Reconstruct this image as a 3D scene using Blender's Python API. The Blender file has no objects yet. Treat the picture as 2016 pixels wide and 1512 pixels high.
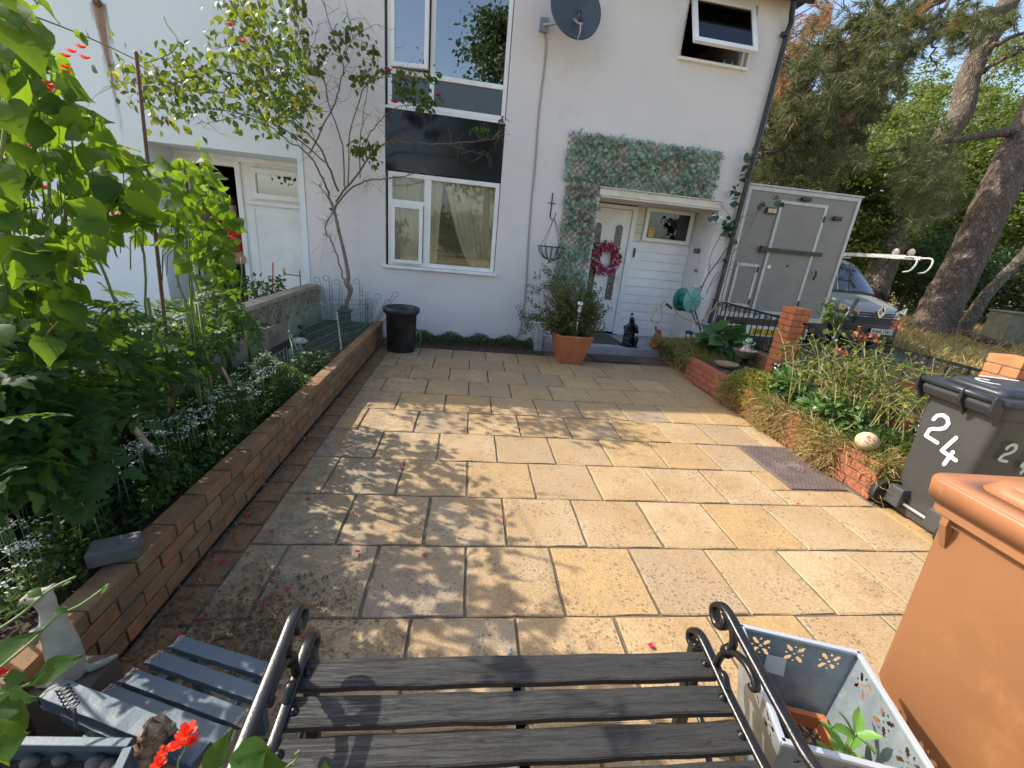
import bpy, math, random
import numpy as np
from mathutils import Vector, Matrix
from math import sin, cos, pi, radians
random.seed(7); rng = np.random.default_rng(7)
scene = bpy.context.scene
COL = scene.collection
# ------------------------------------------------------------ camera
F, PIT, YAW, ROL, HC = 830.17, 0.329875, 0.122523, 0.096412, 1.60628
cp, sp, cy_, sy_ = cos(PIT), sin(PIT), cos(YAW), sin(YAW)
FW = np.array([sy_*cp, cy_*cp, -sp]); R0 = np.array([cy_, -sy_, 0.0]); U0 = np.cross(R0, FW)
RT = cos(ROL)*R0 + sin(ROL)*U0; UP = -sin(ROL)*R0 + cos(ROL)*U0
CAM = np.array([0, 0, HC])
cd = bpy.data.cameras.new('camera'); cam = bpy.data.objects.new('camera', cd); COL.objects.link(cam)
m = Matrix.Identity(4)
for i in range(3):
    m[i][0] = RT[i]; m[i][1] = UP[i]; m[i][2] = -FW[i]; m[i][3] = CAM[i]
cam.matrix_world = m
cd.sensor_width = 36; cd.lens = F/2016*36; cd.clip_start = 0.05; cd.clip_end = 2000
scene.camera = cam
# ------------------------------------------------------------ light
EL = radians(41); SX, SY = -1.05, 0.47           # direction towards the sun (x, y)
n_ = math.hypot(SX, SY); SUN = Vector((SX/n_*cos(EL), SY/n_*cos(EL), sin(EL)))
w = bpy.data.worlds.new('World'); scene.world = w; w.use_nodes = True
nt = w.node_tree; bg = nt.nodes['Background']
sky = nt.nodes.new('ShaderNodeTexSky'); sky.sky_type = 'NISHITA'; sky.sun_disc = False
sky.sun_elevation = EL; sky.sun_rotation = math.atan2(SX, SY); sky.air_density = 1.0; sky.dust_density = 2.6; sky.ozone_density = 0.3
nt.links.new(sky.outputs[0], bg.inputs[0]); bg.inputs[1].default_value = 0.122
sl = bpy.data.lights.new('sun', 'SUN'); sl.energy = 2.65; sl.angle = radians(0.55); sl.color = (1.0, 0.93, 0.82)
so = bpy.data.objects.new('sun', sl); COL.objects.link(so); so.rotation_euler = SUN.to_track_quat('Z', 'Y').to_euler(); so.location = (-8, 6, 12)
vs = scene.view_settings; vs.view_transform = 'Standard'; vs.look = 'None'; vs.exposure = 1.42; vs.gamma = 1; vs.use_curve_mapping = False
scene.cycles.max_bounces = 8; scene.cycles.transparent_max_bounces = 12

# ------------------------------------------------------------ geometry lookup (photo pixel -> place)
AW = 0.0446355; CA, SA = cos(AW), sin(AW)
def ray(px, py): return FW + RT*(px-1008)/F - UP*(py-756)/F
def ZP(px, py, z): d = ray(px, py); t = (z-HC)/d[2]; return np.array([d[0]*t, d[1]*t, z])
def XP(px, py, X): d = ray(px, py); t = X/d[0]; return np.array([X, d[1]*t, HC+d[2]*t])
def DP(px, py, D): return CAM + ray(px, py)*D
def H(u, d, z): return np.array([u*CA+d*SA, 6.68+u*SA-d*CA, z])       # house frame: u along the wall, d out from it
def WP(px, py, d=0.0):
    r = ray(px, py); o = CAM-np.array([0, 6.68, 0])
    od = o[0]*SA-o[1]*CA; dd = r[0]*SA-r[1]*CA
    return CAM + r*((d-od)/dd)
def proj(P):
    P = np.asarray(P)-CAM; z = P@FW
    z = np.where(z < 0.01, 1e-3, z)
    return np.stack([1008+F*(P@RT)/z, 756-F*(P@UP)/z], -1)
def inpoly(xy, poly):
    x, y = xy[:, 0], xy[:, 1]; c = np.zeros(len(x), bool); n = len(poly)
    for i in range(n):
        x0, y0 = poly[i]; x1, y1 = poly[(i+1) % n]
        k = ((y0 > y) != (y1 > y)) & (x < (x1-x0)*(y-y0)/((y1-y0) or 1e-9)+x0); c ^= k
    return c
def sample(n, lo, hi, polys, keep=None):
    """random points of a box that show inside the given outline(s)"""
    out = []; tot = 0
    for _ in range(60):
        P = rng.uniform(lo, hi, (n*3, 3)); xy = proj(P)
        k = np.zeros(len(P), bool)
        for q in polys: k |= inpoly(xy, q)
        if keep is not None: k &= keep(P)
        out.append(P[k]); tot += k.sum()
        if tot >= n: break
    out = np.concatenate(out)[:n]
    return out if len(out) else np.zeros((0, 3))

# ------------------------------------------------------------ mesh helpers
def norm(v): v = np.asarray(v, float); return v/(np.linalg.norm(v)+1e-12)
class MB:
    def __init__(s): s.v = []; s.f = []; s.mi = []; s.smooth = []
    def add(s, vs_, fs, mi=0, sm=False):
        b = len(s.v); s.v += [tuple(float(c) for c in p) for p in vs_]
        for f in fs: s.f.append([b+i for i in f]); s.mi.append(mi); s.smooth.append(sm)
        return s
    def box(s, a, b, mi=0, fn=None):
        x0, y0, z0 = a; x1, y1, z1 = b
        P = [(x, y, z) for z in (z0, z1) for (x, y) in ((x0, y0), (x1, y0), (x1, y1), (x0, y1))]
        if fn: P = [fn(*p) for p in P]
        return s.add(P, [(0, 3, 2, 1), (4, 5, 6, 7), (0, 1, 5, 4), (1, 2, 6, 5), (2, 3, 7, 6), (3, 0, 4, 7)], mi)
    def obox(s, c, ax, ay, az, mi=0):      # centre and three half-axis vectors
        c, ax, ay, az = map(np.asarray, (c, ax, ay, az))
        P = [c+i*ax+j*ay+k*az for k in (-1, 1) for (i, j) in ((-1, -1), (1, -1), (1, 1), (-1, 1))]
        return s.add(P, [(0, 3, 2, 1), (4, 5, 6, 7), (0, 1, 5, 4), (1, 2, 6, 5), (2, 3, 7, 6), (3, 0, 4, 7)], mi)
    def bar(s, a, b, w_, h_, up=(0, 0, 1), mi=0):   # rectangular bar a->b
        a = np.asarray(a, float); b = np.asarray(b, float); d = norm(b-a); x = norm(np.cross(d, up)); y = np.cross(x, d)
        return s.obox((a+b)/2, (b-a)/2, x*w_/2, y*h_/2, mi)
    def tube(s, pts, r, n=8, mi=0, cap=True, closed=False):
        pts = [np.asarray(p, float) for p in pts]; N = len(pts)
        if not hasattr(r, '__len__'): r = [r]*N
        V = []; prev = None
        for i in range(N):
            if closed: t = pts[(i+1) % N]-pts[i-1]
            else: t = pts[min(i+1, N-1)]-pts[max(i-1, 0)]
            t = norm(t)
            if prev is None:
                a = np.array([0, 0, 1.0]) if abs(t[2]) < .9 else np.array([1.0, 0, 0]); x = norm(np.cross(t, a))
            else: x = norm(prev-t*(prev@t))
            prev = x; y = np.cross(t, x)
            V += [pts[i]+r[i]*(cos(2*pi*k/n)*x+sin(2*pi*k/n)*y) for k in range(n)]
        Fc = []
        for i in range(N if closed else N-1):
            j = (i+1) % N
            Fc += [(i*n+k, i*n+(k+1) % n, j*n+(k+1) % n, j*n+k) for k in range(n)]
        if cap and not closed: Fc += [tuple(range(n-1, -1, -1)), tuple((N-1)*n+k for k in range(n))]
        return s.add(V, Fc, mi, True)
    def lathe(s, prof, n=24, c=(0, 0, 0), mi=0, sx=1, sy=1, M=None):   # prof: list of (r, z)
        V = []
        for r, z in prof:
            V += [(c[0]+sx*r*cos(2*pi*k/n), c[1]+sy*r*sin(2*pi*k/n), c[2]+z) for k in range(n)]
        if M is not None: V = [tuple(M @ Vector(p)) for p in V]
        Fc = []
        for i in range(len(prof)-1): Fc += [(i*n+k, i*n+(k+1) % n, (i+1)*n+(k+1) % n, (i+1)*n+k) for k in range(n)]
        Fc += [tuple(range(n-1, -1, -1)), tuple((len(prof)-1)*n+k for k in range(n))]
        return s.add(V, Fc, mi, True)
    def ball(s, c, r, n=12, mi=0, sc=(1, 1, 1), M=None):
        V = []; Fc = []; m_ = n//2
        for i in range(m_+1):
            a = pi*i/m_
            for k in range(n):
                p = Vector((sc[0]*r*sin(a)*cos(2*pi*k/n), sc[1]*r*sin(a)*sin(2*pi*k/n), sc[2]*r*cos(a)))
                if M is not None: p = M @ p
                V.append((c[0]+p[0], c[1]+p[1], c[2]+p[2]))
        for i in range(m_): Fc += [(i*n+k, (i+1)*n+k, (i+1)*n+(k+1) % n, i*n+(k+1) % n) for k in range(n)]
        return s.add(V, Fc, mi, True)
    def prism(s, poly, fn, t0, t1, mi=0, sm=False):   # fn(x, y, t) -> world; polygon extruded along t
        n = len(poly); V = [fn(x, y, t0) for x, y in poly]+[fn(x, y, t1) for x, y in poly]
        Fc = [tuple(range(n-1, -1, -1)), tuple(range(n, 2*n))]+[(i, (i+1) % n, n+(i+1) % n, n+i) for i in range(n)]
        return s.add(V, Fc, mi, sm)
    def mesh(s, name, mats, off=(0, 0, 0), inv=None):
        me = bpy.data.meshes.new(name)
        V = s.v
        if inv is not None: V = [tuple(inv @ Vector(p)) for p in V]
        me.from_pydata(V, [], s.f)
        if not isinstance(mats, (list, tuple)): mats = [mats]
        for q in mats: me.materials.append(q)
        me.polygons.foreach_set('material_index', s.mi); me.polygons.foreach_set('use_smooth', s.smooth)
        me.update(); return me
WM = {}
def WMAT(o): return WM.get(o.name, Matrix.Identity(4))
def link(name, data, parent=None):
    o = bpy.data.objects.new(name, data); COL.objects.link(o)
    if parent is not None:
        o.parent = parent; WM[o.name] = WMAT(parent).copy()
    return o
def tag(o, label=None, cat=None, group=None, kind=None):
    if label: o['label'] = label
    if cat: o['category'] = cat
    if group: o['group'] = group
    if kind: o['kind'] = kind
    return o
def thing(name, label, cat, loc=(0, 0, 0), rz=0, group=None):
    o = link(name, None); o.location = [float(c) for c in loc]; o.rotation_euler = (0, 0, rz); o.empty_display_size = .1
    WM[o.name] = Matrix.Translation(Vector(o.location)) @ Matrix.Rotation(rz, 4, 'Z')
    return tag(o, label, cat, group)
def part(name, mb, mats, parent=None, bevel=0, sub=0, label=None, kind=None):
    """mesh given in world coordinates, linked as a part"""
    inv = WMAT(parent).inverted() if parent is not None else None
    o = link(name, mb.mesh(name, mats, inv=inv), parent)
    if bevel:
        b = o.modifiers.new('b', 'BEVEL'); b.width = bevel; b.segments = 2; b.limit_method = 'ANGLE'; b.angle_limit = radians(40)
    if sub:
        b = o.modifiers.new('s', 'SUBSURF'); b.levels = sub; b.render_levels = sub
    return tag(o, label, kind=kind)
def solo(name, mb, mats, label, cat, bevel=0, sub=0, group=None):
    c = np.mean(np.array(mb.v), 0); c[2] = min(p[2] for p in mb.v)
    mb.v = [tuple(np.array(p)-c) for p in mb.v]
    o = part(name, mb, mats, None, bevel, sub); o.location = [float(q) for q in c]
    WM[o.name] = Matrix.Translation(Vector(o.location))
    return tag(o, label, cat, group)
def struct(name, mb, mats, **k): return part(name, mb, mats, kind='structure', **k)
def copy_tree(o, parent=None):
    c = o.copy(); COL.objects.link(c)
    if parent is not None: c.parent = parent
    for ch in list(o.children): copy_tree(ch, c)
    return c
def spiral(c, ax, ay, r0, r1, a0, turns, n=14):
    c, ax, ay = map(np.asarray, (c, ax, ay))
    return [c+(r0+(r1-r0)*i/n)*(cos(a0+turns*2*pi*i/n)*ax+sin(a0+turns*2*pi*i/n)*ay) for i in range(n+1)]
def smooth_path(P, n=6):
    P = [np.asarray(p, float) for p in P]; Q = [P[0]]+P+[P[-1]]; out = []
    for i in range(1, len(Q)-2):
        for k in range(n):
            t = k/n; a, b, c, d = Q[i-1:i+3]
            out.append(.5*((2*b)+(-a+c)*t+(2*a-5*b+4*c-d)*t*t+(-a+3*b-3*c+d)*t**3))
    out.append(P[-1]); return out

# leaf clouds ------------------------------------------------
def grid_leaf(shape, fold=.25, droop=.25, nl=4):
    """leaf along +Y, normal +Z. shape: list of half widths at nl+1 stations"""
    V = []; Fc = []
    for i, wd in enumerate(shape):
        t = i/(len(shape)-1); z = -droop*t*t
        V += [(-wd, t, z+fold*wd), (0, t, z), (wd, t, z+fold*wd)]
    for i in range(len(shape)-1):
        a = i*3; Fc += [(a, a+1, a+4, a+3), (a+1, a+2, a+5, a+4)]
    return np.array(V), Fc
L_OVAL = grid_leaf([.02, .26, .3, .16, .0])
L_SIMPLE = (np.array([(0, 0, 0), (-.28, .45, .05), (0, 1, -.1), (.28, .45, .05)]), [(0, 1, 2, 3)])
L_FOLD = (np.array([(0, 0, 0), (-.28, .45, .08), (0, .5, 0), (.28, .45, .08), (0, 1, -.15)]), [(0, 2, 1), (0, 3, 2), (1, 2, 4), (2, 3, 4)])
L_HEART = grid_leaf([.22, .42, .44, .34, .18, .0], .22, .35)
L_NEEDLE = (np.array([(-.02, 0, 0), (.02, 0, 0), (.0, 1, -.05)]), [(0, 1, 2)])
L_BLADE = (np.array([(-.03, 0, 0), (.03, 0, 0), (-.025, .5, .0), (.025, .5, 0), (.0, 1, -.25)]), [(0, 1, 3, 2), (2, 3, 4)])
def star_leaf(lobes=5, cut=.35):
    V = [(0, .35, 0)]; n = lobes*2+2
    ang = np.linspace(-pi*.62, pi*.62, lobes*2-1)
    V.append((0, 0, 0))
    for i, a in enumerate(ang):
        r = (.62 if i % 2 == 0 else .62*cut)*(1-.25*abs(a)/pi)
        V.append((sin(a)*r, .35+cos(a)*r, .05*(i % 2)-.04))
    return np.array(V), [(0, 1, 2)]+[(0, i, i+1) for i in range(2, len(V)-1)]+[(0, len(V)-1, 1)]
L_STAR = star_leaf()
def pinnate(k=3):
    V = []; Fc = []
    def one(o, d, L):
        x = np.array([d[1], -d[0], 0]); st = ((0, .0, 0), (.20, .16, .02), (.33, .32, .03), (.22, .40, .02), (.27, .56, .01), (.13, .66, -.03), (.14, .80, -.08), (0, 1, -.15))
        b = len(V)
        for (w_, t, z) in st:
            for q in (-1, 0, 1): V.append(np.array(o)+L*(q*w_*x+t*np.array(d))+np.array([0, 0, (z+.05*abs(q)*(w_ > 0))*L]))
        for i in range(len(st)-1): a = b+3*i; Fc.extend([(a, a+1, a+4, a+3), (a+1, a+2, a+5, a+4)])
    for i in range(k):
        y = .2+.22*i
        for s_ in (-1, 1): one((0, y, -.1*y*y), (s_*.85, .52, 0), .42-.04*i)
    one((0, .2+.22*k-.06, -.1), (0, 1, 0), .42)
    return np.array(V), Fc
L_PINN = pinnate()
def leaf_dirs(n, up=.6, droop=.3, out=None):
    d = rng.normal(size=(n, 3)); d[:, 2] = d[:, 2]*.6-droop
    if out is not None: d += out
    d /= np.linalg.norm(d, axis=1)[:, None]
    nn = rng.normal(size=(n, 3)); nn[:, 2] = nn[:, 2]*.5+up*2
    return d, nn
def cloud_mesh(name, P, size, tmpl, mats, d, nn, mi=None, smooth=True):
    n = len(P); V, Fc = tmpl; k = len(V)
    if n == 0: raise ValueError('empty cloud '+name)
    x = np.cross(d, nn); x /= np.linalg.norm(x, axis=1)[:, None]+1e-9; z = np.cross(x, d)
    size = np.broadcast_to(size, (n,))
    W_ = P[:, None, :]+size[:, None, None]*(V[None, :, 0:1]*x[:, None]+V[None, :, 1:2]*d[:, None]+V[None, :, 2:3]*z[:, None])
    W_ = W_.reshape(-1, 3)
    me = bpy.data.meshes.new(name)
    ls = np.array([len(f) for f in Fc]); fl = np.concatenate([np.array(f) for f in Fc])
    lv = (fl[None]+(np.arange(n)*k)[:, None]).ravel()
    me.vertices.add(n*k); me.vertices.foreach_set('co', W_.ravel().astype(np.float32))
    me.loops.add(len(lv)); me.loops.foreach_set('vertex_index', lv.astype(np.int32))
    tot = np.tile(ls, n); st = np.concatenate([[0], np.cumsum(tot)[:-1]])
    me.polygons.add(len(tot)); me.polygons.foreach_set('loop_start', st.astype(np.int32)); me.polygons.foreach_set('loop_total', tot.astype(np.int32))
    if not isinstance(mats, (list, tuple)): mats = [mats]
    for q in mats: me.materials.append(q)
    if mi is not None: me.polygons.foreach_set('material_index', np.repeat(mi, len(Fc)).astype(np.int32))
    me.polygons.foreach_set('use_smooth', np.full(len(tot), smooth))
    me.update(); me.validate(); return me
def cloud(name, P, size, tmpl, mats, parent=None, up=.6, droop=.3, out=None, mi=None, d=None, nn=None, kind='stuff', label=None, cat=None):
    if d is None: d, nn = leaf_dirs(len(P), up, droop, out)
    if isinstance(size, tuple): size = rng.uniform(size[0], size[1], len(P))
    if parent is not None:
        P = P-np.array(WMAT(parent).translation)      # things holding clouds are never rotated
    o = link(name, cloud_mesh(name, P, size, tmpl, mats, d, nn, mi), parent)
    return tag(o, label, cat, kind=kind)
def leaf_parts(name, P, size, tmpl, mat, parent, up=.6, droop=.3, d=None, nn=None, meshes=None):
    """every leaf an object of its own, sharing a few meshes"""
    if d is None: d, nn = leaf_dirs(len(P), up, droop)
    if meshes is None:
        z = np.zeros((1, 3)); meshes = [cloud_mesh(name, z, 1.0, tmpl, mat, np.array([[0, 1.0, 0]]), np.array([[0, 0, 1.0]]))]
    off = np.array(WMAT(parent).translation)
    for i in range(len(P)):
        o = bpy.data.objects.new(name, meshes[i % len(meshes)]); COL.objects.link(o); o.parent = parent
        s_ = random.uniform(*size); y = norm(d[i]); x = norm(np.cross(y, nn[i])); z_ = np.cross(x, y); p = P[i]-off
        M = Matrix(((x[0]*s_, y[0]*s_, z_[0]*s_, p[0]), (x[1]*s_, y[1]*s_, z_[1]*s_, p[1]), (x[2]*s_, y[2]*s_, z_[2]*s_, p[2]), (0, 0, 0, 1)))
        o.matrix_local = M
    return meshes

# ------------------------------------------------------------ materials
def N(nt_, t, **k):
    n = nt_.nodes.new(t)
    for a, b in k.items():
        if a.startswith('i_'): n.inputs[a[2:].replace('_', ' ')].default_value = b
        else: setattr(n, a, b)
    return n
def c4(c): return (c[0], c[1], c[2], 1)
def mat(name, col, rough=.6, col2=None, scale=6.0, bump=0.0, bscale=None, metal=0.0, spec=.5, rnd=None, detail=4, coat=0, stretch=None, gen=False, island=False, stain=None):
    """principled; noise blend of col/col2; rnd = list of colours picked per object"""
    m_ = bpy.data.materials.new(name); m_.use_nodes = True; t = m_.node_tree; b = t.nodes['Principled BSDF']; L = t.links
    b.inputs['Roughness'].default_value = rough; b.inputs['Metallic'].default_value = metal
    b.inputs['Specular IOR Level'].default_value = spec; b.inputs['Coat Weight'].default_value = coat
    tc = N(t, 'ShaderNodeTexCoord'); oi = N(t, 'ShaderNodeObjectInfo'); vec = tc.outputs['Object']
    ad = N(t, 'ShaderNodeVectorMath', operation='ADD'); cx_ = N(t, 'ShaderNodeCombineXYZ')
    mu = N(t, 'ShaderNodeMath', operation='MULTIPLY'); mu.inputs[1].default_value = 37.0; L.new(oi.outputs['Random'], mu.inputs[0])
    L.new(mu.outputs[0], cx_.inputs[0]); L.new(mu.outputs[0], cx_.inputs[1]); L.new(vec, ad.inputs[0]); L.new(cx_.outputs[0], ad.inputs[1]); vec = ad.outputs[0]
    if stretch:
        mp = N(t, 'ShaderNodeMapping'); mp.inputs['Scale'].default_value = stretch; L.new(vec, mp.inputs[0]); vec = mp.outputs[0]
    cur = None
    if rnd:
        cr = N(t, 'ShaderNodeValToRGB'); cr.color_ramp.interpolation = 'LINEAR'
        e = cr.color_ramp.elements
        for i, c in enumerate(rnd):
            if i < 2: e[i].position = i/(len(rnd)-1); e[i].color = c4(c)
            else: q = e.new(i/(len(rnd)-1)); q.color = c4(c)
        e[1].position = 1/(len(rnd)-1)
        if island:
            g = N(t, 'ShaderNodeNewGeometry'); L.new(g.outputs['Random Per Island'], cr.inputs[0])
        else: L.new(oi.outputs['Random'], cr.inputs[0])
        cur = cr.outputs[0]
    if col2 is not None:
        no = N(t, 'ShaderNodeTexNoise', i_Scale=scale, i_Detail=float(detail), i_Roughness=.62); L.new(vec, no.inputs['Vector'])
        rp = N(t, 'ShaderNodeValToRGB'); rp.color_ramp.elements[0].position = .38; rp.color_ramp.elements[1].position = .66; L.new(no.outputs[0], rp.inputs[0])
        mx = N(t, 'ShaderNodeMix', data_type='RGBA'); L.new(rp.outputs[0], mx.inputs[0])
        if cur is not None: L.new(cur, mx.inputs[6])
        else: mx.inputs[6].default_value = c4(col)
        mx.inputs[7].default_value = c4(col2); cur = mx.outputs[2]
    if stain:
        for (scol, ssc, lo, hi, amt) in stain:
            no = N(t, 'ShaderNodeTexNoise', i_Scale=ssc, i_Detail=6.0, i_Roughness=.7); L.new(vec, no.inputs['Vector'])
            mr = N(t, 'ShaderNodeMapRange'); mr.inputs[1].default_value = lo; mr.inputs[2].default_value = hi; mr.inputs[4].default_value = amt; L.new(no.outputs[0], mr.inputs[0])
            mx = N(t, 'ShaderNodeMix', data_type='RGBA'); L.new(mr.outputs[0], mx.inputs[0])
            if cur is not None: L.new(cur, mx.inputs[6])
            else: mx.inputs[6].default_value = c4(col)
            mx.inputs[7].default_value = c4(scol); cur = mx.outputs[2]
    if cur is None: b.inputs['Base Color'].default_value = c4(col)
    else: L.new(cur, b.inputs['Base Color'])
    if bump:
        no = N(t, 'ShaderNodeTexNoise', i_Scale=(bscale or scale*6), i_Detail=5.0, i_Roughness=.65); L.new(vec, no.inputs['Vector'])
        bp = N(t, 'ShaderNodeBump', i_Strength=1.0, i_Distance=bump); L.new(no.outputs[0], bp.inputs['Height']); L.new(bp.outputs[0], b.inputs['Normal'])
    return m_
def leafmat(name, cols, trans, rough=.45, tfac=.4, spec=.4):
    m_ = bpy.data.materials.new(name); m_.use_nodes = True; t = m_.node_tree; L = t.links; b = t.nodes['Principled BSDF']; out = t.nodes['Material Output']
    b.inputs['Roughness'].default_value = rough; b.inputs['Specular IOR Level'].default_value = spec
    g = N(t, 'ShaderNodeNewGeometry'); oi = N(t, 'ShaderNodeObjectInfo')
    a = N(t, 'ShaderNodeMath', operation='ADD'); L.new(g.outputs['Random Per Island'], a.inputs[0]); L.new(oi.outputs['Random'], a.inputs[1])
    fr = N(t, 'ShaderNodeMath', operation='FRACT'); L.new(a.outputs[0], fr.inputs[0])
    cr = N(t, 'ShaderNodeValToRGB'); e = cr.color_ramp.elements
    for i, c in enumerate(cols):
        q = e[i] if i < 2 else e.new(1.0)
        q.color = c4(c)
    for i in range(len(cols)): e[i].position = i/(len(cols)-1)
    L.new(fr.outputs[0], cr.inputs[0]); L.new(cr.outputs[0], b.inputs['Base Color'])
    tr = N(t, 'ShaderNodeBsdfTranslucent')
    mx = N(t, 'ShaderNodeMix', data_type='RGBA'); mx.inputs[0].default_value = .35; mx.inputs[6].default_value = c4(trans); L.new(cr.outputs[0], mx.inputs[7]); L.new(mx.outputs[2], tr.inputs[0])
    ms = N(t, 'ShaderNodeMixShader'); ms.inputs[0].default_value = tfac; L.new(b.outputs[0], ms.inputs[1]); L.new(tr.outputs[0], ms.inputs[2]); L.new(ms.outputs[0], out.inputs[0])
    return m_
def glassmat(name, refl=.3, tint=(.8, .85, .85), rough=.0):
    m_ = bpy.data.materials.new(name); m_.use_nodes = True; t = m_.node_tree; L = t.links; out = t.nodes['Material Output']; t.nodes.remove(t.nodes['Principled BSDF'])
    tr = N(t, 'ShaderNodeBsdfTransparent'); tr.inputs[0].default_value = c4(tint); gl = N(t, 'ShaderNodeBsdfGlossy'); gl.inputs['Roughness'].default_value = rough
    lw = N(t, 'ShaderNodeFresnel', i_IOR=1.5); ad = N(t, 'ShaderNodeMath', operation='ADD', use_clamp=True); ad.inputs[1].default_value = refl; L.new(lw.outputs[0], ad.inputs[0])
    ms = N(t, 'ShaderNodeMixShader'); L.new(ad.outputs[0], ms.inputs[0]); L.new(tr.outputs[0], ms.inputs[1]); L.new(gl.outputs[0], ms.inputs[2]); L.new(ms.outputs[0], out.inputs[0])
    return m_
M = {}
M['upvc'] = mat('upvc', (.84, .84, .83), .35, (.74, .74, .71), 3, stain=[((.45, .42, .36), 7, .62, .85, .5)])
M['cream'] = mat('cream_upvc', (.74, .7, .6), .4, (.6, .56, .46), 4)
M['black_panel'] = mat('black_panel', (.006, .006, .008), .16, (.012, .012, .015), 3)
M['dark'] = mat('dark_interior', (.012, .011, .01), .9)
M['black_plastic'] = mat('black_plastic', (.012, .012, .013), .35, (.03, .03, .03), 9, bump=.0006, bscale=60)
M['iron'] = mat('black_iron', (.008, .008, .008), .28, (.016, .014, .012), 20, bump=.0008, bscale=120)
M['wire'] = mat('green_wire', (.10, .22, .16), .45)
M['stem'] = mat('stem', (.12, .08, .05), .8, (.2, .15, .09), 20)
M['green_stem'] = mat('green_stem', (.12, .2, .05), .6, (.2, .22, .08), 20)
M['soil'] = mat('soil', (.035, .025, .018), 1, (.09, .065, .045), 12, bump=.02, bscale=30)
M['terracotta'] = mat('terracotta', (.46, .16, .06), .5, (.38, .12, .045), 8, stain=[((.55, .42, .32), 6, .6, .8, .45)], bump=.001, bscale=80)
M['concrete'] = mat('concrete', (.36, .31, .23), .9, (.22, .19, .13), 5, bump=.004, bscale=60, stain=[((.1, .11, .05), 4, .5, .75, .8)])
M['mortar'] = mat('mortar', (.16, .14, .11), .95, (.07, .06, .05), 20, bump=.003, bscale=120)
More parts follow.
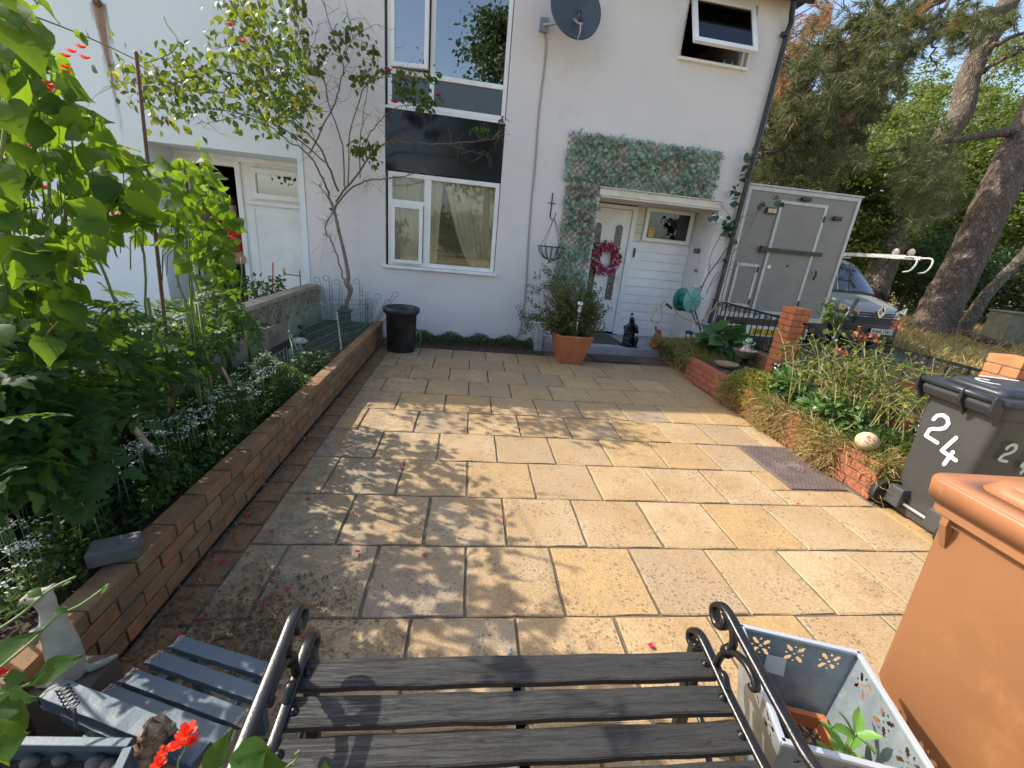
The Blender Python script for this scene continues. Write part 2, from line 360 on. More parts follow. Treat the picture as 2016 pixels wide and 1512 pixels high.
# ============================================================ ground and paving
M['grass_dry'] = mat('dry_grass_ground', (.40, .30, .13), 1, (.20, .18, .06), .55, bump=.03, bscale=8, stain=[((.07, .05, .03), 1.3, .55, .7, .6)])
mb = MB(); mb.add([(-400, -400, -.09), (400, -400, -.09), (400, 400, -.09), (-400, 400, -.09)], [(0, 1, 2, 3)])
struct('ground', mb, M['grass_dry'])
def slab_material():
    m_ = mat('paving_slab', (.5, .4, .25), .75, (.38, .25, .12), 2.2, rnd=[(.43, .30, .16), (.33, .255, .175), (.49, .355, .20), (.46, .29, .115), (.32, .26, .185), (.46, .335, .195), (.41, .29, .155)], bump=.006, bscale=13)
    t = m_.node_tree; L = t.links; b = t.nodes['Principled BSDF']; cur = b.inputs['Base Color'].links[0].from_socket
    tc = N(t, 'ShaderNodeTexCoord'); oi = N(t, 'ShaderNodeObjectInfo'); g = N(t, 'ShaderNodeNewGeometry')
    ad = N(t, 'ShaderNodeVectorMath', operation='ADD'); cx_ = N(t, 'ShaderNodeCombineXYZ'); mu = N(t, 'ShaderNodeMath', operation='MULTIPLY'); mu.inputs[1].default_value = 91.0
    L.new(oi.outputs['Random'], mu.inputs[0]); L.new(mu.outputs[0], cx_.inputs[0]); L.new(mu.outputs[0], cx_.inputs[2]); L.new(tc.outputs['Object'], ad.inputs[0]); L.new(cx_.outputs[0], ad.inputs[1])
    # fine speckle
    n1 = N(t, 'ShaderNodeTexNoise', i_Scale=120.0, i_Detail=3.0, i_Roughness=.7); L.new(ad.outputs[0], n1.inputs['Vector'])
    mr = N(t, 'ShaderNodeMapRange'); mr.inputs[1].default_value = .35; mr.inputs[2].default_value = .65; mr.inputs[3].default_value = .68; mr.inputs[4].default_value = 1.15; L.new(n1.outputs[0], mr.inputs[0])
    mx = N(t, 'ShaderNodeMix', data_type='RGBA', blend_type='MULTIPLY'); mx.inputs[0].default_value = 1; L.new(cur, mx.inputs[6]); L.new(mr.outputs[0], mx.inputs[7])
    # lichen spots, on some slabs only, in patches
    vo = N(t, 'ShaderNodeTexVoronoi', i_Scale=44.0, i_Randomness=1.0); L.new(ad.outputs[0], vo.inputs['Vector'])
    nz = N(t, 'ShaderNodeTexNoise', i_Scale=70.0, i_Detail=2.0); L.new(ad.outputs[0], nz.inputs['Vector'])
    s1 = N(t, 'ShaderNodeMath', operation='MULTIPLY_ADD'); s1.inputs[1].default_value = .5; L.new(nz.outputs[0], s1.inputs[0]); L.new(vo.outputs['Distance'], s1.inputs[2])
    sep = N(t, 'ShaderNodeSeparateColor'); L.new(vo.outputs['Color'], sep.inputs[0])
    th = N(t, 'ShaderNodeMath', operation='MULTIPLY_ADD'); th.inputs[1].default_value = .26; th.inputs[2].default_value = .40; L.new(sep.outputs[0], th.inputs[0])
    lt = N(t, 'ShaderNodeMath', operation='LESS_THAN'); L.new(s1.outputs[0], lt.inputs[0]); L.new(th.outputs[0], lt.inputs[1])
    n2 = N(t, 'ShaderNodeTexNoise', i_Scale=4.5, i_Detail=2.0); L.new(ad.outputs[0], n2.inputs['Vector'])
    r2 = N(t, 'ShaderNodeMapRange'); r2.inputs[1].default_value = .43; r2.inputs[2].default_value = .56; r2.inputs[4].default_value = .8; L.new(n2.outputs[0], r2.inputs[0])
    pr = N(t, 'ShaderNodeMath', operation='MULTIPLY'); L.new(lt.outputs[0], pr.inputs[0]); L.new(r2.outputs[0], pr.inputs[1])
    m2 = N(t, 'ShaderNodeMix', data_type='RGBA'); L.new(pr.outputs[0], m2.inputs[0]); L.new(mx.outputs[2], m2.inputs[6]); m2.inputs[7].default_value = (.17, .12, .075, 1)
    # grime: grows towards the planted side (world x) and in blotches
    sx = N(t, 'ShaderNodeSeparateXYZ'); L.new(g.outputs['Position'], sx.inputs[0])
    gx = N(t, 'ShaderNodeMapRange'); gx.inputs[1].default_value = .3; gx.inputs[2].default_value = -1.0; gx.inputs[3].default_value = .0; gx.inputs[4].default_value = .2; L.new(sx.outputs[0], gx.inputs[0])
    n3 = N(t, 'ShaderNodeTexNoise', i_Scale=9.0, i_Detail=8.0, i_Roughness=.75, i_Distortion=.6); L.new(g.outputs['Position'], n3.inputs['Vector'])
    s3 = N(t, 'ShaderNodeMath', operation='ADD'); L.new(n3.outputs[0], s3.inputs[0]); L.new(gx.outputs[0], s3.inputs[1])
    r3 = N(t, 'ShaderNodeMapRange'); r3.inputs[1].default_value = .58; r3.inputs[2].default_value = .78; r3.inputs[4].default_value = .75; L.new(s3.outputs[0], r3.inputs[0])
    m3 = N(t, 'ShaderNodeMix', data_type='RGBA'); L.new(r3.outputs[0], m3.inputs[0]); L.new(m2.outputs[2], m3.inputs[6]); m3.inputs[7].default_value = (.15, .125, .085, 1)
    # pale bird-lime / scuffs
    n4 = N(t, 'ShaderNodeTexNoise', i_Scale=13.0, i_Detail=5.0, i_Roughness=.7); L.new(g.outputs['Position'], n4.inputs['Vector'])
    r4 = N(t, 'ShaderNodeMapRange'); r4.inputs[1].default_value = .70; r4.inputs[2].default_value = .78; r4.inputs[4].default_value = .6; L.new(n4.outputs[0], r4.inputs[0])
    m4 = N(t, 'ShaderNodeMix', data_type='RGBA'); L.new(r4.outputs[0], m4.inputs[0]); L.new(m3.outputs[2], m4.inputs[6]); m4.inputs[7].default_value = (.62, .56, .46, 1)
    L.new(m4.outputs[2], b.inputs['Base Color'])
    return m_
M['slab'] = slab_material()
M['joint'] = mat('joint_mortar', (.17, .135, .09), .95, (.08, .07, .05), 9, bump=.004, bscale=90)
patio = MB(); patio.box((-1.21, -3.0, -.08), (4.6, 6.62, -.009))
patio = struct('patio', patio, M['joint'])
def slab_mesh(wx, wy):
    """riven slab: slightly wavy outline and a surface with gentle relief, worn arrises"""
    nx = 7; V = []; Fc = []
    xs = np.linspace(0, 1, nx)
    a, b_ = random.random()*9, random.random()*9
    for j in range(nx):
        for i in range(nx):
            u, v = xs[i], xs[j]
            e = i in (0, nx-1) or j in (0, nx-1)
            wob = .0028*sin(u*9+a)+.0022*cos(v*11+b_)
            x = (u-.5)*wx+(wob if i in (0, nx-1) else 0); y = (v-.5)*wy+(wob if j in (0, nx-1) else 0)
            if i == 1: x = -wx/2+.006
            if i == nx-2: x = wx/2-.006
            if j == 1: y = -wy/2+.006
            if j == nx-2: y = wy/2-.006
            z = (-.0042 if e else .0012*sin(u*7+b_)*cos(v*6+a)+random.uniform(-.0007, .0007))
            V.append((x, y, z))
    for j in range(nx-1):
        for i in range(nx-1): q = j*nx+i; Fc.append((q, q+1, q+nx+1, q+nx))
    ring = [i for i in range(nx)]+[j*nx+nx-1 for j in range(1, nx)]+[(nx-1)*nx+i for i in range(nx-2, -1, -1)]+[j*nx for j in range(nx-2, 0, -1)]
    b = len(V); V += [(V[i][0], V[i][1], -.05) for i in ring]; n = len(ring)
    Fc += [(ring[k], b+k, b+(k+1) % n, ring[(k+1) % n]) for k in range(n)]
    me = MB().add(V, Fc, 0, False).mesh('paving_slab', M['slab']); return me
STD = [slab_mesh(.449, .449) for _ in range(7)]
def put_slab(x0, x1, y0, y1):
    if x1-x0 < .05 or y1-y0 < .05: return
    full = abs(x1-x0-.449) < .004 and abs(y1-y0-.449) < .004
    o = link('paving_slab', random.choice(STD) if full else slab_mesh(x1-x0, y1-y0), patio)
    o.location = ((x0+x1)/2+random.uniform(-.0015, .0015), (y0+y1)/2+random.uniform(-.0015, .0015), random.uniform(-.002, .0015))
    o.rotation_euler = (random.uniform(-.004, .004), random.uniform(-.004, .004), random.choice([0, 0, pi] if full else [0])+random.uniform(-.003, .003))
for k in range(-7, 10):
    y0 = 1.444+.46*k; off = .0755 if k % 2 == 0 else .3015
    L_, R_ = -1.045, (4.55 if k <= 1 else 3.04)
    if k >= 8: R_ = 3.2
    y1 = y0+.449
    xs = sorted([L_, R_+.011]+[x for x in np.arange(off-.46*6, R_, .46) if L_+.06 < x < R_-.04])
    for a, b in zip(xs[:-1], xs[1:]):
        b -= .011
        if k == 3 or k == 2:
            if k == 3:
                if a > 2.53: continue
                b = min(b, 2.53); put_slab(a, b, y0, y1)
            else:
                if b < 2.55: put_slab(a, b, y0, y1)
                else:
                    put_slab(a, b, y0, 2.545)
                    if a < 2.5: put_slab(a, 2.53, 2.556, y1)
        elif k == 9 and b > 1.9: put_slab(a, b, y0, y0+.26)
        else: put_slab(a, b, y0, y1)
# terracotta quarry tiles against the door step
M['tile'] = mat('quarry_tile', (.2, .09, .055), .7, (.1, .06, .045), 7, rnd=[(.22, .1, .06), (.15, .08, .055), (.26, .14, .08)], bump=.002, bscale=60)
tm = MB().box((-.11, -.11, -.03), (.11, .11, 0)).mesh('quarry_tile', M['tile'])
for i in range(9):
    o = link('quarry_tile', tm, patio); o.location = (1.45+.228*i, 6.03+.01*i, .0); o.rotation_euler = (0, 0, AW)

# ---- bricks
M['brick'] = mat('brick', (.28, .12, .055), .85, (.17, .10, .045), 9, rnd=[(.30, .12, .05), (.22, .11, .05), (.33, .13, .05), (.2, .12, .06), (.25, .10, .045), (.27, .15, .07)], bump=.003, bscale=70, stain=[((.26, .21, .10), 5, .48, .68, .6), ((.06, .05, .025), 4, .5, .72, .7), ((.5, .45, .38), 25, .68, .75, .6)])
M['brick_orange'] = mat('brick_orange', (.55, .17, .06), .85, (.48, .15, .06), 9, rnd=[(.58, .185, .065), (.50, .15, .055), (.60, .2, .075), (.53, .17, .07)], bump=.002, bscale=90, stain=[((.62, .3, .16), 12, .6, .75, .5)])
def brick_mesh(l, w_, h_, m_, seed=0):
    r = random.Random(seed); mb = MB(); q = .004
    P = []
    for z, ins in ((-h_/2, q), (-h_/2+q, 0), (h_/2-q, 0), (h_/2, q)):
        for x, y in ((-l/2+ins, -w_/2+ins), (l/2-ins, -w_/2+ins), (l/2-ins, w_/2-ins), (-l/2+ins, w_/2-ins)):
            P.append((x+r.uniform(-.0015, .0015), y+r.uniform(-.0015, .0015), z+r.uniform(-.001, .001)))
    Fc = [(3, 2, 1, 0), (12, 13, 14, 15)]
    for k in range(3): Fc += [(k*4+i, k*4+(i+1) % 4, k*4+4+(i+1) % 4, k*4+4+i) for i in range(4)]
    mb.add(P, Fc); return mb.mesh('brick', m_)
def brick_run(parent, p0, p1, n_courses, z0, m_, thick=.102, start=0, module=.225, ch=.075, sag=0, top=None):
    """stretcher bond wall between two ground points, every brick an object"""
    p0 = np.array(p0, float); p1 = np.array(p1, float); L_ = np.linalg.norm(p1-p0); d = (p1-p0)/L_; a = math.atan2(d[1], d[0])
    full = [brick_mesh(module-.011, thick, ch-.010, m_, s_) for s_ in range(4)]; cache = {}
    off = np.array(WMAT(parent).translation)
    for c in range(n_courses):
        s = -(module/2 if (c+start) % 2 else 0)
        while s < L_-.02:
            a0, a1 = max(s, 0), min(s+module-.011, L_)
            if a1-a0 > .03:
                ln = round(a1-a0, 3)
                if abs(ln-(module-.011)) < .004: me = random.choice(full)
                else:
                    me = cache.setdefault(ln, brick_mesh(ln, thick, ch-.010, m_, 9))
                o = link('brick', me, parent); q = p0+d*(a0+a1)/2
                o.location = (q[0]-off[0]+random.uniform(-.002, .002), q[1]-off[1]+random.uniform(-.002, .002), z0+(c+.5)*ch-off[2]); o.rotation_euler = (0, random.uniform(-.008, .008), a+random.uniform(-.01, .01))
            s += module
t = thing('brick_wall', 'low four course brick garden wall with mossy face along the left side of the patio', 'garden wall', (-1.26, .2, 0))
part('mortar', MB().box((-1.306, .22, 0), (-1.221, 6.28, .292)), M['mortar'], t)
brick_run(t, (-1.262, .2), (-1.262, 6.3), 4, .005, M['brick'])
# edging bricks laid flat beside the wall
for i in range(30):
    o = link('edging_brick', brick_mesh(.135, .2, .05, M['brick'], i) if i < 5 else bpy.data.objects['edging_brick'].data, patio)
    o.location = (-1.125+random.uniform(-.008, .008), .45+.213*i, -.026+random.uniform(-.004, .004)); o.rotation_euler = (0, 0, random.uniform(-.04, .04))
# flower bed soil left, neighbour's yard, bed soil right
struct('flower_bed_soil', MB().box((-2.15, -.2, -.05), (-1.31, 6.58, .2)), M['soil'])
struct('neighbour_yard', MB().box((-9, -3, -.08), (-2.26, 6.3, .04)), mat('pale_concrete_yard', (.5, .48, .43), .9, (.38, .36, .31), 2, bump=.003, bscale=40))
struct('flower_bed_soil_right', MB().box((3.18, 2.56, -.05), (3.95, 6.75, .27)), M['soil'])

# ============================================================ the houses
M['render'] = mat('painted_render', (.725, .69, .675), .9, (.685, .655, .64), .9, bump=.008, bscale=34, stain=[((.50, .46, .43), 3.5, .6, .85, .3), ((.44, .42, .41), 1.6, .55, .8, .35), ((.4, .36, .3), 9, .70, .8, .35)])
M['render_white'] = mat('painted_render_white', (.72, .77, .78), .9, (.68, .73, .74), .8, bump=.003, bscale=40)
def hb(mb, u0, u1, d0, d1, z0, z1, mi=0):
    return mb.box((u0, d0, z0), (u1, d1, z1), mi, lambda u, d, z: H(u, d, z))
# box faces flip because d runs opposite to y; normals are recalculated
def fixn(o):
    import bmesh
    bm = bmesh.new(); bm.from_mesh(o.data); bmesh.ops.recalc_face_normals(bm, faces=bm.faces); bm.to_mesh(o.data); bm.free(); return o
house = thing('terraced_house', 'two storey grey rendered terraced house with dark panel between its windows', 'house', H(1, 0, 0))
w_ = MB()
hb(w_, -2.3, -1.235, -.25, 0, -.05, 5.05); hb(w_, .385, 1.885, -.25, 0, -.05, 5.05); hb(w_, 3.85, 4.26, -.9, 0, -.05, 5.05)
hb(w_, -1.235, .385, -.25, 0, -.05, 1.05); hb(w_, -1.235, .385, -.25, 0, 4.98, 5.05)
hb(w_, 1.885, 3.85, -.25, 0, 2.32, 4.18); hb(w_, 1.885, 2.72, -.25, 0, 4.18, 5.05); hb(w_, 3.75, 3.85, -.25, 0, 4.18, 5.05); hb(w_, 2.72, 3.75, -.25, 0, 4.93, 5.05)
fixn(part('wall', w_, M['render'], house))
w_ = MB(); hb(w_, 4.0, 4.26, -8, -.9, -.05, 5.05); hb(w_, -2.3, 4.0, -8, -7.8, -.05, 5.05); hb(w_, -2.3, 1.8, -.9, -.88, -.05, 5.05)
fixn(part('side_wall', w_, M['render'], house))
# interior dark lining so that windows look into rooms
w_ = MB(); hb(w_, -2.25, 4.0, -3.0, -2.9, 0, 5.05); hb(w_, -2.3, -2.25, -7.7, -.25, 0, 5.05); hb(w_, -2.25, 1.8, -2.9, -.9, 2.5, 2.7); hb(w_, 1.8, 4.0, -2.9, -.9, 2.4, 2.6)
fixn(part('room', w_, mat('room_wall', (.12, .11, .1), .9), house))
r_ = MB(); hb(r_, -2.3, 4.42, -8.1, .12, 5.052, 5.12); r_ = fixn(part('roof', r_, mat('roof_felt', (.02, .02, .022), .8), house))
w_ = MB(); pr = [(0, 0), (.0, -.09), (.03, -.115), (.09, -.115), (.12, -.085), (.12, 0), (.11, 0), (.11, -.08), (.085, -.105), (.035, -.105), (.01, -.085), (.01, 0)]
w_.prism(pr, lambda a, b, t: H(t, .125+a, 5.09+b), -2.3, 4.4); fixn(part('gutter', w_, M['black_plastic'], r_))
pipe = [H(4.13, .17, 5.0), H(4.13, .17, 4.93), H(4.16, .14, 4.86), H(4.22, .09, 4.78), H(4.22, .06, 4.66), H(4.18, .06, 3.0), H(4.15, .06, 1.2), H(4.12, .06, .32), H(4.10, .1, .22)]
pp = part('drainpipe', MB().tube(pipe, .037, 12), M['black_plastic'], house)
for z in (4.64, 3.1, 1.6, .5):
    c = H(4.13+.05*(z-.3)/4.4, .06, z); part('pipe_clip', MB().lathe([(.044, -.025), (.048, -.02), (.048, .02), (.044, .025)], 12, c), M['black_plastic'], pp)
# frames -------------------------------------------------
GL_UP = glassmat('window_glass_reflective', .36, (.35, .4, .42)); GL_LOW = glassmat('window_glass', .03, (.94, .94, .91)); GL_DK = glassmat('window_glass_dark', .05, (.3, .32, .32))
GL_OBS = glassmat('obscured_glass', .12, (.3, .34, .34), .35)
def frame_box(mb, u0, u1, z0, z1, wd, d0, d1, hf=None):
    hf = hf or wd
    hb(mb, u0, u0+wd, d0, d1, z0, z1); hb(mb, u1-wd, u1, d0, d1, z0, z1); hb(mb, u0+wd, u1-wd, d0, d1, z0, z0+hf); hb(mb, u0+wd, u1-wd, d0, d1, z1-hf, z1)
def pane(parent, u0, u1, z0, z1, d, m_, name='pane'):
    mb = MB(); hb(mb, u0, u1, d-.01, d, z0, z1); return fixn(part(name, mb, m_, parent))
# upper window
f = MB(); frame_box(f, -1.2, .375, 3.14, 4.98, .055, -.08, -.02); hb(f, -.66, -.6, -.08, -.02, 3.195, 4.925); hb(f, -1.145, -.66, -.08, -.02, 3.50, 3.56); hb(f, -.6, .32, -.08, -.02, 3.50, 3.56)
up = fixn(part('window', f, M['upvc'], house, bevel=.006, label='white framed upper window reflecting sky and pine trees'))
pane(up, -.6, .32, 3.56, 4.925, -.045, GL_UP); pane(up, -.6, .32, 3.195, 3.50, -.045, GL_OBS); pane(up, -1.145, -.66, 3.195, 3.50, -.045, GL_OBS)
f = MB()
def tilt(u0, u1, z0, z1, ang, d0):       # top-hung casement opened by ang; returns map (u, z, t) -> world
    return lambda u, z, t: H(u, d0+(z1-z)*sin(ang)+t*cos(ang), z1-(z1-z)*cos(ang)+t*sin(ang))
def casement(u0, u1, z0, z1, ang, d0, wd, parent, gm, name='casement'):
    fn = tilt(u0, u1, z0, z1, ang, d0); mb = MB()
    for a, b, c, e in ((u0, u0+wd, z0, z1), (u1-wd, u1, z0, z1), (u0+wd, u1-wd, z0, z0+wd), (u0+wd, u1-wd, z1-wd, z1)): mb.box((a, c, 0), (b, e, .05), 0, fn)
    o = fixn(part(name, mb, M['upvc'], parent, bevel=.005))
    fixn(part('pane', MB().box((u0+wd, z0+wd, .02), (u1-wd, z1-wd, .03), 0, fn), gm, o)); return o
# side-hung casement of the upper window, slightly ajar
def side_casement(u0, u1, z0, z1, ang, d0, wd, parent, gm):
    fn = lambda u, z, t: H(u0+(u-u0)*cos(ang)-t*sin(ang), d0+(u-u0)*sin(ang)+t*cos(ang), z); mb = MB()
    for a, b, c, e in ((u0, u0+wd, z0, z1), (u1-wd, u1, z0, z1), (u0+wd, u1-wd, z0, z0+wd), (u0+wd, u1-wd, z1-wd, z1)): mb.box((a, c, 0), (b, e, .05), 0, fn)
    o = fixn(part('casement', mb, M['upvc'], parent, bevel=.005)); fixn(part('pane', MB().box((u0+wd, z0+wd, .02), (u1-wd, z1-wd, .03), 0, fn), gm, o))
hsub = up
side_casement(-1.15, -.67, 3.57, 4.92, radians(9), -.03, .05, house, GL_UP)
# dark panel between the windows
f = MB(); hb(f, -1.235, .385, -.1, -.03, 2.36, 3.10); fixn(part('spandrel_panel', f, M['black_panel'], house, bevel=.003))
f = MB(); hb(f, -1.235, .385, -.1, -.01, 3.103, 3.137); fixn(part('window_sill', f, M['upvc'], house, bevel=.004))
# lower window
f = MB(); frame_box(f, -1.2, .375, 1.085, 2.345, .06, -.08, -.02); hb(f, -.70, -.60, -.08, -.02, 1.145, 2.285); hb(f, -1.14, -.70, -.08, -.02, 1.93, 1.99)
lw = fixn(part('window', f, M['upvc'], house, bevel=.006, label='white framed ground floor window with pale green curtains'))
pane(lw, -.60, .315, 1.145, 2.285, -.045, GL_LOW); pane(lw, -1.14, -.70, 1.99, 2.285, -.045, GL_LOW)
casement(-1.15, -.71, 1.12, 1.93, radians(1.5), -.02, .05, house, GL_LOW)
f = MB(); hb(f, -1.27, .42, -.08, .05, 1.04, 1.082); fixn(part('window_sill', f, M['upvc'], house, bevel=.006))
# curtains
M['curtain'] = leafmat('curtain', [(.84, .81, .66), (.84, .81, .66)], (.75, .72, .55), .9, .15, .1)
def curtain(u0t, u1t, u0b, u1b, z0, z1, d, n=9):
    V = []; Fc = []; m_ = n*6; rows = 6
    for j in range(rows+1):
        v = j/rows; a = u0b+(u0t-u0b)*v**.7; b = u1b+(u1t-u1b)*v
        for i in range(m_+1):
            t_ = i/m_; V.append(H(a+(b-a)*t_, d+.022*sin(t_*2*pi*n+1.3*v)+.008*sin(t_*40), z0+(z1-z0)*v))
    for j in range(rows):
        for i in range(m_): q = j*(m_+1)+i; Fc.append((q, q+1, q+m_+2, q+m_+1))
    return MB().add(V, Fc, 0, True)
part('curtain', curtain(-.42, .34, .02, .34, 1.12, 2.3, -.12, 8), M['curtain'], house)
part('curtain', curtain(-.62, -.44, -.62, -.50, 1.12, 2.3, -.12, 2), M['curtain'], house)
part('curtain', curtain(-1.2, -.68, -1.2, -.74, 1.12, 2.3, -.14, 6), M['curtain'], house)
M['net'] = leafmat('net_curtain', [(.10, .14, .11), (.10, .14, .11)], (.2, .25, .2), .9, .3, .1)
part('net_curtain', curtain(.0, .36, -.05, .36, 3.16, 4.95, -.2, 7), M['net'], house)
# small window: fixed frame and top-hung casement held open
f = MB(); frame_box(f, 2.725, 3.745, 4.20, 4.925, .045, -.14, -.06); sw = fixn(part('window', f, M['upvc'], house, bevel=.005, label='small upper window propped open above the door'))
casement(2.77, 3.71, 4.21, 4.91, radians(26), -.06, .065, house, GL_DK)
f = MB(); hb(f, 2.70, 3.77, -.1, .045, 4.165, 4.2); fixn(part('window_sill', f, M['upvc'], house, bevel=.004))
mb = MB()
for u, hgt, r in ((2.82, .12, .025), (3.0, .08, .02), (3.38, .05, .02), (3.5, .13, .03), (3.58, .1, .02), (3.63, .14, .022)):
    part('toiletry_bottle', MB().lathe([(r, 0), (r, hgt*.7), (r*.4, hgt*.8), (r*.4, hgt)], 10, H(u, -.17, 4.2)), mat('bottle_glass', (.35, .4, .42), .2), house)
# porch ---------------------------------------------------
f = MB(); hb(f, 1.80, 1.885, -.9, -.25, 0, 2.4); hb(f, 1.885, 3.85, -.9, -.25, 2.32, 2.4); fixn(part('porch_lining', f, M['render'], house))
f = MB(); f.box((1.86, -.1, 2.345), (3.84, .06, 2.44), 0, lambda u, d, z: H(u, d, z))
hb(f, 1.84, 3.86, -.1, .085, 2.443, 2.458)
cano = fixn(part('canopy', f, M['cream'], house, bevel=.004))
f = MB(); hb(f, 1.885, 3.85, -.6, .05, 2.322, 2.342); fixn(part('soffit', f, M['cream'], cano))
BD = -.62
f = MB(); hb(f, 1.9, 1.96, BD-.06, BD+.03, .14, 2.3); hb(f, 2.70, 2.775, BD-.06, BD+.03, .14, 2.3); hb(f, 1.96, 2.70, BD-.06, BD+.03, 2.24, 2.3)
dfr = fixn(part('door_frame', f, M['upvc'], house, bevel=.005))
f = MB(); hb(f, 1.965, 2.695, BD-.05, BD, .17, 2.235); door = fixn(part('front_door', f, M['upvc'], house, bevel=.004, label='white front door with four slim glazed panels'))
def arch(u0, u1, z0, z1, top=True, n=8):
    r = (u1-u0)/2; cz = z1-r
    P = [(u0, z0), (u1, z0)]+([(u0+r+r*cos(a), cz+r*sin(a)) for a in np.linspace(0, pi, n)] if top else [(u1, z1), (u0, z1)])
    return P
for (u0, u1, z0, z1, tp) in ((2.07, 2.2, 1.42, 2.0, True), (2.44, 2.57, 1.42, 2.0, True), (2.07, 2.2, .74, 1.33, False), (2.44, 2.57, .74, 1.33, False)):
    rim = arch(u0-.03, u1+.03, z0-.03, z1+.03, tp); fixn(part('glazing_bead', MB().prism(rim, lambda a, b, t: H(a, t, b), BD, BD+.012), M['upvc'], door, bevel=.003))
    fixn(part('glass_panel', MB().prism(arch(u0, u1, z0, z1, tp), lambda a, b, t: H(a, t, b), BD+.012, BD+.015), mat('door_glass', (.03, .03, .028), .15, (.25, .25, .22), 30), door))
f = MB()
for a in ((2.02, 2.62, .27, .55), (2.02, 2.62, 1.37, 1.375)):
    frame_box(f, *a, .012, BD, BD+.008) if a[3]-a[2] > .05 else None
fixn(part('raised_moulding', f, M['upvc'], door, bevel=.003))
f = MB(); frame_box(f, 2.22, 2.46, .6, .67, .01, BD, BD+.012); fixn(part('letterbox', f, mat('brass', (.35, .33, .28), .3, metal=.8), door))
f = MB(); hb(f, 2.63, 2.665, BD, BD+.012, 1.0, 1.22); f.tube([H(2.647, BD+.012, 1.14), H(2.647, BD+.05, 1.14), H(2.56, BD+.05, 1.14)], .009, 8); fixn(part('door_handle', f, mat('handle_white', (.7, .7, .68), .3), door))
# side panel: boards below, window above
f = MB(); hb(f, 2.777, 2.785, BD-.06, BD+.02, .14, 2.32); hb(f, 2.785, 3.85, BD-.1, BD-.03, .05, 2.32); fixn(part('side_panel', f, M['upvc'], house))
bm_ = MB().box((2.79, 0, 0), (3.845, .022, .148), 0, lambda u, d, z: (u-2.79, -d, z)).mesh('cladding_board', M['upvc'])
for i in range(11):
    z = .125+.148*i
    fb = MB(); fb.prism([(BD-.03, z), (BD+.002, z), (BD-.008, z+.146), (BD-.03, z+.146)], lambda a, b, t: H(t, a, b), 2.79, 3.847); fixn(part('cladding_board', fb, M['upvc'], house, bevel=.003))
for i in range(4):
    z = 1.76+.137*i; fb = MB(); hb(fb, 2.79, 2.925, BD-.03, BD-.01, z, z+.13); fixn(part('cladding_board', fb, M['cream'], house, bevel=.003))
f = MB(); frame_box(f, 2.935, 3.80, 1.78, 2.315, .06, BD-.03, BD+.035); pw = fixn(part('window', f, M['upvc'], house, bevel=.005, label='low wide window beside the front door'))
pane(pw, 2.995, 3.74, 1.84, 2.255, BD+.01, GL_DK)
f = MB(); hb(f, 3.045, 3.13, BD+.0105, BD+.012, 1.86, 2.0); st = fixn(part('sticker', f, mat('sticker_yellow', (.75, .45, .03), .5), pw))
f = MB(); f.tube([H(3.0875+.026*cos(a), BD+.0135, 1.915+.026*sin(a)) for a in np.linspace(0, 2*pi, 16, endpoint=False)], .002, 4, closed=True)
f.box((3.06, BD+.0125, 1.965), (3.115, BD+.0135, 1.985), 0, lambda u, d, z: H(u, d, z)); fixn(part('sticker_print', f, mat('sticker_ink', (.12, .06, .02), .6), st))
f = MB(); hb(f, 2.83, 2.862, BD+.0, BD+.02, 1.5, 1.65); fixn(part('doorbell_panel', f, M['black_plastic'], house, bevel=.003))
f = MB(); f.box((1.06, -.88, -.02), (3.35, .38, .12), 0, lambda u, d, z: H(u, d, z))
step = fixn(part('door_step', f, mat('painted_step', (.4, .4, .42), .8, (.28, .28, .29), 4, bump=.003, bscale=40), house, bevel=.006))
f = MB(); hb(f, 1.055, 1.17, .385, .42, -.02, .30); hb(f, 1.05, 1.30, .1, .38, .121, .24)
fixn(part('step_upstand', f, mat('step_white', (.5, .5, .52), .8, (.35, .35, .36), 5), house, bevel=.004))
mats_ = mat('coir_mat', (.06, .05, .04), 1, (.12, .1, .08), 60, bump=.006, bscale=120)
f = MB(); f.box((1.95, -.5, .121), (2.60, .2, .135), 0, lambda u, d, z: H(u, d, z)); c_ = fixn(part('doormat', f, mats_)); tag(c_, 'dark coir doormat on the step in front of the white front door', 'doormat')
f = MB(); f.box((1.9, .48, .002), (2.62, .86, .014), 0, lambda u, d, z: H(u, d, z)); c_ = fixn(part('doormat', f, mats_)); tag(c_, 'flat brown mat lying on the paving below the door step', 'doormat')

# neighbour's house --------------------------------------
nb = thing('neighbour_house', 'pale bluish white rendered neighbouring house with open porch door', 'house', H(-5, 0, 0))
w_ = MB(); hb(w_, -9.5, -4.2, -.25, .012, -.05, 5.05); hb(w_, -2.375, -2.303, -.6, .012, -.05, 5.05); hb(w_, -4.2, -2.375, -.25, .012, 2.36, 5.05)
hb(w_, -4.28, -4.2, -.7, -.25, -.05, 2.44); hb(w_, -4.2, -2.375, -.7, -.25, 2.36, 2.44)
fixn(part('wall', w_, M['render_white'], nb))
w_ = MB(); hb(w_, -9.5, -2.303, -8.1, .12, 5.052, 5.12); fixn(part('roof', w_, bpy.data.materials['roof_felt'], nb))
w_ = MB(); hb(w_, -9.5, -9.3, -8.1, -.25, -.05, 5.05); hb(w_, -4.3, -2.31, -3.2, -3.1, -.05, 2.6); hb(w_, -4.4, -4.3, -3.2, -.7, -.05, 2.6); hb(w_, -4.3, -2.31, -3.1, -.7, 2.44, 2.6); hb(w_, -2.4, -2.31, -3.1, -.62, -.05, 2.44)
fixn(part('hall', w_, M['dark'], nb))
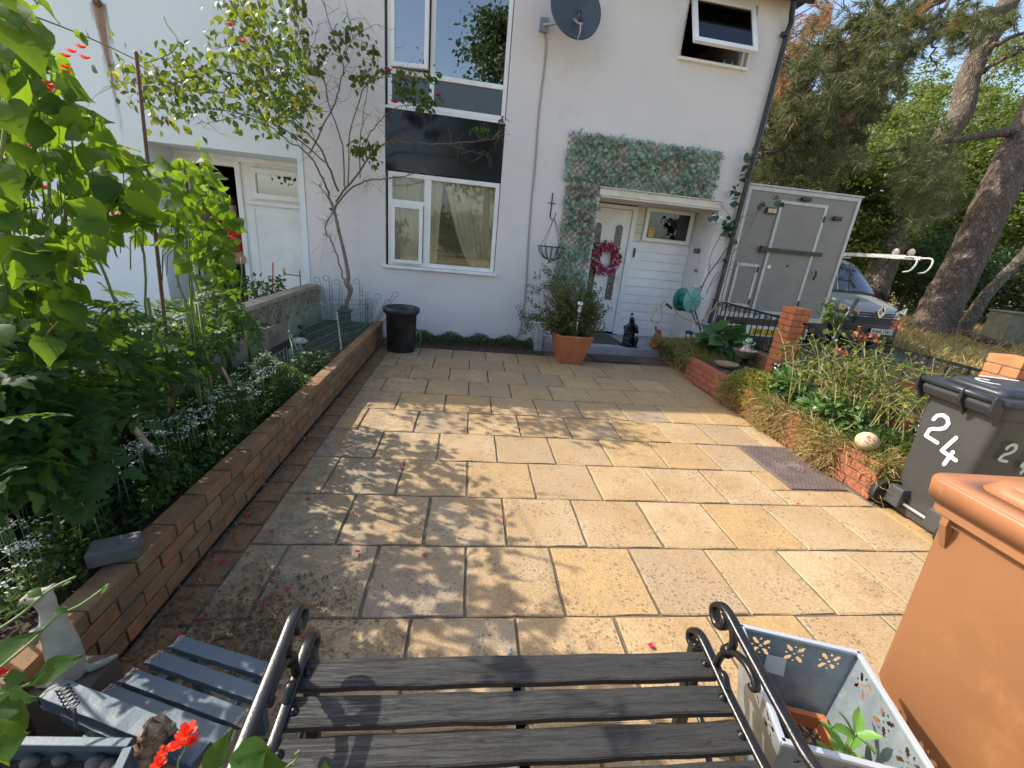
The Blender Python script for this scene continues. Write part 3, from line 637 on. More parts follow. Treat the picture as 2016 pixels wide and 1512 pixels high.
w_ = MB(); hb(w_, -4.2, -4.14, BD-.06, BD+.03, .1, 2.3); hb(w_, -3.43, -3.36, BD-.06, BD+.03, .1, 2.3); hb(w_, -4.14, -3.43, BD-.06, BD+.03, 2.22, 2.3); hb(w_, -4.2, -2.375, BD-.07, BD+.02, 2.3, 2.36)
fixn(part('door_frame', w_, M['upvc'], nb, bevel=.004))
w_ = MB(); w_.box((0, 0, .12), (.72, .045, 2.2), 0, lambda x, y, z: H(-4.12+y, BD-.06-x, z)); fixn(part('front_door', w_, mat('nb_door', (.5, .45, .38), .5), nb))
w_ = MB(); hb(w_, -3.36, -2.375, BD-.05, BD-.01, .1, 2.3); frame_box(w_, -3.22, -2.52, 1.83, 2.24, .07, BD-.01, BD+.04); frame_box(w_, -3.25, -2.46, .2, 1.72, .03, BD-.01, BD+.004); hb(w_, -3.3, -2.4, BD-.01, BD+.05, 1.74, 1.79)
sp = fixn(part('side_panel', w_, M['upvc'], nb, bevel=.003)); pane(sp, -3.15, -2.59, 1.9, 2.17, BD+.01, GL_UP)
w_ = MB(); hb(w_, -3.405, -3.38, BD+.03, BD+.045, 1.35, 1.45); fixn(part('doorbell', w_, mat('bell', (.5, .5, .5), .4), nb))
# rust coloured stain running down from an old fixing
f = MB(); V = []; n = 14
for i in range(n+1):
    t_ = i/n; z = 3.74-1.45*t_; wd = .035+.035*sin(t_*3)+.012*sin(i*2.3); u = -4.43; V += [H(u-.12, .0145, z), H(u+.12, .0145, z)]
f.add(V, [(2*i, 2*i+1, 2*i+3, 2*i+2) for i in range(n)])
rs = mat('rust_stain', (.3, .17, .1), .9); t = rs.node_tree; L = t.links; b = t.nodes['Principled BSDF']; out = t.nodes['Material Output']
tc = N(t, 'ShaderNodeTexCoord'); mp = N(t, 'ShaderNodeMapping'); mp.inputs['Scale'].default_value = (16, 16, 1.6); L.new(tc.outputs['Object'], mp.inputs[0]); no = N(t, 'ShaderNodeTexNoise', i_Scale=1.6, i_Detail=8.0, i_Roughness=.75); L.new(mp.outputs[0], no.inputs['Vector'])
sz = N(t, 'ShaderNodeSeparateXYZ'); L.new(tc.outputs['Object'], sz.inputs[0]); mr = N(t, 'ShaderNodeMapRange'); mr.inputs[1].default_value = 2.3; mr.inputs[2].default_value = 3.7; mr.inputs[3].default_value = -.16; mr.inputs[4].default_value = .34; L.new(sz.outputs[2], mr.inputs[0])
ad = N(t, 'ShaderNodeMath', operation='ADD'); L.new(no.outputs[0], ad.inputs[0]); L.new(mr.outputs[0], ad.inputs[1]); ab = N(t, 'ShaderNodeMath', operation='ADD'); ab.inputs[1].default_value = 4.43*CA; L.new(sz.outputs[0], ab.inputs[0]); a2 = N(t, 'ShaderNodeMath', operation='ABSOLUTE'); L.new(ab.outputs[0], a2.inputs[0]); a3 = N(t, 'ShaderNodeMath', operation='MULTIPLY_ADD'); a3.inputs[1].default_value = -5.5; a3.inputs[2].default_value = .12; L.new(a2.outputs[0], a3.inputs[0]); a4 = N(t, 'ShaderNodeMath', operation='ADD'); L.new(ad.outputs[0], a4.inputs[0]); L.new(a3.outputs[0], a4.inputs[1]); m2 = N(t, 'ShaderNodeMapRange'); m2.inputs[1].default_value = .42; m2.inputs[2].default_value = .8; m2.inputs[4].default_value = .85; L.new(a4.outputs[0], m2.inputs[0])
tr = N(t, 'ShaderNodeBsdfTransparent'); ms = N(t, 'ShaderNodeMixShader'); L.new(m2.outputs[0], ms.inputs[0]); L.new(tr.outputs[0], ms.inputs[1]); L.new(b.outputs[0], ms.inputs[2]); L.new(ms.outputs[0], out.inputs[0])
N_OFF = WMAT(nb).translation; sz_add = N(t, 'ShaderNodeVectorMath', operation='ADD'); sz_add.inputs[1].default_value = tuple(N_OFF); L.new(tc.outputs['Object'], sz_add.inputs[0]); L.new(sz_add.outputs[0], sz.inputs[0]); part('rust_stain', f, rs, nb)
part('pipe_stub', MB().tube([H(-4.43, .01, 3.74), H(-4.43, .05, 3.73)], .04, 10), mat('rusty', (.1, .06, .04), .9, (.2, .12, .08), 30), nb)

# cable clipped to the wall
P = [WP(x, y, .012) for x, y in [(1066, 60), (1073, 75), (1072, 120), (1060, 220), (1052, 330), (1045, 400), (1038, 500), (1035, 560), (1029, 620), (1024, 645), (1018, 662), (1008, 670), (985, 674), (950, 673), (905, 668), (868, 664), (830, 659)]]
cb = MB(); cb.tube(smooth_path(P, 4), .006, 6); cb.tube(smooth_path([p+H(.018, 0, 0)-H(0, 0, 0) for p in P], 4), .005, 6)
o = part('cable', cb, mat('cable_grey', (.36, .34, .33), .6)); tag(o, 'thin grey cables clipped down the rendered wall from the satellite dish', 'cable')
# satellite dish
c = H(1.10, .33, 4.33)
sd = thing('satellite_dish', 'dark grey oval satellite dish mounted high on the rendered wall', 'satellite dish', H(.8, 0, 4.2))
M['dish'] = mat('dish_grey', (.05, .06, .075), .55, (.065, .075, .09), 6)
ax = norm(H(.12, 1, .32)-H(0, 0, 0)); uu = norm(np.cross([0, 0, 1], ax)); vv = np.cross(ax, uu)
V = []; Fc = []; n = 40; rings = [.0, .12, .2, .27, .325, .335, .335]; dz = [0, .009, .026, .047, .068, .074, .06]
for i, r in enumerate(rings):
    V += [c+uu*r*.98*cos(2*pi*k/n)+vv*r*1.08*sin(2*pi*k/n)+ax*dz[i] for k in range(n)]
for i in range(len(rings)-1): Fc += [(i*n+k, i*n+(k+1) % n, (i+1)*n+(k+1) % n, (i+1)*n+k) for k in range(n)]
o = part('reflector', MB().add(V, Fc, 0, True), M['dish'], sd); mdf = o.modifiers.new('s', 'SOLIDIFY'); mdf.thickness = .006
b0 = c-vv*.36; arm = MB(); arm.bar(c-vv*.1+ax*.02, c-vv*.30+ax*.22, .035, .025); arm.tube(smooth_path([c-vv*.30+ax*.2, c-vv*.37+ax*.2, c-vv*.42+ax*.12], 5), .008, 8)
part('feed_arm', arm, mat('galv', (.4, .4, .42), .45, metal=.4), sd); part('receiver', MB().tube([c-vv*.26+ax*.2, c-vv*.12+ax*.16], .028, 12), M['black_plastic'], sd)
br = MB(); br.bar(H(.78, .04, 4.27), H(.98, .2, 4.27), .03, .03); hb(br, .73, .84, .0, .05, 4.2, 4.35); fixn(part('wall_bracket', br, mat('galv2', (.3, .32, .35), .5, metal=.3), sd, bevel=.004))
# trellis panels with artificial leaves
M['fakeleaf'] = leafmat('artificial_leaf', [(.20, .36, .25), (.28, .46, .34), (.32, .50, .39), (.20, .36, .23), (.38, .40, .30), (.36, .55, .44), (.38, .36, .28)], (.06, .2, .12), .5, .15)
M['fakeleaf_brown'] = leafmat('artificial_leaf_faded', [(.30, .23, .17), (.24, .2, .14), (.36, .29, .22), (.12, .26, .18), (.2, .19, .13), (.1, .3, .2)], (.2, .16, .1), .5, .15)
M['lath'] = mat('lattice_lath', (.26, .19, .15), .8)
def trellis(name, label, quad, n, cols, fr, sd_):
    """quad: u0,u1,z0,z1"""
    u0, u1, z0, z1 = quad; t = thing(name, label, 'trellis', H((u0+u1)/2, .02, z0))
    lm = MB(); s_ = .088
    for sgn in (1, -1):
        k = u0-(z1-z0); dd = .014 if sgn > 0 else .022
        while k < u1+(z1-z0):
            # line u = k + sgn*(z-z0) clipped
            pts = []
            za, zb = z0, z1
            ua, ub = (k, k+(z1-z0)) if sgn > 0 else (k+(z1-z0), k)
            lo, hi = 0, 1
            for e in (0,):
                du = ub-ua
                t0, t1 = sorted(((u0-ua)/du, (u1-ua)/du)); lo = max(lo, t0); hi = min(hi, t1)
            if hi-lo > .03: lm.bar(H(ua+(ub-ua)*lo, dd, za+(zb-za)*lo), H(ua+(ub-ua)*hi, dd, za+(zb-za)*hi), .007, .012, up=H(0, 1, 0)-H(0, 0, 0))
            k += s_
    part('lattice', lm, M['lath'], t, kind='stuff')
    U = rng.uniform(u0, u1, n); Z = rng.uniform(z0, z1, n)
    g = np.sin(U*9+Z*6)+np.sin(U*5.2-Z*13)+rng.normal(size=n)*.9; k_ = g > -1.1; U = U[k_]; Z = Z[k_]
    P = np.array([H(a, rng.uniform(.025, .075), b) for a, b in zip(U, Z)])
    out = np.tile(H(0, .5, -.5)-H(0, 0, 0), (len(P), 1)); d = rng.normal(size=(len(P), 3))*.6+out; d /= np.linalg.norm(d, axis=1)[:, None]
    nn = rng.normal(size=(len(P), 3))*.5+(H(0, 1, .5)-H(0, 0, 0))
    mi = (rng.random(len(P)) < fr(U, Z)).astype(int)
    cloud('leaves', P, (.045, .095), L_STAR, cols, t, d=d, nn=nn, mi=mi)
    return t
trellis('trellis_panel', 'wide trellis panel of artificial green leaves above the door canopy', (1.29, 3.68, 2.47, 3.13), 1750, [M['fakeleaf'], M['fakeleaf_brown']], lambda U, Z: .10+0*U, 1)
trellis('trellis_panel', 'tall narrow trellis panel of faded artificial leaves left of the front door', (1.33, 1.86, .75, 2.44), 900, [M['fakeleaf'], M['fakeleaf_brown']], lambda U, Z: np.clip(.35+(Z-1.9)*.8+(U-1.55)*1.4, .1, .9), 2)
# hanging bracket and empty wire basket
iron = MB(); iron.tube([H(1.16, .01, 2.30), H(1.16, .012, 1.96)], .008, 6); iron.tube([H(1.10, .012, 2.16), H(1.22, .012, 2.16)], .006, 6)
iron.tube(smooth_path([H(1.16, .012, 1.97), H(1.165, .06, 1.94), H(1.175, .16, 1.93), H(1.18, .24, 1.97), H(1.18, .25, 2.02)], 6), .007, 6)
solo('hanging_bracket', iron, M['iron'], 'black iron wall hook holding the empty hanging basket', 'bracket')
hk = H(1.175, .22, 1.955); bc = H(1.19, .22, 1.55); t = thing('hanging_basket', 'empty black wire hanging basket on the wall beside the leafy trellis', 'hanging basket', bc-[0, 0, .19])
rim = MB(); rim.tube([bc+[.205*cos(a), .2*sin(a), 0] for a in np.linspace(0, 2*pi, 28, endpoint=False)], .007, 6, closed=True); part('rim', rim, M['iron'], t)
mb = MB()
for k in range(7):
    a = pi*k/7; mb.tube([bc+[.2*cos(a)*cos(b_), .2*sin(a)*cos(b_), -.19*sin(b_)] for b_ in np.linspace(0, pi, 11)], .0055, 5)
part('ribs', mb, M['iron'], t)
for k in range(4):
    a = pi/4+k*pi/2; part('chain', MB().tube([bc+[.2*cos(a), .2*sin(a), 0], hk], .0035, 5), M['iron'], t)
# ============================================================ left garden
# pierced concrete block wall on the boundary
t = thing('screen_block_wall', 'weathered pierced concrete screen block wall between the two front gardens', 'wall', (-2.2, .2, 0))
part('plinth', MB().box((-2.26, .2, -.05), (-2.16, 6.56, .405)), M['concrete'], t, bevel=.004)
def block_mesh():
    mb = MB(); w_ = .293; h_ = .285; D = .045; r = .011
    for a, b in (((-w_/2, -D, 0), (-w_/2+.018, D, h_)), ((w_/2-.018, -D, 0), (w_/2, D, h_)), ((-w_/2+.018, -D, 0), (w_/2-.018, D, .016)), ((-w_/2+.018, -D, h_-.016), (w_/2-.018, D, h_))):
        mb.box((a[1], a[0], a[2]), (b[1], b[0], b[2]))
    def rib(P):
        for p, q in zip(P[:-1], P[1:]): mb.bar((0, p[0], p[1]), (0, q[0], q[1]), 2*D-.01, .015, up=(1, 0, 0)) if False else mb.obox((0, (p[0]+q[0])/2, (p[1]+q[1])/2), (D-.006, 0, 0), (0, (q[0]-p[0])/2*1.06, (q[1]-p[1])/2*1.06), np.cross((1, 0, 0), norm((0, q[0]-p[0], q[1]-p[1])))*.011)
    a_, b_ = w_/2-.016, h_-.014
    for sx in (-1, 1):
        for (z0, z1, bulge) in ((.014, b_, .055), (.014, b_, -.02)):
            n = 7; P = []
            for i in range(n+1):
                t_ = i/n; y = -a_+2*a_*t_; z = z0+(z1-z0)*t_; o = sin(pi*t_)*bulge
                y2, z2 = y-o*.7, z+o*.7
                P.append((sx*y2, z2))
                
            rib(P)
            if bulge > 0: rib([(-sx*0+sx*(y_ if False else -p[0]*-1), p[1]) for p, y_ in zip([( -(q[0]), b_+.014-q[1]) for q in P], P)])
    return mb.mesh('screen_block', M['concrete'])
bmh = block_mesh()
for i in range(21):
    o = link('screen_block', bmh, t); o.location = (-.01, .35+.3*i-.0, .408); o.rotation_euler = (0, 0, 0)
cm = MB().box((-.075, -.218, 0), (.075, .218, .045)); cope = cm.mesh('coping_slab', M['concrete'])
for i in range(14):
    o = link('coping_slab', cope, t); o.location = (-.01, .22+.445*i, .696); o.rotation_euler = (random.uniform(-.012, .012), random.uniform(-.01, .01), random.uniform(-.02, .02))
# ---- leaf materials
M['bean'] = leafmat('bean_leaf', [(.022, .065, .012), (.036, .095, .014), (.055, .125, .016), (.03, .08, .02)], (.36, .56, .018), .55, .45, .22)
M['tomato'] = leafmat('tomato_leaf', [(.02, .06, .016), (.032, .085, .02), (.025, .07, .024)], (.22, .38, .02), .55, .38, .25)
M['herb'] = leafmat('herb_leaf', [(.02, .05, .012), (.04, .09, .016), (.065, .11, .02)], (.2, .3, .03), .55, .35)
M['rose_leaf'] = leafmat('rose_leaf', [(.02, .05, .015), (.035, .08, .018), (.07, .12, .02), (.022, .05, .02), (.05, .09, .02)], (.38, .48, .025), .45, .34)
M['yellow_leaf'] = leafmat('yellow_leaf', [(.3, .3, .04), (.38, .34, .04), (.2, .26, .04)], (.7, .62, .05), .5, .45)
M['white_petal'] = leafmat('white_petal', [(.7, .7, .62), (.8, .8, .74)], (.7, .7, .6), .6, .3)
M['red_petal'] = leafmat('red_petal', [(.75, .03, .015), (.85, .06, .02)], (.9, .1, .03), .45, .35)
M['magenta_petal'] = leafmat('magenta_petal', [(.5, .015, .09), (.65, .03, .15), (.35, .01, .05)], (.8, .05, .2), .5, .3)
M['dry_leaf'] = leafmat('dry_leaf', [(.16, .09, .04), (.25, .15, .07), (.1, .06, .03), (.3, .2, .1)], (.3, .18, .08), .8, .15)
M['cane'] = mat('cane', (.16, .07, .04), .55, (.10, .04, .025), 30, stretch=(1, 1, .1))
M['stick'] = mat('bamboo_stick', (.5, .37, .27), .7, (.36, .26, .18), 12)
# bean hedge silhouettes (as outlines seen from the path; the volume is real)
BEAN = [(-60, -60), (60, -60), (85, 60), (150, 190), (170, 255), (210, 250), (250, 300), (330, 330), (400, 290), (415, 330), (450, 380), (470, 430), (450, 520), (465, 575), (400, 560), (340, 500), (300, 440), (250, 470), (190, 480), (150, 560), (100, 680), (-60, 680)]
bean_defs = [('runner bean plant nearest the camera climbing high along the left edge', .7, 1.9, 170), ('runner bean plant in the middle of the row on brown canes', 1.9, 2.8, 190), ('runner bean plant at the far end of the row beside the open neighbouring door', 2.8, 3.9, 170)]
def curved_leaf(name, m_, seeds=4, shape=None, k=6):
    out = []
    for s_ in range(seeds):
        r = random.Random(s_+40); sh = shape or [.16, .40, .45, .38, .22, .07, 0.0]
        V = []; Fc = []; fold = r.uniform(.1, .35); dr = r.uniform(.1, .45); tw = r.uniform(-.25, .25)
        n = len(sh)
        for i, wd in enumerate(sh):
            t_ = i/(n-1)
            for j, q in enumerate((-1, -.55, 0, .55, 1)):
                y = t_-(.10*abs(q) if i == 0 else 0); z = -dr*t_**2+fold*abs(q)*wd+.025*sin(i*2.1+j*1.7+s_)+tw*q*wd*t_
                V.append((q*wd, y, z))
        for i in range(n-1):
            for j in range(4): a = i*5+j; Fc.append((a, a+1, a+6, a+5))
        out.append(MB().add(V, Fc, 0, True).mesh(name, m_))
    return out
bean_meshes = curved_leaf('leaf', M['bean'], 5)
def bloom(c, r, m_, parent, name='flower'):
    mb = MB()
    for ring, (rr, tilt_, n) in enumerate(((.35, 1.3, 3), (.65, .9, 5), (1, .45, 5))):
        for k in range(n):
            a = 2*pi*k/n+ring*.6+random.uniform(-.2, .2); o_ = np.array([cos(a), sin(a), 0]); x = np.array([-sin(a), cos(a), 0]); u_ = np.array([0, 0, 1.0])
            tip = c+(o_*cos(tilt_)+u_*sin(tilt_))*r*rr; mid = c+(o_*cos(tilt_*.8)+u_*sin(tilt_*.8))*r*rr*.55
            mb.add([c, mid+x*r*.38*rr, tip+x*r*.2*rr, tip-x*r*.2*rr, mid-x*r*.38*rr], [(0, 1, 2, 3, 4)], 0, True)
    return part(name, mb, m_, parent)
def flower_truss(root, P, n, m_, s_, name='flower'):
    for i in range(n): bloom(np.array(P)+rng.normal(size=3)*s_*1.1, s_*.75, m_, root)
    return
    mb = MB(); off = np.array(P)
    for i in range(n):
        c = off+rng.normal(size=3)*s_*.9+[0, 0, -i*s_*.25]
        for k in range(3):
            a = random.uniform(0, 2*pi); d_ = norm([cos(a), sin(a), random.uniform(-.4, .6)]); x = norm(np.cross(d_, [0, 0, 1])); z = np.cross(x, d_)
            V = [c, c+d_*s_*.5+x*s_*.45+z*.1*s_, c+d_*s_, c+d_*s_*.5-x*s_*.45+z*.1*s_]; mb.add(V, [(0, 1, 2, 3)])
    return part(name, mb, m_, root)
def clear_of_bench(P):
    x = P[:, 0]+(P[:, 2]-.42)*1.05; y = P[:, 1]-(P[:, 2]-.42)*.47
    return ~((x > -.5) & (x < .9) & (y > .5) & (y < 1.0))
for di, (lab, y0, y1, n) in enumerate(bean_defs):
    P = sample(n, ((-2.1, -1.45)[di == 0]-.0 if di else -1.75, y0, .25), (-1.5 if di else -1.15, y1, 2.9), [BEAN], keep=clear_of_bench)
    root = thing('runner_bean_plant', lab, 'climbing plant', (-1.8, max((y0+y1)/2, .9), .2), group='runner beans along the bed')
    nP = P
    d, nn = leaf_dirs(len(nP), .5, .45, out=np.array([.35, -.25, 0]))
    leaf_parts('leaf', nP, (.055, .125), None, None, root, d=d, nn=nn, meshes=bean_meshes)
    # smaller leaves behind, too many to pick apart
    P2 = sample(int(n*1.0), (-2.2, y0, .25), (-1.5, y1, 2.7), [BEAN], keep=clear_of_bench); cloud('small_leaves', P2, (.05, .09), L_HEART, M['bean'], root, up=.4, droop=.5)
    # vines and petioles
    vm = MB()
    for k in range(7):
        x = random.uniform(-2.05, -1.6); y = random.uniform(y0, y1); top = random.uniform(1.2, 1.7+.5*(di == 0)+.3*(di == 1))
        pts = [(x+.02*cos(z*9+k), y+.02*sin(z*9+k), z) for z in np.linspace(.2, top, 12)]; vm.tube(pts, .006, 5)
        vm.tube([(x, y, .2), (x, y, top*.7)], .009, 6)
    idx = rng.choice(len(nP), min(60, len(nP)), replace=False)
    for i in idx: q = nP[i]; vm.tube([q, q+[-.06, .02, -.05], q+[-.1, .05, -.16]], .0025, 4)
    part('stems', vm, M['green_stem'], root)
    fl = {0: [(30, 880, 'd', 1.5), (74, 160, 'd', 1.7), (125, 215, 'd', 1.9), (160, 128, 'd', 2.0)], 1: [(105, 180, 'd', 2.0), (455, 470, 'd', 3.0), (60, 300, 'd', 2.0), (290, 350, 'd', 2.6), (240, 300, 'd', 2.6), (76, 352, 'd', 2.0), (222, 403, 'd', 2.6)], 2: []}[di]
    for (px, py, _, D) in fl: flower_truss(root, DP(px, py, D), 6, M['red_petal'], .034)
# stray tendril across the top
V = smooth_path([DP(0, 15, 1.6), DP(60, 30, 1.8), DP(140, 60, 2.0), (DP(210, 90, 2.3)), DP(270, 118, 2.8), DP(290, 122, 2.85), DP(335, 105, 2.85), DP(350, 80, 2.85), DP(330, 50, 2.85), DP(322, 32, 2.85)], 5)
tr_ = thing('bean_tendril', 'long runner bean tendril with a few small leaves reaching over to the tall cane', 'climbing plant', V[0]); part('stem', MB().tube(V, .0035, 5), M['green_stem'], tr_)
P = np.array([DP(148, 68, 2.0), DP(158, 75, 2.02), DP(170, 62, 2.1), DP(310, 80, 2.85), DP(322, 105, 2.85), DP(215, 55, 2.2)])
leaf_parts('leaf', P, (.035, .06), None, None, tr_, meshes=bean_meshes)
# tall cane and short stakes
def cane(a, b, r, m_, name, label, cat):
    a = np.array(a, float); b = np.array(b, float); n = 7; P = []; R = []
    for i in range(n):
        q = a+(b-a)*i/(n-1); P += [q-(b-a)*.004, q, q+(b-a)*.004]; R += [r*(1-.25*i/n), r*1.18*(1-.25*i/n), r*(1-.25*i/n)]
    return solo(name, MB().tube(P, R, 8), m_, label, cat)
cane((-1.80, 2.62, .2), XP(268, 105, -1.8), .011, M['cane'], 'garden_cane', 'tall reddish brown cane standing above the runner beans', 'cane')
cane((-1.95, 1.6, .2), XP(165, 560, -1.95)+[0, 0, .35], .011, M['cane'], 'garden_cane', 'dark brown cane between the bean leaves and the tomato plants', 'cane')
for (bx, by, tx, ty, tz, r, lab) in [(-1.54, 2.17, -1.62, 2.07, .56, .019, 'thick pale bamboo stake nearest the camera holding the wire mesh'), (-1.60, 3.08, -1.66, 2.95, .6, .013, 'pale bamboo stake in the white flowering herbs, middle of the three along the mesh'), (-1.62, 4.3, -1.68, 4.15, .58, .012, 'pale bamboo stake by the near end of the curled wire mesh')]:
    cane((bx, by, .19), (tx, ty, tz), r, M['stick'], 'bamboo_stake', lab, 'stake')
for (x, y, tz, lab) in [(-1.36, 4.72, .70, 'thin white painted stick against the curled green mesh'), (-1.36, 6.15, .74, 'thin white painted stick by the house wall and scroll stakes')]:
    cane((x, y, .2), (x-.02, y-.06, tz), .010, mat('white_stick', (.6, .55, .5), .7, (.35, .3, .27), 25), 'wooden_stick', lab, 'stake')
# wire mesh fence: low along the bed, curling up at the far end
mesh_t = thing('wire_mesh_fence', 'green plastic coated wire mesh curling along the back of the brick wall', 'mesh fence', (-1.5, 4, .2))
mb = MB()
def mpt(y, v):      # v 0..1 over the height
    h_ = .27+.26*max(0, min(1, (y-4.0)/.6))-.10*max(0, min(1, (y-5.3)/.8))
    x = -1.60+.24*max(0, min(1, (y-4.2)/1.2)); lean = -.24*sin(v*pi*.5)**2*max(0, min(1, (y-4.0)/.5))*(1-max(0, min(1, (y-5.2)/.6)))
    return (x+lean+.012*sin(y*7), y, .2+v*h_)
for k in range(9):
    mb.tube([mpt(y, k/8) for y in np.arange(3.9 if k > 0 else 1.0, 6.3, .1)], .0032, 4)
for y in np.arange(3.9, 6.3, .038): mb.tube([mpt(y, v) for v in np.linspace(0, 1, 6)], .0026, 3)
for k in range(5): mb.tube([(-1.60+.012*sin(y*7), y, .22+k*.07) for y in np.arange(.7, 3.9, .12)], .0018, 4)
for y in np.arange(.7, 3.9, .07): mb.tube([(-1.60+.012*sin(y*7), y, .2), (-1.60+.012*sin(y*7), y, .5)], .0015, 3)
part('wire', mb, M['wire'], mesh_t)
# tomato plants
TOM = [(-60, 560), (60, 520), (180, 560), (300, 600), (420, 560), (500, 620), (490, 660), (400, 700), (330, 770), (290, 800), (225, 830), (200, 890), (170, 930), (60, 930), (-60, 970)]
tmesh = []
for s_ in range(3):
    z = np.zeros((1, 3)); tmesh.append(cloud_mesh('leaf', z, 1.0, pinnate(3 if s_ else 2), M['tomato'], np.array([[0, 1.0, 0]]), np.array([[0, 0, 1.0]])))
for lab, y0, y1, n, xr in [('bushy tomato plant at the near end of the bed, lowest at the left edge', 1.05, 1.6, 170, (-1.75, -1.34)), ('bushy tomato plant under the beans, second from the camera', 1.5, 2.3, 220, (-2.15, -1.45)), ('tomato plant in front of the pierced wall, farthest from the camera', 2.3, 3.7, 200, (-2.1, -1.55))]:
    P = sample(n, (xr[0], y0, .3), (xr[1], y1, 1.15), [TOM]); root = thing('tomato_plant', lab, 'plant', (-1.75, (y0+y1)/2, .2), group='tomato plants in the left bed')
    d, nn = leaf_dirs(len(P), .9, .25, out=np.array([.4, -.3, 0])); leaf_parts('leaf', P, (.13, .22), None, None, root, d=d, nn=nn, meshes=tmesh)
    P2 = sample(n*2, (xr[0], y0, .25), (xr[1], y1, .95), [TOM]); cloud('small_leaves', P2, (.05, .09), L_FOLD, M['tomato'], root, up=.8)
    vm = MB()
    for k in range(5):
        x = random.uniform(xr[0]+.1, xr[1]-.15); y = random.uniform(y0, y1); vm.tube([(x, y, .2), (x+.03, y, .5), (x+random.uniform(-.1, .1), y+random.uniform(-.1, .1), .85)], [.007, .006, .004], 6)
    part('stems', vm, mat('tomato_stem', (.05, .08, .025), .7), root)
cloud('flowers', sample(14, (-2.0, 1.2, .6), (-1.6, 3, 1.0), [TOM]), (.02, .035), L_STAR, M['yellow_leaf'], root, up=.5)
# white flowering herbs and ground cover
HERB = [(-60, 800), (250, 860), (300, 800), (420, 760), (520, 690), (600, 740), (660, 740), (560, 860), (300, 1010), (180, 1140), (-60, 1250)]
Pg = sample(26000, (-2.1, .75, .2), (-1.33, 4.5, .5), [HERB], keep=lambda P: P[:, 2] < .26+.14*np.sin(P[:, 1]*5+P[:, 0]*8)**2+.08*np.clip(P[:, 1]-1.6, 0, 1.2))
d, nn = leaf_dirs(len(Pg), .7, -.3)
cloud('flowering_herbs', Pg, (.016, .042), L_SIMPLE, M['herb'], None, d=d, nn=nn, label='feathery green herbs with tiny white flowers filling the left bed', cat='plants')
# umbels: small white flower heads
fm = []; 
C_ = sample(150, (-2.0, .9, .42), (-1.36, 4.4, .56), [HERB])
Pf = np.concatenate([c+np.stack([rng.uniform(-.03, .03, 16), rng.uniform(-.03, .03, 16), rng.uniform(-.004, .004, 16)], 1) for c in C_])
cloud('herb_flowers', Pf, (.009, .017), L_SIMPLE, M['white_petal'], None, up=1.2, droop=0, label='tiny white umbel flowers standing over the herb bed', cat='flowers')
vm = MB()
for c in C_: vm.tube([c, c+[random.uniform(-.03, .03), random.uniform(-.03, .03), -.22]], .0016, 3)
o = part('herb_stalks', vm, M['green_stem'], None, kind='stuff'); tag(o, 'thin stalks of the white flowering herbs', 'stalks')
# weedy leaves at the far end of the bed and spilling on the wall
P = np.stack([rng.uniform(-1.6, -1.3, 220), rng.uniform(3.9, 4.3, 220), rng.uniform(.24, .42, 220)], 1)
cloud('pale_weeds', P, (.03, .06), L_OVAL, M['herb'], None, up=.9, droop=.0, label='light green weeds spilling over the brick wall by the mesh', cat='plants')
# leaf litter at the foot of the wall and near the bench
n = 900; P = np.stack([np.abs(rng.normal(0, .05, n))-1.2+.0, rng.uniform(.4, 6.2, n), rng.uniform(.004, .012, n)], 1)
cloud('leaf_litter', P, (.01, .028), L_SIMPLE, M['dry_leaf'], None, up=3, droop=0, label='brown leaf litter along the foot of the brick wall', cat='leaf litter')
n = 1500; P = np.stack([rng.normal(-.82, .17, n), rng.normal(1.35, .18, n), rng.uniform(.004, .02, n)], 1); P = P[(P[:, 0] > -1.2)]
cloud('leaf_litter', P, (.008, .03), L_SIMPLE, M['dry_leaf'], None, up=3, droop=0, label='heap of dry brown plant debris left of the bench', cat='leaf litter')
vm = MB()
for i in range(330):
    c = np.array([random.gauss(-.72, .22), random.gauss(1.33, .17), random.uniform(.004, .03)]); a = random.uniform(0, pi); l = random.uniform(.02, .07)
    if c[0] < -1.18: continue
    e = c+[cos(a)*l, sin(a)*l, random.uniform(-.0, .012)]; vm.tube([c, (c+e)/2+[random.uniform(-.01, .01), random.uniform(-.01, .01), .004], e], .0013, 3)
o = part('dry_twigs', vm, M['stem'], None, kind='stuff'); tag(o, 'tangle of dry brown twigs beside the slatted table', 'twigs')
# fallen petals, one by one
PET = ['left row edge, upper of the near pair', 'beside the joint above the twig heap', 'in leaf shadow right of the near pair', 'in full sun near the middle of the patio', 'left of the bench arm, above the dark one', 'just left of the bench arm scroll', 'in the debris nearest the brick edging', 'on the brick edging below the stone block', 'in mid slab straight above the bench left end', 'folded one at the edge of the leaf shadow', 'far right in the sun below the drain cover', 'in front of the bench near its right end', 'far left beside the border bricks', 'in the dappled shade of the fourth row', 'deepest in the debris heap', 'uppermost in the left leaf shadow', 'between the bench arm and its seat rail', 'touching the border bricks, third from the bench', 'farthest of all in the left shade']
for i, (px, py) in enumerate([(606, 983), (535, 1048), (697, 1013), (991, 1022), (566, 1161), (516, 1195), (393, 1225), (437, 1106), (704, 1088), (836, 1094), (1570, 993), (1281, 1273), (638, 874), (790, 919), (355, 1250), (600, 920), (596, 1255), (490, 1016), (692, 776)]):
    c = ZP(px, py, .004); P = []
    r = random.uniform(.011, .017); a0 = random.uniform(0, 6); mb = MB(); n = 8
    V = [c+[0, 0, .002]]+[c+[r*(1+.25*sin(3*k+i))*cos(2*pi*k/n+a0), r*.8*sin(2*pi*k/n+a0), .004+.007*abs(sin(k+i))] for k in range(n)]
    mb.add(V, [(0, 1+k, 1+(k+1) % n) for k in range(n)], 0, True)
    o = solo('rose_petal', mb, M['magenta_petal'], 'fallen magenta rose petal on the slabs, '+PET[i], 'petal')
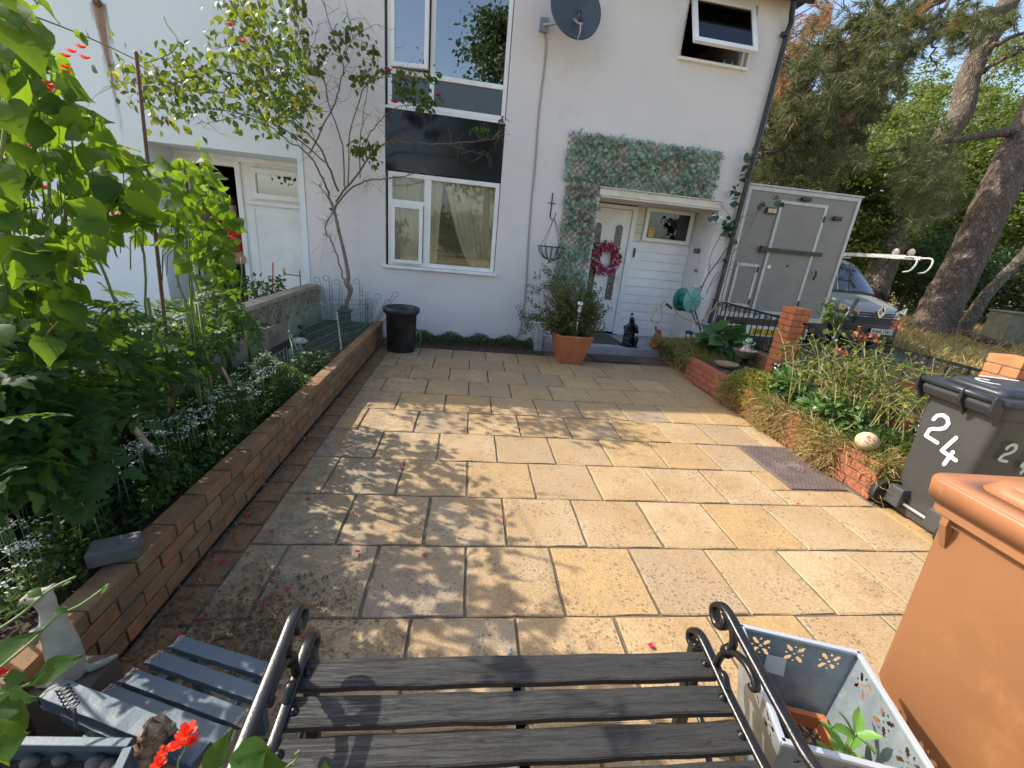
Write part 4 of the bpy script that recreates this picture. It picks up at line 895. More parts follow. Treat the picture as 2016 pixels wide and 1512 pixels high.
# scroll topped wire plant supports by the wall
sets = [(-1.95, 6.38, [(-.10, .95, -.06), (-.02, .99, .0), (.07, .94, .05)], 'tall wire plant supports with curled tops in the corner by the block wall'), (-1.42, 6.3, [(-.12, .98, .0), (-.06, .82, .02), (.0, .80, .1), (.03, .72, .2), (.06, .84, .28), (.08, .62, .36), (.02, .70, -.04)], 'cluster of wire plant supports with curled tops behind the black tub')]
for bx, by, L_, lab in sets:
    mb = MB()
    for (dx, h_, lean) in L_:
        b = np.array([bx+dx, by+random.uniform(-.03, .03), .2]); tp = b+[lean, 0, h_-.35]
        s_ = 1 if lean > 0.05 else -1
        loop = spiral(tp+[s_*.045, 0, 0], (1, 0, 0), (0, 0, 1), .045, .03, pi if s_ > 0 else 0, -.85*s_, 14)
        mb.tube([b, (b+tp)/2, tp]+loop[1:], .0034, 5); b2 = b+[.035, 0, 0]; mb.tube([b2, tp+[.035, 0, -.03]], .0028, 5)
        for q in (.35, .6, .85): mb.tube([b+(tp-b)*q, b2+(tp-b)*q], .0025, 4)
    solo('wire_plant_support', mb, mat('wire_dark', (.05, .05, .055), .5), lab, 'plant support')
# black tub
c = np.array([-.885, 5.86, 0])
mb = MB(); mb.lathe([(.185, 0), (.19, .01), (.205, .50), (.212, .505), (.212, .52), (.235, .525), (.245, .54), (.247, .585), (.235, .60), (.222, .603), (.205, .59), (.195, .57), (.19, .5), (.17, .03), (.0, .03)], 36, c)
solo('plastic_tub', mb, mat('tub_plastic', (.012, .012, .013), .4, (.03, .03, .03), 5, bump=.0006, bscale=60, stain=[((.09, .085, .075), 5, .55, .8, .5), ((.05, .05, .045), 30, .6, .8, .5)]), 'tall round black plastic tub standing on the paving by the wall', 'tub')
mb = MB(); mb.tube(smooth_path([(-.68, 6.02, .03), (-.64, 6.0, .12), (-.66, 6.0, .24), (-.72, 6.05, .27)], 5), .014, 8); mb.tube([(-.68, 6.02, .03), (-.9, 6.1, .02)], .014, 8)
solo('green_hose_end', mb, mat('green_plastic', (.02, .22, .06), .4), 'bright green plastic loop tucked behind the black tub', 'hose')
# grey stone block, mushrooms, lantern, cup on the bed
mb = MB(); mb.box((-.075, -.05, 0), (.075, .05, .06), 0, lambda x, y, z: (x*cos(.45)-y*sin(.45)-1.29, x*sin(.45)+y*cos(.45)+1.45, .313+z))
solo('grey_block', mb, mat('grey_stone', (.12, .12, .11), .9, (.08, .08, .075), 20, bump=.003, bscale=60), 'loose grey stone block resting on top of the brick wall', 'stone block', bevel=.008)
mb = MB(); mb.lathe([(.028, 0), (.024, .09), (.02, .11), (.085, .115), (.09, .13), (.06, .155), (.0, .165)], 20, (-1.82, 4.75, .2))
solo('stone_mushroom', mb, mat('pale_stone', (.6, .57, .48), .9, (.4, .38, .3), 15), 'pale stone mushroom ornament behind the curled mesh', 'garden ornament')
mb = MB(); mb.box((-1.79, 6.1, .2), (-1.65, 6.24, .42)); mb.box((-1.81, 6.08, .42), (-1.63, 6.26, .45)); mb.lathe([(.06, 0), (.05, .04), (.02, .07)], 12, (-1.72, 6.17, .45))
solo('stone_lantern', mb, mat('dark_stone', (.11, .1, .09), .9, (.07, .065, .06), 20), 'small dark stone lantern at the foot of the rose trunk', 'garden ornament', bevel=.006)
t = thing('solar_light', 'short solar light with grey cap beside the block wall', 'garden light', (-2.0, 5.35, .2)); part('cap', MB().lathe([(.06, .14), (.065, .15), (.05, .17), (0, .175)], 16, (-2.0, 5.35, .2)), M['black_plastic'], t); part('stem', MB().lathe([(.03, 0), (.035, .14)], 12, (-2.0, 5.35, .2)), M['dish'], t)
mb = MB(); mb.tube(smooth_path([XP(250, 790, -1.75), XP(262, 805, -1.75), XP(280, 812, -1.75), XP(284, 800, -1.75), XP(275, 792, -1.75), XP(274, 785, -1.75)], 4), .004, 5)
mb.tube(smooth_path([XP(280, 852, -1.7), XP(300, 853, -1.7), XP(330, 855, -1.7), XP(343, 870, -1.7)], 4), .004, 5); mb.tube(smooth_path([XP(290, 856, -1.7), XP(277, 868, -1.7), XP(272, 882, -1.7)], 4), .004, 5)
solo('plastic_twine', mb, mat('white_twine', (.75, .75, .72), .6), 'loose white plastic twine caught in the wire mesh', 'twine')
# orange handled stick, hand fork in the neighbour's yard
cane((-2.62, 6.05, .6), (-2.60, 6.1, 1.02), .012, mat('orange_handle', (.4, .16, .08), .6), 'garden_tool', 'reddish wooden tool handle leaning by the white side panel', 'tool')
t = thing('hand_fork', 'garden hand tool with wooden grip propped behind the block wall', 'tool', (-2.42, 6.2, .75)); part('grip', MB().tube([WP(560, 543, .35), WP(558, 528, .35)], .016, 8), mat('grip', (.5, .33, .1), .6), t); part('shaft', MB().tube([WP(560, 533, .35), WP(563, 540, .35), WP(590, 543, .35), WP(590, 532, .35), WP(592, 565, .35)], .007, 6), M['black_plastic'], t)
P = np.array([WP(rng.uniform(440, 560), rng.uniform(545, 605), rng.uniform(.5, 1.0)) for _ in range(500)])
cloud('potato_plant', P, (.05, .09), L_FOLD, M['herb'], None, up=.9, label='light green leafy plant growing behind the pierced block wall', cat='plant', kind=None)

# ============================================================ climbing rose trained on the wall
rose = thing('climbing_rose', 'tall climbing rose with bare twisting stems and magenta blooms trained against the grey wall', 'climbing rose', H(-1.75, .28, .2))
def wp(l, d0, d1):
    n = len(l); return [WP(x, y, d0+(d1-d0)*i/(n-1)) for i, (x, y) in enumerate(l)]
trunk = wp([(684, 632), (682, 600), (690, 572), (682, 556), (686, 545), (678, 500), (667, 455), (658, 415), (652, 398)], .3, .28)
part('trunk', MB().tube(smooth_path(trunk, 4), list(np.interp(np.linspace(0, 1, 8*4+1), [0, .2, .3, .42, .5, .7, 1], [.034, .03, .045, .036, .028, .022, .02])), 8), mat('rose_bark', (.26, .21, .16), .9, (.14, .1, .075), 14, bump=.004, bscale=60), rose)
BR = [([(678, 556), (668, 520), (655, 480), (641, 455), (648, 430), (657, 412)], .28, .26, .010, .008),
 ([(653, 399), (640, 363), (628, 336), (610, 307), (568, 277), (530, 250), (470, 222), (420, 190)], .28, .9, .014, .003),
 ([(667, 376), (646, 327), (625, 283), (589, 250), (545, 220), (505, 170), (520, 100), (500, 40), (470, -20)], .26, .8, .014, .004),
 ([(610, 303), (637, 247), (658, 208), (671, 161), (673, 119), (643, 30), (634, -10)], .32, .35, .010, .004),
 ([(673, 119), (702, 68), (744, 48)], .32, .3, .006, .002), ([(673, 115), (690, 60), (680, 10)], .32, .4, .005, .002),
 ([(679, 375), (676, 298), (664, 253), (645, 200), (640, 160), (600, 100), (590, 60), (575, 10)], .26, .55, .010, .003),
 ([(685, 366), (690, 268), (714, 179), (735, 160), (770, 150), (830, 155)], .26, .75, .009, .003),
 ([(661, 396), (708, 336), (747, 289), (789, 277), (866, 283), (961, 275), (980, 262), (994, 247)], .26, .55, .013, .003),
 ([(878, 283), (920, 296), (967, 308)], .4, .45, .005, .002),
 ([(658, 411), (690, 372), (723, 356), (756, 353), (800, 345), (839, 335)], .26, .5, .013, .004),
 ([(715, 312), (726, 268), (753, 232), (777, 214), (812, 205)], .3, .6, .008, .003),
 ([(708, 350), (711, 262), (726, 164), (732, 120)], .28, .45, .008, .002),
 ([(653, 399), (638, 378), (627, 363)], .27, .27, .008, .006),
 ([(640, 320), (560, 255), (480, 225), (400, 215), (350, 225)], .35, 1.1, .009, .002), ([(560, 255), (500, 225), (420, 240), (390, 240)], .5, 1.1, .006, .002),
 ([(545, 220), (500, 160), (440, 140), (380, 150), (320, 160)], .6, 1.2, .007, .002), ([(470, 190), (400, 175), (330, 180), (260, 165), (220, 172)], .8, 1.35, .006, .002),
 ([(530, 250), (480, 160), (450, 90), (470, 30), (480, -20)], .6, .9, .007, .002), ([(600, 260), (560, 200), (540, 120), (555, 40), (560, -20)], .4, .8, .007, .002), ([(620, 280), (600, 200), (605, 120), (625, 60)], .3, .4, .005, .002)]
bm_ = MB(); twig_src = []
for l, d0, d1, r0, r1 in BR:
    P = smooth_path(wp(l, d0, d1), 5); P = [p+rng.normal(size=3)*.006 for p in P]; bm_.tube(P, list(np.linspace(r0, r1, len(P))), 6); twig_src += P[len(P)//3:]
part('branches', bm_, M['stem'], rose)
bm_ = MB()
for i in range(420):
    p = random.choice(twig_src); dd = norm([random.gauss(0, 1), random.gauss(0, .4), random.gauss(.2, 1)]); l = random.uniform(.08, .28)
    q = p+dd*l*.5+rng.normal(size=3)*.02; e = q+norm(dd+rng.normal(size=3)*.6)*l*.5; bm_.tube([p, q, e], [.0028, .002, .0012], 4)
part('twigs', bm_, mat('twig', (.2, .15, .1), .9), rose, kind='stuff')
def blob(poly, n, d0, d1, cl=26, spread=.085):
    """clustered leaves inside an outline, distance d0..d1 from the wall"""
    xs = [p[0] for p in poly]; ys = [p[1] for p in poly]; C = []
    while len(C) < n//cl:
        x, y = random.uniform(min(xs), max(xs)), random.uniform(min(ys), max(ys))
        if inpoly(np.array([[x, y]]), poly)[0]: C.append(WP(x, y, random.uniform(d0, d1)))
    return np.concatenate([c+rng.normal(size=(cl, 3))*spread*np.array([1, .6, .8]) for c in C])
L1 = blob([(225, 160), (330, 110), (390, 95), (470, 60), (450, 0), (580, 0), (590, 90), (600, 160), (605, 220), (560, 240), (545, 285), (500, 230), (440, 215), (380, 200), (320, 250), (300, 230), (330, 190), (250, 190)], 1500, .75, 1.95, 10, .11)
L2 = blob([(690, 90), (745, 80), (760, 150), (720, 170), (680, 140)], 110, .5, .75, 14, .05); L3 = blob([(770, 130), (850, 150), (870, 200), (850, 230), (780, 180)], 200, .5, .8, 16, .05); L4 = blob([(685, 285), (740, 280), (740, 320), (690, 315)], 90, .6, .8, 14, .05)
L5 = blob([(600, 80), (720, 10), (750, 60), (680, 80), (610, 250)], 130, .2, .4, 8, .06); L6 = blob([(560, 0), (620, 0), (600, 240), (560, 200)], 160, .35, .6, 12, .06); L7 = blob([(900, 240), (1000, 235), (1000, 265), (920, 270)], 24, .45, .55, 6, .03)
P = np.concatenate([L1, L2, L3, L4, L5, L6, L7]); big = rng.permutation(len(P))
rmesh = curved_leaf('leaf', M['rose_leaf'], 3, [.0, .26, .34, .28, .0])
d, nn = leaf_dirs(len(P), .5, .75); mi = (rng.random(len(P)) < .04).astype(int)
k = big[:290]; leaf_parts('leaf', P[k], (.065, .095), None, None, rose, d=d[k], nn=nn[k], meshes=rmesh)
k = big[290:]; cloud('leaves', P[k], (.05, .09), L_OVAL, [M['rose_leaf'], M['yellow_leaf']], rose, d=d[k], nn=nn[k], mi=mi[k])
for (x, y, d0, r) in [(472, 84, 1.2, .075), (496, 76, 1.2, .075), (453, 50, 1.2, .05), (487, 168, .9, .03), (531, 157, .9, .025), (764, 140, .65, .055), (796, 160, .65, .055), (777, 203, .7, .06), (862, 190, .75, .055), (790, 142, .55, .03), (615, 150, .3, .02)]:
    bloom(WP(x, y, d0), r, M['magenta_petal'], rose)
mb = MB(); c = WP(654, 412, .27); mb.tube([c+[.03*cos(a), .03*sin(a), .012*sin(2*a)] for a in np.linspace(0, 2*pi, 14, endpoint=False)], .009, 6, closed=True); mb.tube([c+[.03, 0, 0], c+[.02, -.02, -.06]], .006, 5); o = part('plant_tie', mb, mat('tie_green', (.0, .12, .07), .5), rose)
mb = MB(); mb.tube([c, WP(640, 470, .2), WP(612, 500, .02)], .003, 4); mb.tube([c+[.02, 0, 0], WP(630, 520, .02)], .003, 4); part('string', mb, mat('string', (.6, .6, .58), .8), rose)

# ---- person in the neighbouring doorway
M['skin'] = mat('skin', (.5, .28, .19), .5); M['red_cloth'] = mat('red_cloth', (.55, .015, .02), .8, (.42, .01, .015), 8); M['trouser'] = mat('trouser', (.03, .03, .04), .9)
def skin_obj(name, J, E_, m_, parent, label=None, sub=2):
    me = bpy.data.meshes.new(name); inv = WMAT(parent).inverted() if parent else Matrix.Identity(4)
    me.from_pydata([tuple(inv @ Vector(j[0])) for j in J], E_, []); me.materials.append(m_); o = link(name, me, parent)

    o.modifiers.new('skin', 'SKIN').use_smooth_shade = True
    for i, j in enumerate(J):
        r = j[1]; o.data.skin_vertices[0].data[i].radius = r if hasattr(r, '__len__') else (r, r)
    o.data.skin_vertices[0].data[0].use_root = True
    s2 = o.modifiers.new('sub', 'SUBSURF'); s2.levels = sub; s2.render_levels = sub
    return o
pc = H(-3.62, -.85, .04); per = thing('person', 'person in a red top standing just inside the dark neighbouring doorway', 'person', pc)
def pp_(x, y, z): return tuple(H(-3.62+x, -.85+y, .04+z))
body = [(pp_(0, 0, .92), (.13, .1)), (pp_(0, 0, 1.15), (.12, .09)), (pp_(0, 0, 1.36), (.15, .09)), (pp_(0, 0, 1.47), (.06, .06)), (pp_(0, .01, 1.56), (.05, .05)), (pp_(0, .02, 1.64), (.075, .09)), (pp_(0, .02, 1.72), (.07, .085)),
 (pp_(.17, 0, 1.38), .05), (pp_(.24, .02, 1.12), .04), (pp_(.2, .2, .95), .03), (pp_(.18, .27, .93), .028), (pp_(-.17, 0, 1.38), .05), (pp_(-.24, .0, 1.1), .04), (pp_(-.2, .12, .88), .03), (pp_(-.19, .15, .82), .028),
 (pp_(.09, 0, .8), .09), (pp_(.1, .02, .45), .06), (pp_(.1, -.01, .09), .04), (pp_(.1, .12, .03), .035), (pp_(-.09, 0, .8), .09), (pp_(-.1, .02, .45), .06), (pp_(-.1, -.01, .09), .04), (pp_(-.1, .12, .03), .035)]
skin_obj('body', body, [(0, 1), (1, 2), (2, 3), (3, 4), (4, 5), (5, 6), (2, 7), (7, 8), (8, 9), (9, 10), (2, 11), (11, 12), (12, 13), (13, 14), (0, 15), (15, 16), (16, 17), (17, 18), (0, 19), (19, 20), (20, 21), (21, 22)], M['skin'], per)
top = [(pp_(0, 0, .9), (.155, .125)), (pp_(0, 0, 1.15), (.15, .115)), (pp_(0, 0, 1.36), (.175, .115)), (pp_(0, 0, 1.44), (.08, .08)), (pp_(.18, 0, 1.37), .07), (pp_(.235, .01, 1.18), .065), (pp_(-.18, 0, 1.37), .07), (pp_(-.235, .01, 1.18), .065)]
skin_obj('red_top', top, [(0, 1), (1, 2), (2, 3), (2, 4), (4, 5), (2, 6), (6, 7)], M['red_cloth'], per)
tr2 = [(pp_(0, 0, .9), (.14, .11)), (pp_(.09, 0, .78), .105), (pp_(.1, .02, .45), .08), (pp_(.1, 0, .12), .065), (pp_(-.09, 0, .78), .105), (pp_(-.1, .02, .45), .08), (pp_(-.1, 0, .12), .065)]
skin_obj('trousers', tr2, [(0, 1), (1, 2), (2, 3), (0, 4), (4, 5), (5, 6)], M['trouser'], per)
mb = MB(); mb.ball(pp_(0, -.0, 1.71), .105, 16, sc=(.85, 1, .95)); part('hair', mb, mat('hair', (.03, .02, .015), .7), per)
mb = MB(); mb.ball(pp_(.03, .105, 1.67), .012, 8); mb.ball(pp_(-.03, .105, 1.67), .012, 8); part('eyes', mb, mat('eye', (.05, .03, .02), .2), per)
for s_ in (-1, 1):
    b = np.array(pp_(.18 if s_ > 0 else -.19, .28 if s_ > 0 else .16, .9 if s_ > 0 else .79)); mb = MB()
    for k in range(5):
        l = (.05, .07, .075, .07, .055)[k]; x0 = (k-2)*.014; dirv = np.array([x0*.6+(s_*-.02 if k == 0 else 0), -.3*l, -l]); mb.tube([b+[x0, 0, .03], b+[x0, 0, 0], b+[x0, 0, 0]+dirv*.55, b+[x0, -.01, 0]+dirv], [.009, .009, .008, .006], 6)
    part('hand', mb, M['skin'], per)
# ============================================================ right garden
t = thing('low_brick_edging', 'low red brick edging wall of the right hand bed, mostly hidden by dry grass', 'garden wall', (3.12, 3.9, 0))
M['brick_red'] = mat('brick_red', (.4, .12, .06), .85, (.3, .1, .055), 9, rnd=[(.38, .11, .055), (.3, .09, .05), (.44, .15, .08)], bump=.003, bscale=80, stain=[((.45, .35, .25), 12, .6, .8, .5)])
part('mortar', MB().box((3.075, 2.47, -.01), (3.16, 5.33, .285)), M['mortar'], t)
brick_run(t, (3.115, 2.45), (3.115, 5.35), 4, .002, M['brick_red'], .1)
brick_run(t, (3.17, 2.50), (3.95, 2.50), 4, .002, M['brick_red'], .1)
# gate piers
def pier(x0, y0, x1, y1, z0, z1, lab):
    t = thing('brick_pier', lab, 'brick pillar', ((x0+x1)/2, (y0+y1)/2, z0))
    part('mortar', MB().box((x0+.006, y0+.006, z0), (x1-.006, y1-.006, z1-.006)), M['mortar'], t); n = round((z1-z0)/.075); ch = (z1-z0)/n; cx, cy = (x0+x1)/2, (y0+y1)/2
    full = brick_mesh(.215, .1025, ch-.009, M['brick_orange'], 3)
    for c in range(n):
        for s_ in (-1, 1):
            o = link('brick', full, t); o.location = (s_*.056*(c % 2), s_*.056*((c+1) % 2), (c+.5)*ch)
            o.rotation_euler = (0, 0, (pi/2 if c % 2 else 0)+(pi if random.random() < .5 else 0)+random.uniform(-.006, .006))
    return t
pier(3.86, 4.68, 4.08, 4.90, -.05, 1.14, 'orange brick pier between the two railings, farther from the camera')
pier(3.94, 2.53, 4.16, 2.75, -.05, 1.13, 'orange brick pier right behind the black wheelie bin')
t = thing('boundary_wall', 'low brick boundary wall under the ornate railings', 'wall', (4.0, 4.6, -.05))
part('mortar', MB().box((3.955, 2.76, -.05), (4.045, 4.67, .44)), M['mortar'], t); part('mortar', MB().box((3.955, 4.91, -.05), (4.045, 6.7, .44)), M['mortar'], t)
brick_run(t, (4.0, 2.765), (4.0, 4.675), 7, -.05, M['brick'], .102, ch=.072); brick_run(t, (4.0, 4.91), (4.0, 6.72), 7, -.05, M['brick'], .102, ch=.072)
def railing(y0, y1, zt, zb, lab, step_, drape=False):
    t = thing('railing', lab, 'railing', (4.0, (y0+y1)/2, .45)); mb = MB(); ay, az = (0, 1, 0), (0, 0, 1)
    mb.bar((4, y0, zt), (4, y1, zt), .012, .025); mb.bar((4, y0, zb), (4, y1, zb), .012, .02); part('rail', mb, M['iron'], t)
    k = 0; y = y0+step_/2
    while y < y1:
        part('baluster', MB().bar((4, y, zb), (4, y, zt), .012, .012, up=(0, 1, 0)), M['iron'], t)
        y += step_; k += 1
    n = int((y1-y0)/(step_*2)); sm = MB()
    for i in range(n):
        yc = y0+step_*(2*i+1); 
        sm.tube(spiral((4, yc-.03, zt-.055), ay, az, .042, .010, 0, 1.6, 20), .0042, 5); sm.tube(spiral((4, yc+.055, zt-.055), (0, -1, 0), az, .042, .010, 0, 1.6, 20), .0042, 5)
        sm.tube(spiral((4, yc, zb+.05), ay, (0, 0, -1), .035, .01, 0, 1.4, 16), .004, 5)
    if sm.v: part('scrollwork', sm, M['iron'], t, kind='stuff')
    if drape:
        for (a, b) in ((y0+.08, y0+.75), (y0+.8, y0+1.45)):
            P = [(3.985, a+(b-a)*i/12, zt-.02-.20*sin(pi*i/12)) for i in range(13)]; part('curved_bar', MB().tube(P, .006, 6), M['iron'], t)
    return t
railing(4.93, 6.68, .97, .50, 'black iron railing with scrolls between the house corner and the farther brick pier', .115)
railing(2.78, 4.66, .97, .50, 'black iron railing with scrolls and drooping curves between the two brick piers', .16, True)
# drain cover
t = thing('drain_cover', 'dark metal inspection cover with raised tread pattern set in the patio', 'drain cover', (2.785, 2.93, 0))
M['castiron'] = mat('cover_iron', (.12, .09, .08), .6, (.17, .13, .11), 8, bump=.001, bscale=60)
part('plate', MB().box((2.55, 2.575, -.03), (3.02, 3.285, .0015)), M['castiron'], t, bevel=.003)
mb = MB()
for j in range(26):
    for i in range(13):
        x = 2.575+i*.035+(.0175 if j % 2 else 0); y = 2.595+j*.0265
        if x > 3.0 or math.hypot(x-2.785, (y-2.93)) < .125: continue
        a = .7 if j % 2 else -.7; mb.obox((x, y, .003), (.012*cos(a), .012*sin(a), 0), (-.003*sin(a), .003*cos(a), 0), (0, 0, .0022))
for r in (.03, .06, .09, .12): mb.tube([(2.785+r*cos(a), 2.93+r*sin(a), .002) for a in np.linspace(0, 2*pi, 28, endpoint=False)], .004, 5, closed=True)
part('tread_pattern', mb, M['castiron'], t, kind='stuff')
# ---- planting of the bed
M['straw'] = leafmat('straw_grass', [(.38, .26, .10), (.48, .35, .16), (.26, .17, .07), (.36, .30, .10), (.52, .41, .22)], (.5, .36, .12), .8, .3, .2)
M['green_grass'] = leafmat('green_grass', [(.10, .14, .03), (.15, .19, .04), (.07, .11, .03), (.2, .2, .06)], (.35, .4, .06), .7, .3, .2)
def blades(name, lab, P, size, m_, out, spread=.5, mi=None, cat='grass'):
    d = rng.normal(size=(len(P), 3))*spread+np.array(out); d /= np.linalg.norm(d, axis=1)[:, None]; nn = rng.normal(size=(len(P), 3))
    return cloud(name, P, size, L_BLADE, m_, None, d=d, nn=nn, mi=mi, label=lab, cat=cat)
n = 15000; y = rng.uniform(2.42, 4.45, n); P = np.stack([3.13+np.abs(rng.normal(0, .06, n))-.10*rng.random(n)*(1+.5*np.sin(y*9)), y, rng.uniform(.03, .33, n)], 1)
P = P[~((P[:, 1] < 2.8) & (P[:, 1] > 2.42) & (P[:, 0] < 3.16) & (P[:, 2] < .27) & (rng.random(len(P)) < .85))]
mi = ((P[:, 2] > .27) & (rng.random(len(P)) < .45)).astype(int)
blades('overhanging_grass', 'dry straw coloured grass hanging over the edge of the right bed', P, (.06, .16), [M['straw'], M['green_grass']], (-.55, -.15, -.25), .55, mi)
n = 7000; P = np.stack([rng.uniform(3.1, 3.9, n), rng.uniform(2.42, 2.7, n), rng.uniform(.1, .34, n)], 1); blades('overhanging_grass', 'dry grass spilling over the end of the bed behind the black bin wheel', P, (.05, .14), [M['straw'], M['green_grass']], (-.1, -.5, -.3), .55, (rng.random(n) < .35).astype(int))
n = 9000; y = rng.uniform(5.25, 6.5, n); P = np.stack([3.16+rng.random(n)*.62-.28*(rng.random(n)**2), y, .27+.16*np.sin((y-5.2)*2.3)**2*rng.random(n)-.22*(rng.random(n) < .35)*rng.random(n)], 1)
blades('mossy_grass', 'mossy green and brown grass mound beside the door step', P, (.04, .11), [M['green_grass'], M['straw']], (-.4, -.2, .1), .6, (rng.random(n) < .45).astype(int))
n = 2500; P = np.stack([rng.uniform(2.85, 3.25, n), rng.uniform(4.9, 6.3, n), rng.uniform(.0, .12, n)], 1); P = P[P[:, 0] > 3.16-.08*(P[:, 1]-5)]; blades('mossy_grass', 'brown dead grass at the foot of the mossy mound', P, (.04, .1), M['straw'], (-.4, -.2, -.1), .6)
def leafy(name, lab, cat, c, sc, n, size, tm, m_, parts=None, stems=0, up=.7, droop=.1, smat=None, mi=None):
    """mound of leaves; a root with leaf parts and stems"""
    root = thing(name, lab, cat, (c[0], c[1], c[2]))
    q = rng.normal(size=(n, 3)); q /= np.linalg.norm(q, axis=1)[:, None]; q[:, 2] = np.abs(q[:, 2]); q *= (rng.random(n)**.4)[:, None]
    P = np.array(c)+q*np.array(sc); o_ = q*np.array([1, 1, .6])*1.2
    d = rng.normal(size=(n, 3))*.5+o_; d[:, 2] -= droop; d /= np.linalg.norm(d, axis=1)[:, None]; nn = rng.normal(size=(n, 3))*.5+np.array([0, 0, up*2])
    k = parts or 0
    if k: leaf_parts('leaf', P[:k], size, None, None, root, d=d[:k], nn=nn[:k], meshes=tm[1])
    if n > k: cloud('leaves', P[k:], size, tm[0], m_, root, d=d[k:], nn=nn[k:], mi=mi)
    if stems:
        mb = MB()
        for i in range(stems):
            p = P[random.randrange(n)]; b = np.array(c)+np.array([(p[0]-c[0])*.2, (p[1]-c[1])*.2, 0]); mb.tube([b, (b+p)/2+rng.normal(size=3)*.02, p], [.006, .004, .002], 5)
        part('stems', mb, smat or M['green_stem'], root)
    return root
M['peony'] = leafmat('peony_leaf', [(.10, .19, .06), (.14, .24, .08), (.08, .16, .05), (.2, .28, .09)], (.3, .42, .08), .35, .3, .5)
pmesh = curved_leaf('leaf', M['peony'], 4, [.0, .13, .2, .19, .12, .0])
PT = (L_OVAL, pmesh)
leafy('yellow_green_shrub', 'bright yellow green fine leaved shrub at the front of the right bed', 'shrub', (3.24, 4.18, .16), (.27, .42, .33), 5200, (.016, .034), (L_SIMPLE, None), [M['yellow_leaf'], M['green_grass']], stems=20, mi=(rng.random(5200) < .25).astype(int))
leafy('peony_plant', 'dark glossy narrow leaved peony in front of the farther brick pier', 'plant', (3.45, 3.95, .27), (.24, .24, .27), 420, (.06, .12), PT, M['peony'], 240, 18)
leafy('peony_plant', 'glossy leaved plant in the middle of the right bed beneath the rose stems', 'plant', (3.5, 3.35, .25), (.3, .34, .26), 560, (.06, .12), PT, M['peony'], 260, 18)
leafy('blue_flowered_plant', 'low grey green plant with small pale blue flowers by the yellow shrub', 'plant', (3.3, 3.88, .25), (.16, .18, .17), 500, (.03, .06), (L_FOLD, None), M['herb'], stems=8)
P = np.array([3.3, 3.9, .38])+rng.normal(size=(60, 3))*[.12, .16, .03]; cloud('blue_flowers', P, (.012, .02), L_SIMPLE, leafmat('blue_petal', [(.3, .33, .6), (.4, .42, .7)], (.4, .4, .7), .6, .2), bpy.data.objects['blue_flowered_plant'], up=1, label='small pale blue flowers')
leafy('ground_cover', 'fresh green low leaves covering the bed behind the painted stone', 'plants', (3.55, 2.78, .27), (.42, .32, .13), 2600, (.025, .05), (L_FOLD, None), M['herb'])
leafy('big_leaf_plant', 'large dark leaved plant in a pot by the boundary wall near the frog ornament', 'plant', (3.72, 5.75, .35), (.25, .35, .38), 60, (.16, .28), (L_HEART, curved_leaf('leaf', leafmat('bergenia', [(.04, .10, .03), (.06, .14, .035)], (.15, .3, .05), .35, .2), 3)), None, 60, 14, up=.8, droop=.3)
# rose shrub: long arching stems with red tinged growth
M['rose_stem'] = mat('rose_stem', (.25, .27, .08), .6, (.32, .25, .1), 14); M['red_leaf'] = leafmat('red_new_leaf', [(.3, .06, .04), (.4, .12, .06), (.25, .1, .04)], (.5, .15, .05), .5, .3)
root = thing('rose_shrub', 'sprawling sunlit rose shrub with tall pale stems in the right bed', 'shrub', (3.6, 3.4, .27)); mb = MB(); P = []; tips = []
for i in range(75):
    b = np.array([random.gauss(3.6, .13), random.gauss(3.35, .28), .27]); a = random.uniform(0, 2*pi); h_ = random.uniform(.3, .75); l = random.uniform(.1, .5)
    e = b+[cos(a)*l*.6, sin(a)*l*1.1, h_]; e[0] = min(max(e[0], 3.2), 4.0); pts = smooth_path([b, b+(e-b)*.5+[0, 0, .1], e], 4); mb.tube(pts, list(np.linspace(.006, .002, len(pts))), 5)
    for k in range(5):
        q = pts[random.randrange(3, len(pts))]; s_ = q+rng.normal(size=3)*[.09, .1, .07]; mb.tube([q, s_], [.002, .001], 4); P += [s_+rng.normal(size=3)*.02 for _ in range(3)]
    tips.append(e)
tall = [DP(1650, 690, 4.35), DP(1642, 650, 4.3), DP(1640, 610, 4.25)]; mb.tube([np.array([3.55, 3.75, .27])]+tall, [.006, .005, .004, .003], 5)
part('stems', mb, M['rose_stem'], root); P = np.array(P+[t_ for t_ in tips]); d, nn = leaf_dirs(len(P), .6, .2)
cloud('leaves', P, (.03, .055), L_OVAL, [M['rose_leaf'], M['yellow_leaf']], root, d=d, nn=nn, mi=(rng.random(len(P)) < .12).astype(int))
P = np.concatenate([t_+rng.normal(size=(12, 3))*[.05, .05, .03] for t_ in (tall[2], tall[2]+[-.03, 0, .05], tall[1]+[.02, 0, .0])]+[tall[2]+[0, 0, -.05]+rng.normal(size=(20, 3))*[.07, .05, .03]])
leaf_parts('leaf', P, (.05, .08), None, None, root, up=.9, meshes=rmesh)
P = np.concatenate([DP(x, y, D)+rng.normal(size=(14, 3))*.02 for x, y, D in [(1700, 665, 4.0), (1660, 690, 4.1), (1770, 640, 3.9), (1725, 660, 4.0), (1690, 655, 4.0)]]); cloud('new_growth', P, (.03, .06), L_OVAL, M['red_leaf'], root, up=.5)
mb = MB(); P = smooth_path([XP(1768, 752, 3.55), XP(1785, 758, 3.52), XP(1804, 757, 3.5)], 4); mb.add([P[0]-[0, 0, .0], P[3]+[0, .04, .01], P[6]+[0, .05, .0], P[8], P[6]-[0, .03, .01], P[3]-[0, .04, 0]], [(0, 1, 2, 3, 4, 5)], 0, True); o = part('dead_leaf', mb, M['red_leaf'], root)
